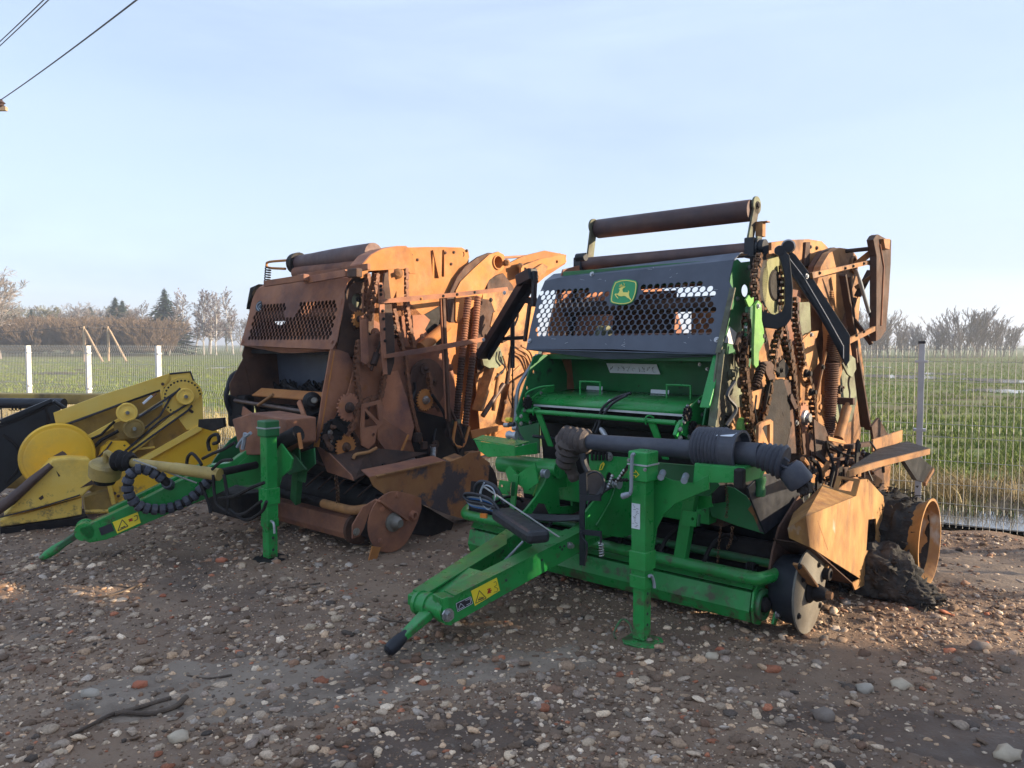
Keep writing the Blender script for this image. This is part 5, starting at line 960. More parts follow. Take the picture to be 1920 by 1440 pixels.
r.add('long_strut', G().beam(r.U((1580, 515), .88), r.U((1628, 805), .90), .03, .05, X1), DRUST, bevel=.004); r.add('long_strut', G().beam(r.U((1588, 520), .85), r.U((1620, 800), .86), .03, .05, X1), DRUST, bevel=.004)
r.add('long_strut', G().beam(r.U((1600, 560), .84), r.U((1572, 650), .84), .03, .05, X1), DRUST)
# lower platform
r.pu('grey_wedge_plate', DRUST, 1.0, .02, [(1632, 800), (1646, 783), (1668, 825), (1638, 838)])
tr = [r.Z(p, .93) for p in ((1590, 880), (1742, 842), (1700, 829), (1650, 842))]
r.add('tray', G().prism(tr, .012), SOOT); e0 = [r.Z(p, .93) for p in ((1590, 884), (1640, 868), (1742, 843))]
g = G()
for a, b in zip(e0[:-1], e0[1:]): g.beam(a-Z1*.012, b-Z1*.012, .012, .034)
r.add('tray_edge', g, TAN); q = r.V([(1640, 838), (1690, 822), (1688, 832), (1645, 857)], 1.9) if 0 else None
a, b = r.Z((1635, 845), .93), r.Z((1690, 825), .93); r.add('tray_upstand', G().beam(a+Z1*.03, b+Z1*.03, .012, .08), TAN)
r.add('tray_bracket', G().prism(r.U([(1690, 862), (1716, 852), (1750, 880), (1748, 888), (1734, 905), (1715, 900), (1705, 885)], 1.38), .03), BLACKP); r.add('bracket_lip', G().beam(r.U((1749, 880), 1.4), r.U((1733, 908), 1.4), .03, .02, X1), TAN)
r.pu('tray_post', TAN, 1.02, .02, [(1634, 882), (1668, 872), (1664, 930), (1657, 942), (1640, 930)]); r.pu('tray_post', DRUST, 1.05, .02, [(1636, 885), (1654, 877), (1656, 930), (1652, 938)])
for a, b, w in (((1550, 835), (1600, 855), .05), ((1560, 862), (1625, 855), .03), ((1588, 838), (1645, 830), .045), ((1600, 850), (1635, 870), .03), ((1545, 880), (1600, 860), .03), ((1526, 850), (1565, 880), .04)):
    r.add('platform_bar', G().beam(r.U(a, 1.0+random.uniform(-.06, .08)), r.U(b, 1.05+random.uniform(-.05, .06)), w, w*.7), DRUST, bevel=.003)
r.pu('platform_plate', DRUST, .93, .014, [(1524, 785), (1545, 800), (1551, 815), (1550, 840), (1545, 860), (1528, 850)]); r.pu('tan_edge_plate', TAN, 1.0, .014, [(1551, 818), (1582, 826), (1584, 833), (1552, 826)])
r.tb('wire_loop', SOOT, r.U([(1552, 830), (1580, 850), (1604, 856), (1606, 865), (1595, 870)], 1.08), .006, 8, 5)
r.add('lit_block', G().box(r.U((1608, 853), 1.05), .05, .08, .05), TAN, bevel=.003)
r.add('lower_housing', G().prism([Vector((.72, y, z)) for y, z in ((.15, .50), (1.5, .50), (1.7, .95), (.2, .98))], .1), DRUST)
r.add('axle_beam', G().beam((-1.3, 1.29, .30), (1.3, 1.29, .30), .12, .12), DRUST)
for i, (x0, y0, x1, y1) in enumerate(((1470, 870, 1545, 900), (1500, 905, 1540, 880), (1480, 880, 1500, 930), (1550, 905, 1530, 940), (1520, 860, 1540, 905), (1505, 860, 1512, 905))):
    r.tb('bent_pipe', (DRUST, SOOT, TAN)[i % 3], r.U([(x0, y0), ((x0+x1)/2+5, (y0+y1)/2-8), (x1, y1)], .95+.03*i), .010+.003*(i % 3), 8, 5)
r.add('coil_spring', G().coil(r.U((1557, 895), 1.0), r.U((1558, 925), 1.0), .028, .006, 8), SOOT)
r.pu('lit_side_sheet', TAN, .98, .014, [(1530, 925), (1545, 905), (1590, 885), (1640, 880), (1640, 915), (1570, 930), (1535, 945)])
r.pu('lit_side_sheet', TAN, .97, .014, [(1420, 875), (1438, 878), (1440, 895), (1475, 930), (1470, 942), (1448, 920), (1430, 900)])
# --- folded tan side fender
uf = 1.34
F_ = [(1510, 968), (1604, 930), (1612, 899), (1626, 898), (1655, 930), (1657, 945), (1650, 1046), (1635, 1062), (1634, 1090), (1602, 1106), (1597, 1093), (1612, 1085), (1517, 1025)]
face = r.U(F_, uf); FE = r.add('side_fender', G().prism(face, .008, [r.U([(1627, 974), (1641, 972), (1643, 1000), (1640, 1034), (1623, 1032)], uf)]), TANS, label='tan burnt side fender with streaks and a long slot')
nose = r.U([(1510, 968), (1517, 1025)], uf)+r.V([(1477, 1006), (1476, 990)], nose_v) if 0 else None
n0, n1 = r.U((1510, 969), uf), r.U((1517, 1025), uf); t0 = r.U((1604, 931), uf); p_tip = r.U((1477, 990), uf-.10); p_bot = r.U((1480, 1008), uf-.10)
r.add('fender_nose', G().prism([n0, n1, p_bot, p_tip], .008), TANS, FE); 
qA = [n0+Vector((0, 0, .002)), t0, t0+Vector((-.20, .02, .05)), r.U((1487, 962), uf-.20), p_tip]
g = G(); g.raw([q_ for q_ in qA]+[q_-Z1*.008 for q_ in qA], [(0, 1, 2), (0, 2, 3), (0, 3, 4), (5, 7, 6), (5, 8, 7), (5, 9, 8)]+[(i, (i+1) % 5, (i+1) % 5+5, i+5) for i in range(5)]); r.add('fender_top', g, TANS, FE)
h0, h1, h2 = r.U((1612, 899), uf), r.U((1604, 930), uf), r.U((1626, 898), uf)
g = G().prism([h1, h0, h0+Vector((-.13, -.02, .01)), h1+Vector((-.13, -.02, .01))], .008, [[h1.lerp(h0, .2)+Vector((-.03, -.005, .002)), h1.lerp(h0, .85)+Vector((-.03, -.005, .002)), h1.lerp(h0, .85)+Vector((-.10, -.015, .008)), h1.lerp(h0, .2)+Vector((-.10, -.015, .008))]]); r.add('fender_step', g, TANS, FE)
r.add('fender_bottom', G().prism([n1, r.U((1602, 1100), uf), r.U((1602, 1100), uf)+Vector((-.25, 0, .03)), p_bot+Vector((-.10, 0, .02)), p_bot], .008) if 0 else G().beam(n1+Vector((-.1, 0, .01)), r.U((1600, 1098), uf)+Vector((-.1, 0, .01)), .2, .006), DRUST, FE)
r.pu('fender_rear_sheet', TAN, 1.12, .012, [(1560, 925), (1600, 895), (1640, 890), (1654, 900), (1640, 940), (1560, 960)])

# ============================================================ burnt wheel beside the green-front baler
wr = Vector((1.56, 1.36, 0)); RR = .285
Wh = B
q0 = B.U((1737, 1040), 1.56)
cx = Vector((1.58, q0.y, .285))
ww = bpy.data.objects.new('burnt_wheel', None)
ro = B.add('wheel_rim', G().lathe(cx-X1*.42, cx+X1*.0, [(0, .27), (.04, .285), (.08, .235), (.35, .225), (.6, .23), (.9, .262), (.96, .285), (1, .292), (1, .275), (.93, .262), (.7, .24), (.45, .215), (.05, .21)], 48, caps=False), TANS, smooth=True)
B.add('rim_centre', G().lathe(cx-X1*.24, cx-X1*.23, [(0, .235), (1, .235)], 32), DRUST, ro)
rs = random.Random(11)
def lumpy(name, c, sx, sy, sz, mat, seed, amp=.3, sub=3, spikes=0, tri=None):
    import bmesh
    bm = bmesh.new(); bmesh.ops.create_icosphere(bm, subdivisions=sub, radius=1)
    for v in bm.verts:
        n = v.co.normalized(); k = 1+amp*noise.fractal(n*2.2+Vector((seed, 0, 0)), .8, 2.2, 4)
        co = n*k; v.co = Vector((co.x*sx, co.y*sy, co.z*sz))+Vector(c)
        if v.co.z < .004: v.co.z = .004
    g = G(); g.v = [tuple(v.co) for v in bm.verts]; g.f = [tuple(v.index for v in f.verts) for f in bm.faces]; bm.free(); return B.add(name, g, mat, smooth=True)
# what is left of the tyre: a sagging charred carcass around the rim and a heap of torn rubber
g = G(); n = 56; k = 22
for i in range(n):
    for j in range(k):
        a_ = 2*math.pi*i/n; t = j/(k-1); y, z = math.cos(a_), math.sin(a_)
        rad = .245+.05*max(0, .3+.7*z)*math.sin(math.pi*t)**.6+.014*noise.fractal(Vector((y*3, z*3, t*5)), .8, 2.2, 5)
        if z > .3: rad += .07*max(0, noise.noise(Vector((y*7, t*7, 3))))
        x = cx.x-.06-.44*t; g.v.append((x, cx.y+y*rad, max(.006, cx.z+z*rad)))
for i in range(n):
    for j in range(k-1): a_ = i*k+j; b_ = ((i+1) % n)*k+j; g.f.append((a_, b_, b_+1, a_+1))
B.add('burnt_tyre', g, CHAR, ro, smooth=True)
g = G()
for i in range(170):
    a_ = rs.uniform(-.2, 3.3); x = cx.x-rs.uniform(.05, .42); rad = .30+rs.uniform(-.03, .05); p = Vector((x, cx.y+math.cos(a_)*rad, cx.z+math.sin(a_)*rad)); d = Vector((rs.uniform(-.5, .9), math.cos(a_)*.6+rs.uniform(-.5, .5), math.sin(a_)*.6+rs.uniform(-.6, .3)))*rs.uniform(.015, .045)
    g.prism([p, p+d+Vector((.012, 0, 0)), p+d*.6+Vector((-.014, .01, .0))], .004)
B.add('torn_rubber', g, CHAR, ro)['kind'] = 'stuff'
hc = B.Z((1672, 1132), 0)
lumpy('tyre_carcass', (hc.x-.10, hc.y+.16, .12), .21, .17, .20, ASH, 4.2, .22, 5)
lumpy('tyre_carcass', (hc.x+.05, hc.y+.13, .05), .19, .13, .10, ASH, 9.1, .25, 5)
lumpy('tyre_carcass', (hc.x-.30, hc.y+.25, .12), .25, .20, .18, CHAR, 2.1, .25, 4)
g = G()
for i in range(240):
    p = Vector((hc.x-.08+rs.uniform(-.26, .30), hc.y+.15+rs.uniform(-.17, .16), 0)); k_ = max(0, 1-((p.x-hc.x+.08)/.3)**2-((p.y-hc.y-.15)/.19)**2); p.z = .02+.24*math.sqrt(k_)*(1 if p.x < hc.x+.02 else .55); d = Vector((rs.uniform(-1, 1), rs.uniform(-1, 1), rs.uniform(-.5, .3))).normalized()*rs.uniform(.02, .07)
    if i % 3: q_ = Vector((rs.uniform(-.01, .01), rs.uniform(-.01, .01), .012)); g.prism([p-d, p-d*.2+q_, p+d*.9, p+d*.1-q_], .005)
    else: g.tube([p-d, p+Vector((0, 0, .02)), p+d], .0016, 4)
B.add('tyre_shreds', g, CHAR, ro)['kind'] = 'stuff'
# left wheel, mostly hidden behind the drawbar
lc = B.V((893, 1010), .25); lc2 = Vector((-1.22, .3, .19))
B.add('pickup_gauge_wheel', G().lathe(lc2-X1*.06, lc2+X1*.06, [(0, .12), (.05, .18), (.3, .195), (.7, .195), (.95, .18), (1, .12)], 28), HOSE, smooth=True)
B.add('height_strap', G().beam(B.U((1496, 1058), 1.335), B.U((1534, 1110), 1.335), .014, .055, X1), TAN, bevel=.003); bolts(B, [(1498, 1062), (1531, 1106)], 1.345, SOOT, .012)
B.add('strap_rib', G().beam(B.U((1544, 1075), 1.31), B.U((1552, 1052), 1.31), .014, .03, X1), TAN)
def clutter(r, poly, u0, u1, n, seed, mats, sc=1):
    rd = random.Random(seed); xs = [p[0] for p in poly]; ys = [p[1] for p in poly]; k = 0
    while k < n:
        x, y = rd.uniform(min(xs), max(xs)), rd.uniform(min(ys), max(ys))
        if not inpoly(x, y, poly): continue
        k += 1; u = rd.uniform(u0, u1); p = r.U((x, y), u); m_ = rd.choice(mats); t = rd.random()
        if t < .3: r.add('bolt', G().bolt(p, X1, rd.uniform(.008, .018), .015), rd.choice((ZINC, SOOT, DRUST)))
        elif t < .5:
            a_ = rd.uniform(0, 3.1); d = Vector((0, math.cos(a_), math.sin(a_)*1.4))*rd.uniform(.04, .10); e = Vector((0, -d.z, d.y)).normalized()*rd.uniform(.015, .04); r.add('bracket', G().prism([p-d-e, p-d*.6+e*.8, p+d*.7+e, p+d, p+d*.8-e*1.1], .014), m_)
        elif t < .68: d = Vector((rd.uniform(-.03, .03), rd.uniform(-.4, .4), rd.uniform(.5, 1))).normalized()*rd.uniform(.05, .16); r.add('rod', G().tube([p-d, p+d], rd.uniform(.006, .014), 7), m_, smooth=True)
        elif t < .84: q = [p+Vector((rd.uniform(0, .04), rd.uniform(-.08, .08), z_)) for z_ in (.12, .04, -.04, -.13)]; r.tb('burnt_hose', rd.choice((SOOT, HOSE, DRUST)), q, rd.uniform(.006, .012), 6, 4)
        else: rr = rd.uniform(.02, .045); r.add('washer_disc', G().lathe(p-X1*.01, p+X1*.02, [(0, rr), (.6, rr), (.61, rr*.5), (1, rr*.45)], 14), m_, smooth=True)
clutter(B, [(1400, 640), (1440, 610), (1500, 600), (1545, 640), (1555, 800), (1530, 860), (1430, 850), (1390, 740)], .80, .88, 16, 5, (DRUST, TAN, RUST, SOOT, MGREEN))
clutter(B, [(1590, 860), (1650, 835), (1715, 835), (1640, 865), (1600, 880)], 1.15, 1.35, 12, 31, (DRUST, SOOT))
clutter(B, [(1480, 870), (1530, 840), (1600, 845), (1640, 860), (1600, 900), (1500, 920)], .95, 1.12, 30, 6, (DRUST, SOOT, TAN))
clutter(B, [(1560, 560), (1606, 540), (1615, 700), (1610, 820), (1560, 830)], .78, .86, 9, 8, (DRUST, TAN, SOOT))
clutter(B, [(1380, 590), (1412, 580), (1410, 700), (1385, 760), (1360, 780), (1360, 690)], .76, .84, 8, 9, (DRUST, GREEND, MGREEN, SOOT))
# --- left black guard arm of the green baler
r = B
a, b = r.V((992, 520), .55), r.V((903, 668), .70)
r.add('guard_arm', G().beam(a, b, .10, .07), BLACKP, bevel=.006); r.add('guard_arm_flange', G().beam(a+Vector((.05, .02, 0)), b+Vector((.05, .02, 0)), .02, .09), BLACKP, bevel=.003)
r.add('guard_arm', G().beam(r.V((975, 527), .54), r.V((1000, 513), .5), .09, .09), BLACKP, bevel=.006)
boltsv(r, [(946, 549), (907, 637)], .52, STEEL)
r.add('arm_post', G().beam(r.V((1003, 508), .5), r.V((1000, 575), .5), .04, .03), BLACKP, bevel=.004)
r.add('arm_post', G().tube([r.V((961, 580), .9), r.V((961, 690), .9)], .02, 10).tube([r.V((961, 690), .9), r.V((961, 765), .9)], .006, 6), BLACKP)
r.add('arm_post', G().beam(r.V((994, 565), .6), r.V((984, 640), .6), .03, .02), BROWNR)
r.add('arm_cross_bar', G().beam(r.V((930, 636), .75), r.V((986, 633), .60), .03, .03), SOOT)
r.add('arm_cross_bar', G().beam(r.V((975, 562), .6), r.V((1005, 564), .55), .02, .05), SOOT)
# ============================================================ FULLY BURNT BALER
A = Rig('round_baler', -2.064, 6.611, -41, 'fully burnt rust-brown round baler between the yellow header and the green-front baler', 'baler')
r = A
PA0 = Vector((0, .12, 1.555)); nA = Vector((0, -.59, .17))
PA0 = (r.U((622, 655), .70)+r.U((452, 648), -.70))/2; ptop = (r.U((655, 520), .74)+r.U((480, 540), -.70))/2; dA = ptop-PA0; dA.x = 0; nA = X1.cross(dA).normalized(); nA = nA if nA.y < 0 else -nA
def pA(q, h=0): return r.P(q, PA0+nA*h, nA)
def tA(x, y): return inpoly(x, y, [(492, 570), (534, 567), (536, 595), (553, 595), (566, 564), (632, 561), (630, 590), (622, 620), (618, 639), (463, 639), (470, 618), (475, 595)])
fp = perforated(r, 'front_panel', RUST, PA0, nA, [(451, 647), (462, 610), (474, 560), (482, 543), (500, 534), (580, 527), (661, 520), (652, 530), (646, 548), (647, 562), (632, 640), (624, 655), (540, 652)], .0525, .0335, .0215, tA)
g = G(); a = pA([(484, 541), (658, 521)]); b = [q+Vector((0, .10, .06)) for q in a]; c = [q+Vector((0, .2, .06)) for q in a]
g.prism([a[0], a[1], b[1], b[0]], .006); g.prism([b[0], b[1], c[1], c[0]], .006); r.add('panel_top_fold', g, RUST, fp)
g = G(); a = pA([(451, 647), (624, 655)]); m_ = (a[0]+a[1])/2
g.prism([a[0], a[1], a[1]+Vector((-.03, .05, -.012)), m_+Vector((.1, .045, -.05)), m_+Vector((-.1, .045, -.05)), a[0]+Vector((.05, .05, -.01))], .006); r.add('panel_lip', g, RUST, fp)
c = pA([(486, 574)])[0]; r.add('round_emblem', G().lathe(c, c+nA*.006, [(0, .05), (1, .05)], 24), BLACKP, fp)
q = catmull(pA([(489, 566), (483, 570), (482, 577), (486, 583)], .008), 4); r.add('emblem_arc', G().tube(q, .006, 6), GREYP, fp); q = catmull(pA([(489, 571), (486, 573), (486, 578), (489, 580)], .008), 4); r.add('emblem_arc', G().tube(q, .004, 6), GREYP, fp)
c = pA([(468, 636)], .004)[0]
for p in ((623, 641), (456, 641)): r.add('bolt', G().bolt(pA([p], .004)[0], nA, .012), RUST, fp)
# rollers and rails on top
a, b = r.U((537, 497), -.60), r.U((706, 476), .52); yy = (a.y+b.y)/2; zz = (a.z+b.z)/2; a = Vector((-.60, yy, zz)); b = Vector((.60, yy, zz))
g = G().lathe(a, b, [(0, .075), (.25, .08), (.5, .092), (.75, .098), (1, .10)], 28); r.add('top_roller', g, ROLLR, smooth=True)
r.add('roller_end_cap', G().lathe(a-X1*.02, a+X1*.08, [(0, .07), (.2, .10), (1, .105)], 20), SOOT, smooth=True)
g = G().lathe(a+Vector((.1, -.05, -.10)), b+Vector((0, -.05, -.10)), [(0, .06), (1, .06)], 20); r.add('second_roller', g, RUST, smooth=True)
vv = a.y-.08
def rail(y0, x0, y1, x1, w, h, m_, v_): return r.add('top_rail', G().beam(r.V((x0, y0), v_), r.V((x1, y1), v_), w, h), m_, bevel=.003)
rail(532, 497, 521, 570, .03, .05, RUST, .02); rail(526, 572, 512, 650, .03, .055, RUST, .04); rail(520, 560, 500, 692, .03, .05, RUST, .22)
q = r.V([(540, 488), (505, 491), (500, 496), (504, 502), (535, 504)], a.y-.05); r.tb('spring_hook', ORUST, catmull(q, 3), .012, 8)
r.add('tension_spring', G().coil(r.V((503, 500), a.y-.06), r.V((500, 540), a.y-.10), .028, .006, 9), SOOT)
r.add('clamp', G().box(r.V((571, 521), -.0), .06, .06, .06), RUST, bevel=.01); r.add('clamp', G().box(r.V((665, 512), .05), .12, .06, .07), DRUST, bevel=.01)
r.add('left_corner_junk', G().prism(r.V([(474, 540), (490, 533), (480, 545), (476, 555), (468, 570), (467, 580), (470, 560)], a.y-.05), .06), SOOT)
# hood on the right top
hoodpts = [(672, 516), (680, 495), (695, 478), (715, 468), (745, 462), (762, 462), (770, 470), (776, 490), (779, 514), (768, 513), (762, 505), (740, 505), (712, 507), (690, 508), (686, 520), (676, 522)]
r.pu('roller_hood', ORUST, .80, .012, hoodpts)
tp = r.U([(672, 516), (680, 495), (695, 478), (715, 468), (745, 462), (762, 462)], .80); g = G()
for a_, b_ in zip(tp[:-1], tp[1:]): g.prism([a_, b_, b_-X1*.16, a_-X1*.16], .01)
r.add('hood_rim', g, RUST)
# chamber interior and side sheets
r.add('chamber_side_sheet', G().prism([Vector((-.66, y, z)) for y, z in ((.1, 1.5), (.3, 2.15), (.9, 2.3), (1.5, 2.22), (2.0, 2.0), (2.3, 1.5), (2.2, .8), (1.6, .45), (.7, .45), (.25, .9))], .012, [ring(Vector((-.66, .5, 1.85)), X1, .07, 16)]), DRUST)
r.pu('chamber_side_sheet', ORUST, .62, .014, [(700, 480), (765, 464), (800, 463), (865, 464), (878, 472), (878, 500), (868, 560), (900, 600), (940, 560), (1000, 560), (1010, 640), (1000, 760), (960, 840), (880, 860), (720, 800), (690, 600)])
for i, (v, z, rad) in enumerate(((.32, 1.86, .05), (.5, 1.62, .055), (.65, 2.05, .05), (.55, 1.38, .06))):
    r.add('chamber_roller', G().lathe((-.64, v, z), (.60, v, z), [(0, rad), (1, rad)], 18), DRUST, smooth=True)
r.add('inner_cross_plate', G().prism([Vector(q) for q in ((-.62, .62, 1.5), (.62, .62, 1.5), (.62, .75, 2.2), (-.62, .75, 2.2))], .012), DRUST)
# upper side sheet with slots
r.pu('upper_side_sheet', ORUST, .70, .014, [(762, 464), (830, 463), (862, 465), (877, 470), (879, 483), (870, 500), (856, 520), (842, 548), (834, 590), (834, 640), (800, 640), (790, 650), (700, 600), (712, 500)],
     [[(806, 470), (811, 469), (822, 522), (810, 522)], [(828, 469), (832, 468), (832, 519), (827, 519)], ell(867, 477, 3, 5, 12)])
bolts(r, [(771, 478), (835, 474), (851, 473), (846, 495), (875, 470), (783, 487)], .71, DRUST, .010)
r.pu('curved_dark_flange', DRUST, .745, .03, [(842, 548), (855, 520), (870, 500), (895, 482), (915, 474), (925, 475), (890, 500), (862, 530), (852, 552), (852, 605), (838, 605), (836, 560)])
r.pu('tailgate_side', ORUST, .76, .03, [(853, 545), (862, 528), (885, 505), (915, 478), (932, 472), (943, 478), (945, 495), (942, 505), (915, 525), (905, 545), (900, 560), (880, 580), (860, 600), (856, 606), (852, 600)], [ell(932, 492, 8.5, 11, 18)])
c = r.U((932, 492), .77); r.add('pivot_tube', G().lathe(c-X1*.2, c+X1*.02, [(0, .072), (1, .072), (1, .06), (.3, .058)], 24, caps=False), ORUST, smooth=True); r.add('pivot_inside', G().lathe(c-X1*.19, c-X1*.18, [(0, .07), (1, .07)], 24), SOOT)
r.pu('tailgate_side', ORUST, .70, .03, [(855, 560), (900, 520), (980, 480), (1020, 470), (1060, 478), (1058, 495), (1020, 520), (990, 545), (970, 600), (960, 640), (930, 560), (880, 600)])
r.pu('tailgate_lug', DRUST, .735, .02, [(914, 522), (942, 512), (960, 535), (965, 548), (930, 545), (912, 545)])
r.pu('tailgate_arm', ORUST, .82, .03, [(975, 500), (1010, 486), (1040, 480), (1058, 478), (1060, 492), (1030, 505), (1000, 512), (975, 520)], [ell(1042, 491, 2.5, 3, 10)])
r.pu('arm_link', TAN, .86, .03, [(1002, 503), (1016, 494), (1026, 500), (1020, 512), (1008, 520)])
r.tb('top_bar', RUST, r.U([(944, 483), (1050, 477)], .60), .014)
for p in ((950, 492), (976, 499), (984, 505)): r.add('pivot_pin', G().lathe(r.U(p, .72), r.U(p, .84), [(0, .03), (.6, .034), (.7, .02), (1, .02)], 14), TAN, smooth=True)
# big plates below
r.pu('rear_lit_sheet', TAN, .74, .014, [(905, 545), (960, 545), (1003, 560), (1003, 650), (1005, 700), (980, 760), (940, 800), (900, 820), (890, 700), (900, 620)])
r.pu('rear_lit_sheet', TAN, .80, .014, [(955, 720), (1000, 690), (1005, 730), (985, 770), (960, 800), (940, 790)])
g = G()
for k_ in range(3): g.tube(catmull(r.U([(965+k_*6, 660-k_*6), (985+k_*5, 670-k_*4), (996+k_*3, 695), (1000+k_*2, 715)], .80), 4), .012, 6)
r.add('pressed_ribs', g, TAN)
r.pu('grey_white_bracket', MGREEN, .86, .03, [(905, 650), (935, 650), (945, 680), (925, 695), (905, 685), (900, 665)])
r.add('lit_arm', G().beam(r.U((920, 690), .86), r.U((895, 770), .86), .03, .13, X1), TAN, bevel=.004)
for a_, b_, m_, w in (((944, 720), (905, 780), BROWNR, .035), ((935, 700), (925, 770), TAN, .03), ((960, 650), (950, 720), DRUST, .03), ((940, 640), (960, 630), DRUST, .03), ((988, 735), (975, 800), TAN, .03)): r.add('rear_link', G().tube([r.U(a_, .9), r.U(b_, .9)], w*.7, 10), m_, smooth=True)
r.pu('dark_round_guard', DRUST, .78, .03, [(900, 560), (918, 562), (928, 590), (920, 640), (905, 690), (893, 700), (890, 640), (895, 590)])
r.pu('middle_sheet', RUST, .70, .014, [(640, 560), (760, 560), (800, 600), (830, 640), (850, 700), (860, 790), (800, 830), (720, 820), (690, 790), (650, 740), (625, 660)])
r.pu('front_cheek', DRUST, .735, .014, [(662, 528), (685, 530), (700, 560), (700, 620), (690, 680), (655, 668), (632, 655), (646, 562), (650, 545)], [ell(668, 564, 9.5, 14)])
r.pu('cheek_back', MGREEN, .715, .01, [(655, 545), (680, 545), (680, 590), (655, 590)])
r.pu('cut_sheet', RUST, .725, .014, [(752, 592), (795, 590), (806, 600), (796, 618), (808, 635), (790, 650), (760, 652), (752, 640)]); r.pu('dark_void_plate', SOOT, .712, .006, [(795, 590), (830, 570), (836, 640), (815, 650), (800, 650), (808, 636), (796, 618)])
r.add('flaking_pipe', G().lathe(r.U((790, 652), .80), r.U((838, 610), .80), [(0, .055), (1, .05)], 18), ORUST, smooth=True)
r.pu('triangular_sheet', RUST, .80, .014, [(672, 660), (760, 660), (775, 760), (800, 830), (800, 850), (690, 850), (660, 800), (650, 740)])
r.pu('side_big_panel', RUST, .84, .014, [(717, 700), (745, 695), (762, 745), (776, 800), (770, 826), (720, 820), (710, 770)])
r.add('front_side_plate', G().prism(r.U([(620, 655), (632, 655), (652, 662), (668, 700), (668, 740), (640, 760), (617, 800), (592, 830), (604, 740)], .76), .014), RUST); r.add('front_edge_lip', G().beam(r.U((623, 658), .74), r.U((593, 838), .74), .012, .06, X1), ORUST)
# drives
def chn(pts, u, w=.046, pitch=.038, h=.034): return r.add('drive_chain', G().chain(catmull(r.U(pts, u), 4), w, pitch, h), RCHAIN)
chn([(707, 515), (702, 540), (697, 570), (690, 600)], .86); chn([(690, 515), (688, 560), (692, 600)], .82); chn([(761, 505), (761, 545), (765, 600), (775, 650)], .80); chn([(738, 580), (745, 620), (755, 655)], .80)
chn([(672, 640), (668, 700), (672, 740), (676, 760)], .86); chn([(760, 660), (766, 720), (776, 780), (790, 830)], .84, .022); chn([(722, 690), (716, 730), (708, 760)], .86)
chn([(671, 772), (660, 800), (650, 815)], .88); chn([(804, 700), (808, 730), (825, 770)], .86); chn([(664, 775), (668, 760), (700, 745)], .87)
for (x, y), rad, u, m_, td in (((654, 764), .115, .86, RUST, .14), ((648, 838), .10, .86, ORUST, .14), ((797, 750), .10, .84, ORUST, .14), ((797, 692), .055, .84, DRUST, .14), ((811, 715), .055, .84, DRUST, .14), ((672, 598), .07, .82, ORUST, .18), ((616, 820), .08, .84, SOOT, .14), ((622, 800), .06, .84, SOOT, .14)):
    c = r.U((x, y), u); s_ = r.add('sprocket', G().gear(c, X1, rad, 14 if rad < .09 else 22, .016, rad*.28, td), m_); r.add('sprocket_hub', G().lathe(c-X1*.01, c+X1*.045, [(0, rad*.42), (.5, rad*.38), (.6, rad*.26), (1, rad*.22)], 16), ZINC if x == 797 and y == 750 else DRUST, s_, smooth=True)
r.pu('gear_case', SOOT, .835, .02, [(608, 795), (625, 785), (640, 800), (640, 840), (622, 850), (604, 840)])
for p in ((619, 811), (619, 825)): r.add('bolt', G().bolt(r.U(p, .85), X1, .016), ZINC)
r.pu('swing_lever', RUST, .88, .02, [(675, 594), (683, 590), (690, 600), (690, 625), (700, 650), (712, 640), (712, 625), (700, 668), (692, 690), (687, 684), (680, 684), (676, 640)])
r.pu('lever_web', RUST, .87, .014, [(690, 630), (712, 622), (714, 645), (704, 655), (692, 652)])
r.pu('tall_lever', RUST, .89, .018, [(676, 600), (686, 598), (689, 640), (691, 678), (684, 684), (677, 678)])
r.add('damper', G().lathe(r.U((714, 640), .9), r.U((696, 695), .9), [(0, .012), (.4, .012), (.41, .03), (.8, .03), (.81, .012), (1, .012)], 12), DRUST, smooth=True)
r.pu('window_bracket', RUST, .93, .018, [(679, 758), (712, 750), (718, 760), (716, 795), (706, 805), (702, 830), (690, 842), (678, 835), (676, 800)], [[(684, 764), (706, 758), (710, 790)], [(683, 770), (706, 797), (682, 802)], ell(699, 815, 3, 3.6, 12)])
r.pu('sloped_chute', RUST, .92, .014, [(712, 780), (765, 815), (745, 870), (738, 866), (708, 825), (706, 808)]); r.add('chute_edge', G().beam(r.U((765, 815), .93), r.U((742, 868), .93), .014, .03, X1), ORUST)
r.tb('bent_bracket', TAN, r.U([(662, 860), (668, 852), (690, 848), (706, 840)], .97), .014, 8, 4)
c = r.U((745, 514), .82); 
r.pu('front_upright', ORUST, .80, .02, [(727, 506), (738, 505), (756, 507), (756, 560), (742, 560), (742, 545), (735, 562), (728, 560)], [ell(744, 514, 5, 7, 14)])
r.add('bearing_boss', G().lathe(r.U((746, 513), .80), r.U((746, 513), .86), [(0, .04), (.5, .045), (.6, .02), (1, .02)], 16), TAN, smooth=True)
# guard frame: front post, two straps, rear post, thin upright
r.pu('frame_post', DRUST, .985, .02, [(720, 513), (726, 510), (732, 560), (738, 620), (739, 660), (738, 680), (731, 703), (722, 703), (718, 680), (716, 640), (714, 560)])
r.pu('frame_post_face', RUST, 1.0, .012, [(709, 530), (716, 530), (720, 560), (722, 640), (726, 702), (719, 702), (714, 640)], bevel=0)
bolts(r, [(714, 536), (714, 544), (718, 583), (719, 598), (721, 617), (722, 639), (714, 552)], 1.01, SOOT, .009)
r.add('frame_strap', G().prism(r.U([(713, 562), (760, 556), (850, 549), (950, 538), (952, 545), (850, 557), (760, 566), (714, 569)], 1.02), .02), RUST); r.add('frame_strap', G().prism(r.U([(720, 665), (800, 651), (905, 632), (906, 640), (800, 661), (720, 672)], 1.02), .02), RUST)
bolts(r, [(831, 555), (857, 552), (890, 548)], 1.03, SOOT, .009); bolts(r, [(790, 560)], 1.03, ORUST, .010)
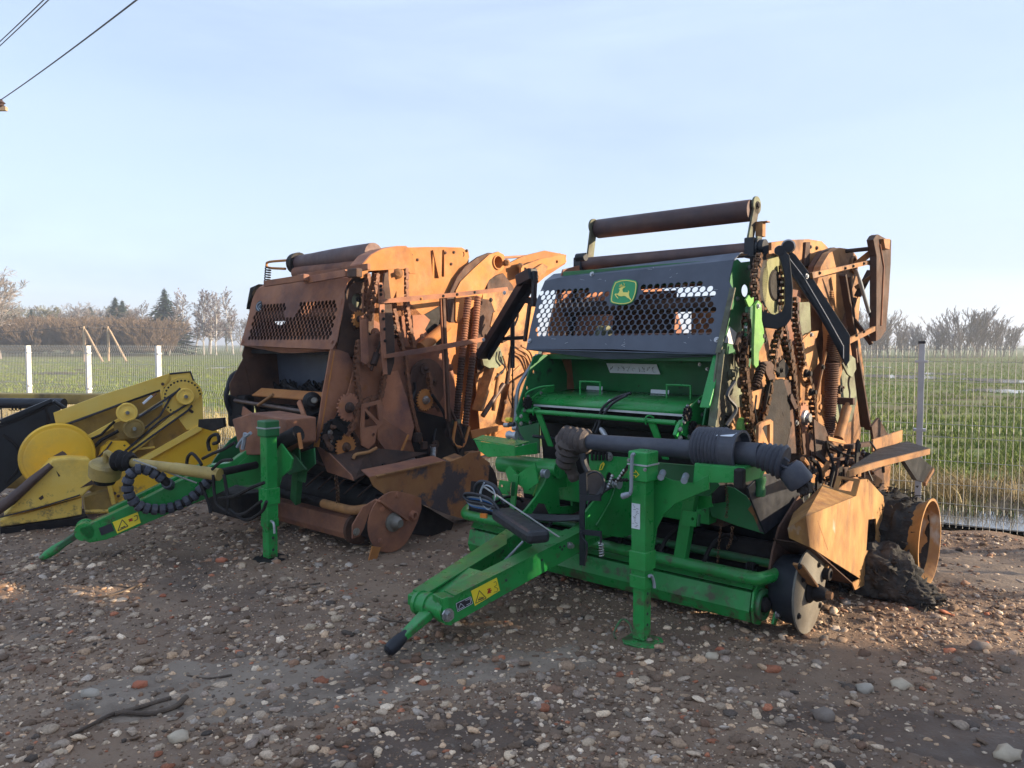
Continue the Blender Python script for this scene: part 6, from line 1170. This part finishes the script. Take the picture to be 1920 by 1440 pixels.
r.add('long_strut', G().beam(r.U((829, 556), .98), r.U((840, 790), .98), .03, .05, X1), DRUST, bevel=.003); r.add('long_strut', G().beam(r.U((826, 556), 1.0), r.U((836, 785), 1.0), .006, .014, X1), RUST)
# corrugated hoses, two side by side
for (x0, y0), (x1, y1), (x2, y2) in (((878, 558), (866, 670), (856, 785)), ((896, 556), (886, 670), (872, 800))):
    r.add('corrugated_hose', G().bellows(r.U((x0, y0), .90), r.U((x1, y1), .92), .036, .036, 24, .22, 16), RUST, smooth=True); r.add('corrugated_hose', G().bellows(r.U((x1, y1), .92), r.U((x2, y2), .93), .036, .034, 24, .22, 16), DRUST, smooth=True)
r.add('hose_collar', G().box(r.U((857, 790), .93), .05, .07, .04), MGREEN, bevel=.004)
for pts_, m_ in (([(840, 760), (860, 800), (870, 830)], DRUST), ([(855, 790), (850, 830), (868, 836), (880, 800)], ORUST), ([(836, 780), (842, 815), (850, 835)], DRUST), ([(870, 800), (862, 850), (850, 830)], SOOT), ([(810, 740), (830, 770), (836, 790)], SOOT)): r.tb('bent_rod', m_, r.U(pts_, .96), .014, 8, 4)
for c_, w in (((783, 820), .05), ((795, 835), .04), ((812, 842), .05), ((842, 812), .05)): r.add('valve_block', G().box(r.U(c_, .92), w, w*1.3, w*1.6, random.uniform(-.4, .4)), DRUST, bevel=.004)
r.add('small_spring', G().coil(r.U((812, 838), .94), r.U((812, 856), .94), .02, .006, 7), ZINC)
r.pu('lower_dark_sheet', SOOT, .80, .02, [(780, 770), (860, 790), (900, 820), (900, 860), (780, 860), (770, 826)]); r.pu('mid_dark_round', DRUST, .79, .02, ell(800, 720, 34, 48, 22))
r.pu('ejector_bar', ORUST, .95, .03, [(880, 808), (940, 797), (942, 806), (884, 822)])
clutter(A, [(600, 790), (690, 780), (690, 850), (610, 850)], .85, .87, 7, 15, (DRUST, SOOT))
clutter(A, [(700, 560), (830, 600), (850, 700), (870, 830), (780, 850), (770, 720), (700, 660)], .78, .86, 14, 16, (RUST, DRUST, SOOT, RUST))
clutter(A, [(890, 560), (960, 560), (1000, 640), (985, 780), (930, 800), (895, 760)], .80, .90, 14, 17, (DRUST, TAN, SOOT, MGREEN))
clutter(A, [(660, 540), (720, 520), (715, 660), (665, 650)], .76, .82, 7, 18, (DRUST, RUST, SOOT))
# V shaped deflector and big fender
r.add('deflector_plate', G().prism(r.V([(594, 836), (618, 850), (658, 890), (664, 901), (615, 885)], -.03), .014), RUST)
r.add('deflector_side_plate', G().prism([r.V((664, 901), -.03), r.U((702, 880), .98), r.U((800, 850), .98), r.U((690, 840), .90), r.V((605, 838), -.03)], .014), DRUST)
fpt = [(692, 895), (705, 892), (775, 876), (830, 864), (842, 866), (868, 857), (880, 848), (895, 850), (918, 868), (912, 930), (893, 975), (866, 972), (840, 965), (790, 945), (725, 930), (700, 912)]
FA = r.add('side_fender', G().prism(r.U(fpt, 1.26), .008), TANP, label='scorched grey and tan patchy side fender')
a_, b_ = r.U((692, 895), 1.26), r.U((836, 865), 1.26); r.add('fender_top', G().prism([a_, b_, b_+Vector((-.16, 0, .03)), a_+Vector((-.12, .02, .04))], .008), RUST, FA)
r.add('fender_lip', G().beam(r.U((705, 893), 1.268), r.U((828, 866), 1.268), .012, .03, X1), TAN, FA); a_, b_ = r.U((845, 866), 1.26), r.U((868, 857), 1.26)
r.add('fender_step', G().prism([a_, b_, b_+Vector((-.1, 0, .02)), a_+Vector((-.1, 0, .02))], .008), TAN, FA); c = r.U((886, 849), 1.2); r.add('fender_cap', G().box(c, .10, .10, .02), TAN, FA)
# pickup
e = r.U((735, 992), 1.36); c = Vector((1.36, e.y, .235))
outl = [c+Vector((0, .235*math.cos(t), .235*math.sin(t))) for t in [R(a2_) for a2_ in range(75, 330, 12)]]+[c+Vector((0, y, z)) for y, z in ((.26, -.04), (.30, .05), (.30, .14), (.18, .19))]
dk = r.add('pickup_side_disc', G().prism(outl, .012), RUST, bevel=.002)
r.add('disc_hub', G().lathe(c+X1*.005, c+X1*.10, [(0, .07), (.2, .075), (.3, .05), (.6, .05), (1, .03)], 18), DISCG, dk, smooth=True)
r.add('pickup_drum_end', G().lathe(c-X1*.22, c-X1*.02, [(0, .17), (1, .2)], 28), SOOT, smooth=True)
cc = c+Vector((0, .20, .02)); r.add('disc_eye', G().lathe(cc-X1*.03, cc+X1*.05, [(0, .035), (.9, .035), (.95, .022), (.5, .02)], 18), RUST, dk, smooth=True)
for y, z in ((-.12, -.12), (-.1, .12), (.05, .2)): r.add('bolt', G().bolt(c+Vector((.006, y, z)), X1, .016), RUST, dk)
r.add('skid_strap', G().prism(r.U([(698, 1024), (713, 1026), (702, 1060), (690, 1058), (692, 1045)], 1.40), .014), ORUST)
r.add('height_strap', G().beam(r.U((708, 938), 1.37), r.U((762, 975), 1.37), .014, .06, X1), RUST, bevel=.003); r.pu('pickup_bracket', RUST, 1.34, .014, [(660, 985), (680, 950), (705, 935), (722, 945), (708, 955), (690, 965), (682, 990), (674, 1005), (660, 1010)])
r.add('bolt', G().bolt(r.U((668, 997), 1.36), X1, .02), DISCG)
r.pu('pickup_side_plate', SOOT, 1.18, .014, [(690, 960), (705, 925), (790, 945), (850, 980), (840, 1010), (760, 1000)])
r.add('pickup_drum', G().lathe((-1.15, .36, .27), (1.15, .36, .27), [(0, .15), (1, .15)], 18), SOOT, smooth=True)
q = [Vector((-1.1, -.02, .33)), Vector((.1, -.02, .33)), Vector((.75, -.02, .325)), Vector((1.08, -.02, .32)), Vector((1.18, .03, .33)), Vector((1.22, .14, .34))]
r.tb('wind_guard_bar', TAN, q[2:], .036, 14, 3); r.tb('wind_guard_bar', SOOT, q[1:3], .036, 14, 2); r.tb('wind_guard_bar', GREEND, q[:2], .036, 14, 2); r.tb('rear_guard_bar', DRUST, [Vector((-1.05, .26, .33)), Vector((1.10, .26, .33))], .02, 12)
def profA(yz, name, mat):
    g = G(); m = len(yz); v = [Vector((u, y, z)) for u in (-1.10, 1.10) for y, z in yz]
    g.raw(v, [(i, (i+1) % m, (i+1) % m+m, i+m) for i in range(m)]+[tuple(range(m-1, -1, -1)), tuple(range(m, 2*m))]); return r.add(name, g, mat, bevel=.003)
profA(((-.03, .13), (-.02, .25), (.05, .27), (.10, .16), (.05, .07), (-.01, .08)), 'crop_roller_beam', RUST); profA(((.09, .25), (.14, .28), (.2, .26), (.14, .2)), 'crop_roller_beam', RUST)
r.add('roller_end_plate', G().lathe((1.10, .03, .17), (1.13, .03, .17), [(0, .12), (1, .12)], 22), DRUST)
r.add('shade_backing', G().prism([Vector(q) for q in ((-.95, .50, .10), (1.1, .50, .10), (1.0, .40, .62), (-.80, .40, .62))], .02), SOOT); r.add('floor_plate', G().prism([Vector(q) for q in ((-.66, .5, .42), (.62, .5, .42), (.62, 2.1, .45), (-.66, 2.1, .45))], .02), DRUST)  # first sheet is black in place of the shade behind this pickup
for i in range(6): r.tb('pickup_tine_rod', DRUST, [Vector((.0+i*.18, .20, .36)), Vector((.1+i*.18, .36, .52))], .008, 6)
q = r.V([(630, 895), (633, 920), (634, 945), (640, 955)], -.02)
g = G()
for i_, p_ in enumerate(catmull(q, 6)): rg = ring(p_, X1 if i_ % 2 else Y1, .016, 8); g.tube(rg+[rg[0]], .005, 5)
r.add('hanging_chain', g, CHAINM)
r.add('axle_beam', G().beam((-1.2, 1.35, .30), (1.2, 1.35, .30), .12, .12), DRUST); r.add('wheel_hub', G().lathe((1.0, 1.35, .28), (1.15, 1.35, .28), [(0, .27), (1, .27)], 28), SOOT, smooth=True)
# hopper and charred roll
r.add('hopper_back', G().prism([Vector(q) for q in ((-.66, .50, 1.1), (.70, .50, 1.1), (.70, .46, 1.52), (-.66, .46, 1.52))], .01), PANEL)
r.pu('hopper_side', DRUST, -.68, .010, [(462, 660), (475, 660), (500, 662), (505, 700), (505, 740), (450, 748), (432, 740), (430, 720)]); r.add('hopper_top_channel', G().beam((-.68, .34, 1.53), (.70, .34, 1.53), .30, .035), SOOT)
g = G(); rs = random.Random(21)
for i in range(60):
    x = rs.uniform(-.5, .55); g.tube([Vector((x, .38+rs.uniform(-.05, .05), 1.17)), Vector((x+rs.uniform(-.05, .05), .36+rs.uniform(-.06, .06), 1.17+rs.uniform(.02, .10))), Vector((x+rs.uniform(-.1, .1), .36, 1.16))], rs.uniform(.01, .022), 6)
r.add('charred_roll', g, SOOT, smooth=True)
r.add('tan_shelf', G().prism([Vector(q) for q in ((-.50, .10, 1.13), (.50, .10, 1.13), (.50, .20, 1.19), (-.50, .20, 1.19))], .012), ORUST); r.tb('guard_pipe', BROWNR, [Vector((-.66, .02, 1.08)), Vector((.45, .02, 1.04))], .018); r.tb('guard_pipe', SOOT, [Vector((-.66, .04, .93)), Vector((.58, .04, .90))], .02)
r.tb('loose_bar', TAN, r.V([(484, 760), (512, 740)], -.02), .014, 8)
r.add('drive_hub', G().lathe(r.U((585, 752), .62), r.U((585, 752), .70), [(0, .05), (.2, .075), (.4, .07), (.6, .05), (1, .04)], 20), SOOT, smooth=True); r.add('hub_face', G().lathe(r.U((589, 751), .70), r.U((589, 751), .72), [(0, .03), (1, .02)], 14), DISCG)
r.add('side_link', G().beam(r.V((560, 752), -.02), r.V((578, 800), -.04), .05, .012, Y1), RUST); r.add('side_link', G().beam(r.V((455, 770), -.05), r.V((482, 790), -.05), .08, .012, Y1), RUST)
r.add('tan_lit_bits', G().prism(r.V([(528, 765), (546, 767), (546, 776), (528, 774)], .35), .01), TAN)
lv = r.U([(478, 650), (455, 690), (435, 705), (428, 725), (424, 740), (427, 760), (436, 780)], -.76); r.add('locking_lever', G().tube(catmull(lv, 3), .024, 8), BLACKP, smooth=True)
r.pv('left_bracket_box', SOOT, -.22, .03, [(375, 786), (420, 783), (422, 800), (400, 808), (374, 800)]); r.add('left_corner_junk', G().box(r.V((452, 770), .1), .24, .12, .30, .2), SOOT, bevel=.02)
r.add('lower_front_frame', G().prism([Vector(q) for q in ((-.7, .30, .5), (.75, .30, .5), (.72, .28, 1.05), (-.7, .28, 1.05))], .02), SOOT)
for i in range(14): p = Vector((rs.uniform(-.6, .6), .22, rs.uniform(.55, 1.05))); r.tb('burnt_cable', SOOT if i % 3 else DRUST, catmull([p, p+Vector((rs.uniform(-.1, .2), rs.uniform(-.12, 0), rs.uniform(-.1, .05))), p+Vector((rs.uniform(0, .3), 0, rs.uniform(-.2, .1)))], 3), rs.uniform(.008, .016), 6)
r.add('gearbox', G().prism([r.V(p, -.28) for p in ((462, 784), (500, 772), (566, 784), (566, 830), (540, 850), (478, 850))], .26), RUST, bevel=.01)
r.add('gearbox_shaft', G().tube([r.V((560, 812), -.38), r.V((510, 838), -.45)], .06, 16), SOOT, smooth=True)
r.tb('loose_bar', ORUST, [r.V((560, 812), -.40), r.V((565, 842), -.40)], .015, 8)
# green jack, mounts, drawbar
jb = r.Z((507, 1044), .02); jt = Vector((jb.x, jb.y, 1.0))
def jk(z): return Vector((jb.x, jb.y, z))
J = r.add('jack_tube', G().beam(jk(.40), jk(.96), .088, .088, Y1), GREEN, bevel=.006)
r.add('jack_cap', G().beam(jk(.92), jk(1.04), .118, .118, Y1), GREEND, J, bevel=.01); r.add('cap_strap', G().box(jk(.985), .124, .124, .01), STEEL, J); r.add('jack_collar', G().beam(jk(.42), jk(.54), .112, .112, Y1), GREEN, J, bevel=.004); r.add('jack_collar', G().beam(jk(.25), jk(.31), .095, .095, Y1), GREEN, J, bevel=.004)
r.add('jack_mid_tube', G().beam(jk(.28), jk(.44), .09, .09, Y1), GREEN, J, bevel=.004)
il = r.add('jack_leg', G().beam(jk(.02), jk(.32), .078, .078, Y1), GREEN, J, bevel=.004)
for z in (.08, .17): r.add('leg_hole', G().lathe(jk(z)+X1*.038, jk(z)+X1*.0405, [(0, .011), (1, .011)], 10), INK, il)
r.add('foot_plate', G().prism([jk(.008)+Vector((x, y, 0)) for x, y in ((-.11, -.06), (-.05, -.12), (.07, -.12), (.13, -.04), (.12, .07), (.05, .12), (-.06, .11), (-.12, .05))], .014), SOOT, J)
r.tb('jack_pin', STEEL, [jk(.30)+Vector((.05, -.02, 0)), jk(.29)+Vector((.10, -.03, 0)), jk(.22)+Vector((.11, -.03, 0))], .009, 8, 4, J); r.pv('jack_mount_plate', GREEN, -.46, .014, [(509, 820), (520, 818), (535, 840), (550, 860), (546, 880), (528, 895), (518, 930), (509, 930)]); r.pv('rear_mount_plate', GREEND, -.30, .014, [(509, 825), (550, 850), (575, 880), (545, 890), (520, 880)])
r.add('support_bar', G().beam(r.V((560, 862), -.20), r.V((554, 940), -.10), .09, .05, Y1), GREEND, bevel=.004); r.pv('lamp_plate', GREEND, -.26, .012, [(547, 840), (562, 840), (564, 866), (552, 868)]); r.pv('support_web', GREEND, -.18, .012, [(560, 850), (590, 840), (592, 870), (575, 885), (572, 905), (556, 900)])
q = [r.V((396, 905), -.9)]
T = r.Z((165, 1000), .20); RT = r.U((480, 890), .30); d_ = Vector((RT.x-T.x, RT.y-T.y, 0)).normalized(); n_ = Vector((-d_.y, d_.x, 0)); n_ = n_ if n_.x > 0 else -n_
def ona(q, h=0): return [p+n_*h for p in r.P(q, T, n_)]
side = [(148, 990), (165, 984), (250, 945), (330, 905), (398, 872), (430, 868), (455, 850), (480, 828), (497, 830), (497, 900), (440, 910), (400, 930), (330, 958), (200, 1012), (168, 1018), (150, 1010)]
bm_ = r.add('drawbar_beam', G().prism(ona(side, -.05), .10), GREEN, bevel=.005)
r.add('beam_plate', G().prism(ona([(437, 880), (447, 870), (470, 850), (493, 845), (493, 908), (448, 910)], .006), .012), GREEN, bm_)
r.add('drawbar_beam', G().prism([p-n_*.30 for p in ona([(200, 968), (330, 905), (380, 880), (380, 900), (330, 925), (205, 985)])], .08), GREEN, bevel=.005)
st = r.add('warning_sticker', G().prism(ona([(211, 979), (258, 960), (264, 980), (220, 1000)], .003), .003), STY, bm_); g = G()
def ln(g, pts, w):
    q = ona(pts, .0065)
    for a, b in zip(q[:-1], q[1:]): g.beam(a, b, w, w*.5, n_)
ln(g, [(221, 995), (229, 974), (240, 986), (221, 995)], .005); ln(g, [(226, 990), (235, 986)], .006); ln(g, [(251, 968), (257, 966), (258, 973), (252, 977)], .004); r.add('warning_print', g, INK, st); g = G(); ln(g, [(241, 974), (248, 972), (242, 977), (249, 975)], .007); r.add('warning_print', g, REDI, st)
r.add('grey_sticker', G().prism(ona([(185, 990), (209, 981), (214, 995), (190, 1004)], .003), .003), INK, bm_)
c = ona([(158, 998)], -.10)[0]; ax = n_; r.add('hitch_drum', G().lathe(c-ax*.10, c+ax*.10, [(0, .062), (.2, .068), (.21, .058), (.7, .058), (.71, .068), (1, .066)], 22), GREEN, smooth=True)
tp = r.Z((88, 1040), .05); dt = (tp-c).normalized(); r.add('tow_tongue', G().beam(c+dt*.04, tp-dt*.08, .08, .05, Z1, .06, .04), GREEND, bevel=.008); r.add('tow_hook', G().tube([tp-dt*.14, tp-dt*.06, tp, tp+dt*.05], [.026, .036, .032, .016], 12), GREEN, smooth=True)
r.pu('yoke_plate', GREEND, -.30, .016, [(380, 900), (402, 860), (430, 825), (450, 812), (470, 820), (480, 835), (470, 850), (440, 868), (400, 874)]); r.add('yoke_pulley', G().lathe(r.U((486, 836), .2), r.U((486, 836), .26), [(0, .045), (.3, .03), (.7, .03), (1, .045)], 14), STEEL, smooth=True)
# yellow shaft, bellows, ringed hose
y0, y1 = r.V((242, 866), -1.15), r.V((412, 890), -.80)
ax = (y1-y0).normalized(); r.add('yellow_shaft_tube', G().lathe(y0, y1, [(0, .034), (.5, .04), (.51, .044), (1, .046)], 20), YSHAFT, smooth=True)
r.add('shaft_inner_tube', G().tube([y1-ax*.05, r.V((480, 872), -.42)], .03, 12), SOOT, smooth=True); r.add('shaft_bellows', G().bellows(y0-ax*.13, y0+ax*.03, .085, .075, 3, .25, 20), SOOT, smooth=True); c = y0-ax*.20; r.add('joint_housing', G().lathe(c+Vector((-.02, 0, -.03)), c+Vector((-.06, 0, -.14)), [(0, .10), (.15, .12), (1, .115)], 20), YSHAFT, smooth=True); r.add('joint_lower', G().lathe(c+Vector((-.05, 0, -.13)), c+Vector((-.06, 0, -.20)), [(0, .10), (1, .07)], 16), SOOT, smooth=True)
r.add('joint_yoke', G().tube(catmull([y0-ax*.12, c+Vector((.0, 0, .05)), c+Vector((-.03, 0, .0)), c+Vector((-.03, 0, -.06))], 3), .022, 8), YSHAFT)
r.tb('tie_rope', ROPE, [r.V((250, 862), -1.22), ona([(368, 904)], .04)[0]], .006, 6)
g = G(); q = catmull(r.V([(330, 920), (305, 895), (275, 878), (252, 880), (240, 900), (243, 925), (262, 945), (290, 951), (320, 948), (350, 935), (375, 915), (395, 892)], -1.05), 10)
q = catmull(ona([(322, 915), (305, 895), (275, 878), (252, 880), (240, 900), (243, 925), (262, 945), (290, 951), (320, 948), (350, 935), (375, 915), (395, 892)], .085), 10); q[:6] = [p-n_*(.16*(6-i)/6) for i, p in enumerate(q[:6])]
hs = r.add('ringed_hose', G().tube(q, .032, 10), SOOT, smooth=True); P = q; L0 = 0; acc = 0
for i_ in range(len(P)-1):
    acc += (P[i_+1]-P[i_]).length
    if acc > .052: acc = 0; d = (P[i_+1]-P[i_]).normalized(); g.lathe(P[i_], P[i_]+d*.042, [(0, .036), (.1, .042), (.9, .042), (1, .036)], 12)
r.add('hose_rings', g, RUBBER, hs)
for pts_ in ([(420, 890), (425, 920), (428, 945), (425, 965)], [(400, 890), (402, 925), (410, 950), (450, 965), (490, 940)], [(375, 905), (390, 940), (395, 962)], [(430, 955), (460, 975), (490, 960), (500, 940)], [(380, 860), (400, 850), (420, 842), (440, 830)], [(398, 880), (415, 865), (435, 862)], [(410, 935), (440, 930), (470, 915), (495, 905)]): r.tb('hose', SOOT, r.V(pts_, -.85), .012, 6, 5)
r.add('black_hook', G().tube(catmull(r.V([(393, 845), (390, 830), (396, 818), (408, 815), (410, 828), (400, 832)], -.6), 3), .014, 6), SOOT); r.add('black_hook', G().tube(catmull(r.V([(350, 872), (352, 858), (360, 850), (372, 862), (378, 872)], -.9), 3), .012, 6), SOOT)
r.add('clamp_pieces', G().tube(catmull(r.V([(445, 838), (456, 822), (470, 812)], -.5), 4), .014, 6).tube(r.V([(455, 842), (460, 812)], -.5), .016, 6), GREYP)
r.add('dark_underframe', G().box(r.V((445, 940), -.35), .5, .25, .2), SOOT, bevel=.02)
# ============================================================ YELLOW HEADER
H_ = Rig('combine_header', -4.4, 6.75, 34.8, 'yellow combine harvester header with pulleys and belts at the far left', 'header')
r = H_
r.pv('upper_beam_plate', YEL, 0, .012, [(100, 774), (185, 742), (250, 722), (317, 700), (322, 708), (318, 722), (300, 733), (106, 801)])
r.pv('right_end_plate', YEL, .0, .012, [(318, 701), (357, 697), (372, 730), (379, 740), (382, 803), (350, 806), (335, 785), (305, 765), (300, 735)])
r.add('top_edge', G().tube(r.V([(318, 701), (357, 697), (369, 730)], -.01), .009, 6), INK); r.add('plate_edge', G().tube(r.V([(106, 802), (230, 757), (300, 732)], -.012), .010, 6), SOOT)
r.pv('back_plate', YELD, .16, .012, [(108, 800), (300, 733), (345, 760), (372, 806), (280, 880), (190, 930), (120, 900)])
r.pv('lower_right_plate', YELB, .02, .012, [(262, 858), (374, 798), (404, 806), (412, 812), (404, 870), (330, 925), (215, 945), (207, 900)])
r.add('lower_plate_flange', G().prism(r.V([(258, 862), (374, 796), (378, 806), (272, 866)], -.01), .03), YEL)
r.pv('bright_round_cover', YELB, .03, .10, [(185, 858), (190, 838), (205, 826), (235, 826), (247, 838), (240, 850), (210, 862)])
c = r.V((108, 856), -.06)
e = r.add('round_pulley_cover', G().lathe(c, c-Y1*.07, [(0, .30), (.4, .305), (.8, .292), (.82, .262), (.9, .266), (1, .25)], 48), YELB, smooth=True); r.add('cover_opening', G().lathe(r.V((109, 860), -.131), r.V((109, 860), -.136), [(0, .075), (1, .075)], 24), BROWNR, e)
r.pv('divider_cone', YEL, -.22, .20, [(6, 964), (40, 920), (97, 858), (128, 855), (166, 857), (176, 880), (172, 908), (152, 928), (80, 948)], bevel=.02)
r.pv('lower_skid', YEL, -.18, .16, [(0, 972), (90, 948), (152, 930), (152, 962), (120, 968), (0, 985)], bevel=.01); r.add('divider_seam', G().tube(r.V([(0, 970), (80, 950), (150, 928)], -.33), .006, 6), INK)
r.add('divider_scratches', G().prism(r.V([(72, 934), (80, 928), (82, 934), (76, 938)], -.323), .002).prism(r.V([(105, 882), (113, 892), (110, 894)], -.323), .002).prism(r.V([(150, 915), (172, 900), (178, 908), (160, 912)], -.323), .004), BROWNR)
q = r.V([(-20, 967), (20, 938), (60, 902), (96, 872)], -.38); r.add('brown_rod', G().tube([q[0], q[1], q[2], q[3]], [.045, .045, .040, .028], 14), BROWNR, smooth=True)
r.pv('ground_skid', SOOT, -.12, .3, [(0, 985), (120, 968), (160, 962), (162, 975), (60, 990), (0, 997)])
r.pv('inner_box', YELD, .10, .2, [(155, 930), (205, 915), (210, 950), (160, 958)]); r.add('frame_foot', G().tube(r.V([(160, 960), (216, 958)], -.05), .02, 8).tube(r.V([(203, 900), (213, 945)], -.03), .02, 8), YEL)
for (x, y), rd in (((237, 773), .088), ((250, 803), .09), ((346, 743), .078)):
    c = r.V((x, y), -.03); p_ = r.add('belt_pulley', G().lathe(c, c-Y1*.05, [(0, rd), (.15, rd*1.04), (.3, rd*.9), (.7, rd*.9), (.85, rd*1.04), (1, rd), (1, rd*.85), (.85, rd*.82), (.9, rd*.3), (1.2, rd*.28), (1.2, rd*.12)], 30), YEL if rd < .089 else YELD, smooth=True)
    r.add('pulley_nut', G().lathe(c-Y1*.05, c-Y1*.075, [(0, .02), (1, .018)], 6), ZINC, p_)
c = r.V((342, 745), .0); pl = []
for a_ in range(-60, 200, 10): pl.append(c+Vector((-math.cos(R(a_-20))*.19, 0, math.sin(R(a_-20))*.19)))
hol = [ring(c+Vector((-math.cos(R(a_-20))*.165, -.02, math.sin(R(a_-20))*.165)), Y1, .011, 8) for a_ in range(-50, 195, 12)]
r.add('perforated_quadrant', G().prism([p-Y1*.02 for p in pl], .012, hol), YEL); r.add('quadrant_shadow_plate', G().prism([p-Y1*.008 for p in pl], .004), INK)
def bar(p, q, v, w, m_, nm='frame_bar'): return r.add(nm, G().beam(r.V(p, v), r.V(q, v), .03, w, Z1), m_, bevel=.003)
bar((165, 822), (238, 782), .04, .055, YEL); bar((190, 838), (300, 790), .06, .04, YELD); bar((248, 790), (330, 740), .02, .05, YELD); bar((236, 855), (372, 745), .0, .05, YEL); bar((262, 780), (318, 748), -.01, .02, STEEL); bar((285, 742), (268, 757), -.03, .02, WHITE)
r.pv('tensioner_plate', YELD, .03, .012, [(212, 794), (238, 785), (262, 800), (262, 822), (225, 824), (214, 815)]); bar((283, 800), (283, 842), .05, .04, YELD); bar((258, 842), (290, 838), .04, .02, YEL)
for pts_ in ([(106, 803), (160, 783), (228, 757)], [(232, 848), (300, 790), (360, 752)], [(338, 728), (320, 745), (300, 780), (268, 806)], [(360, 760), (352, 770), (240, 850)], [(252, 788), (330, 735)]): r.add('drive_belt', G().tube(r.V(pts_, -.045), .010, 6), INK)
r.tb('link_rod', SOOT, r.V([(170, 845), (190, 825), (222, 808)], -.04), .016, 8); r.tb('link_rod', BROWNR, r.V([(180, 862), (200, 842), (210, 828)], -.04), .008, 6); r.tb('link_rod', SOOT, r.V([(160, 828), (190, 815), (215, 790)], -.02), .012, 8)
r.tb('red_latch', RUST, r.V([(284, 745), (293, 738)], -.02), .010, 6)
for p in ((310, 728), (305, 720), (357, 770), (360, 772), (233, 835), (240, 903), (222, 930), (215, 925), (270, 925)): r.add('bolt', G().bolt(r.V(p, -.008), -Y1, .010), BROWNR)
# reel shield and beam running away
r.pv('reel_shield', BLACKP, .20, .015, [(-60, 810), (0, 793), (95, 751), (112, 765), (112, 800), (90, 815), (60, 830), (44, 862), (42, 890), (0, 925), (-60, 960)])
for pts_ in ([(0, 800), (60, 775), (98, 756)], [(5, 815), (30, 835), (38, 860), (30, 885), (10, 905)], [(85, 762), (90, 790), (78, 806)]): r.tb('shield_rib', SOOT, catmull(r.V(pts_, .19), 4), .012, 6)
r.add('shield_edge', G().beam(r.V((0, 790), .19), r.V((97, 750), .19), .05, .03), BLACKP)
bk = r.V((200, 750), .3)
r.add('rear_beam', G().beam(r.V((205, 748), .25), r.V((205, 748), .25)+Vector((-3.6, 3.0, 0)), .16, .10), YELD, bevel=.01); r.add('reel_tube', G().tube([r.V((120, 757), .3), r.V((120, 757), .3)+Vector((-3.6, 3.1, 0))], .05, 12), BLACKP, smooth=True)
for i in range(16): p = r.V((112, 765), .3)+Vector((-.15*i, .13*i, 0)); r.add('reel_tine', G().coil(p, p+Vector((-.08, .06, 0)), .025, .005, 3).tube([p, p+Vector((0, -.02, -.22))], .005, 5), SOOT)
r.tb('shield_strut', BLACKP, r.V([(100, 752), (125, 768), (150, 790)], .22), .02, 8)
r.add('auger_pipe', G().tube([r.V((130, 880), .5), r.V((130, 880), .5)+Vector((-3.6, 3.2, 0))], .2, 20), YELD, smooth=True)
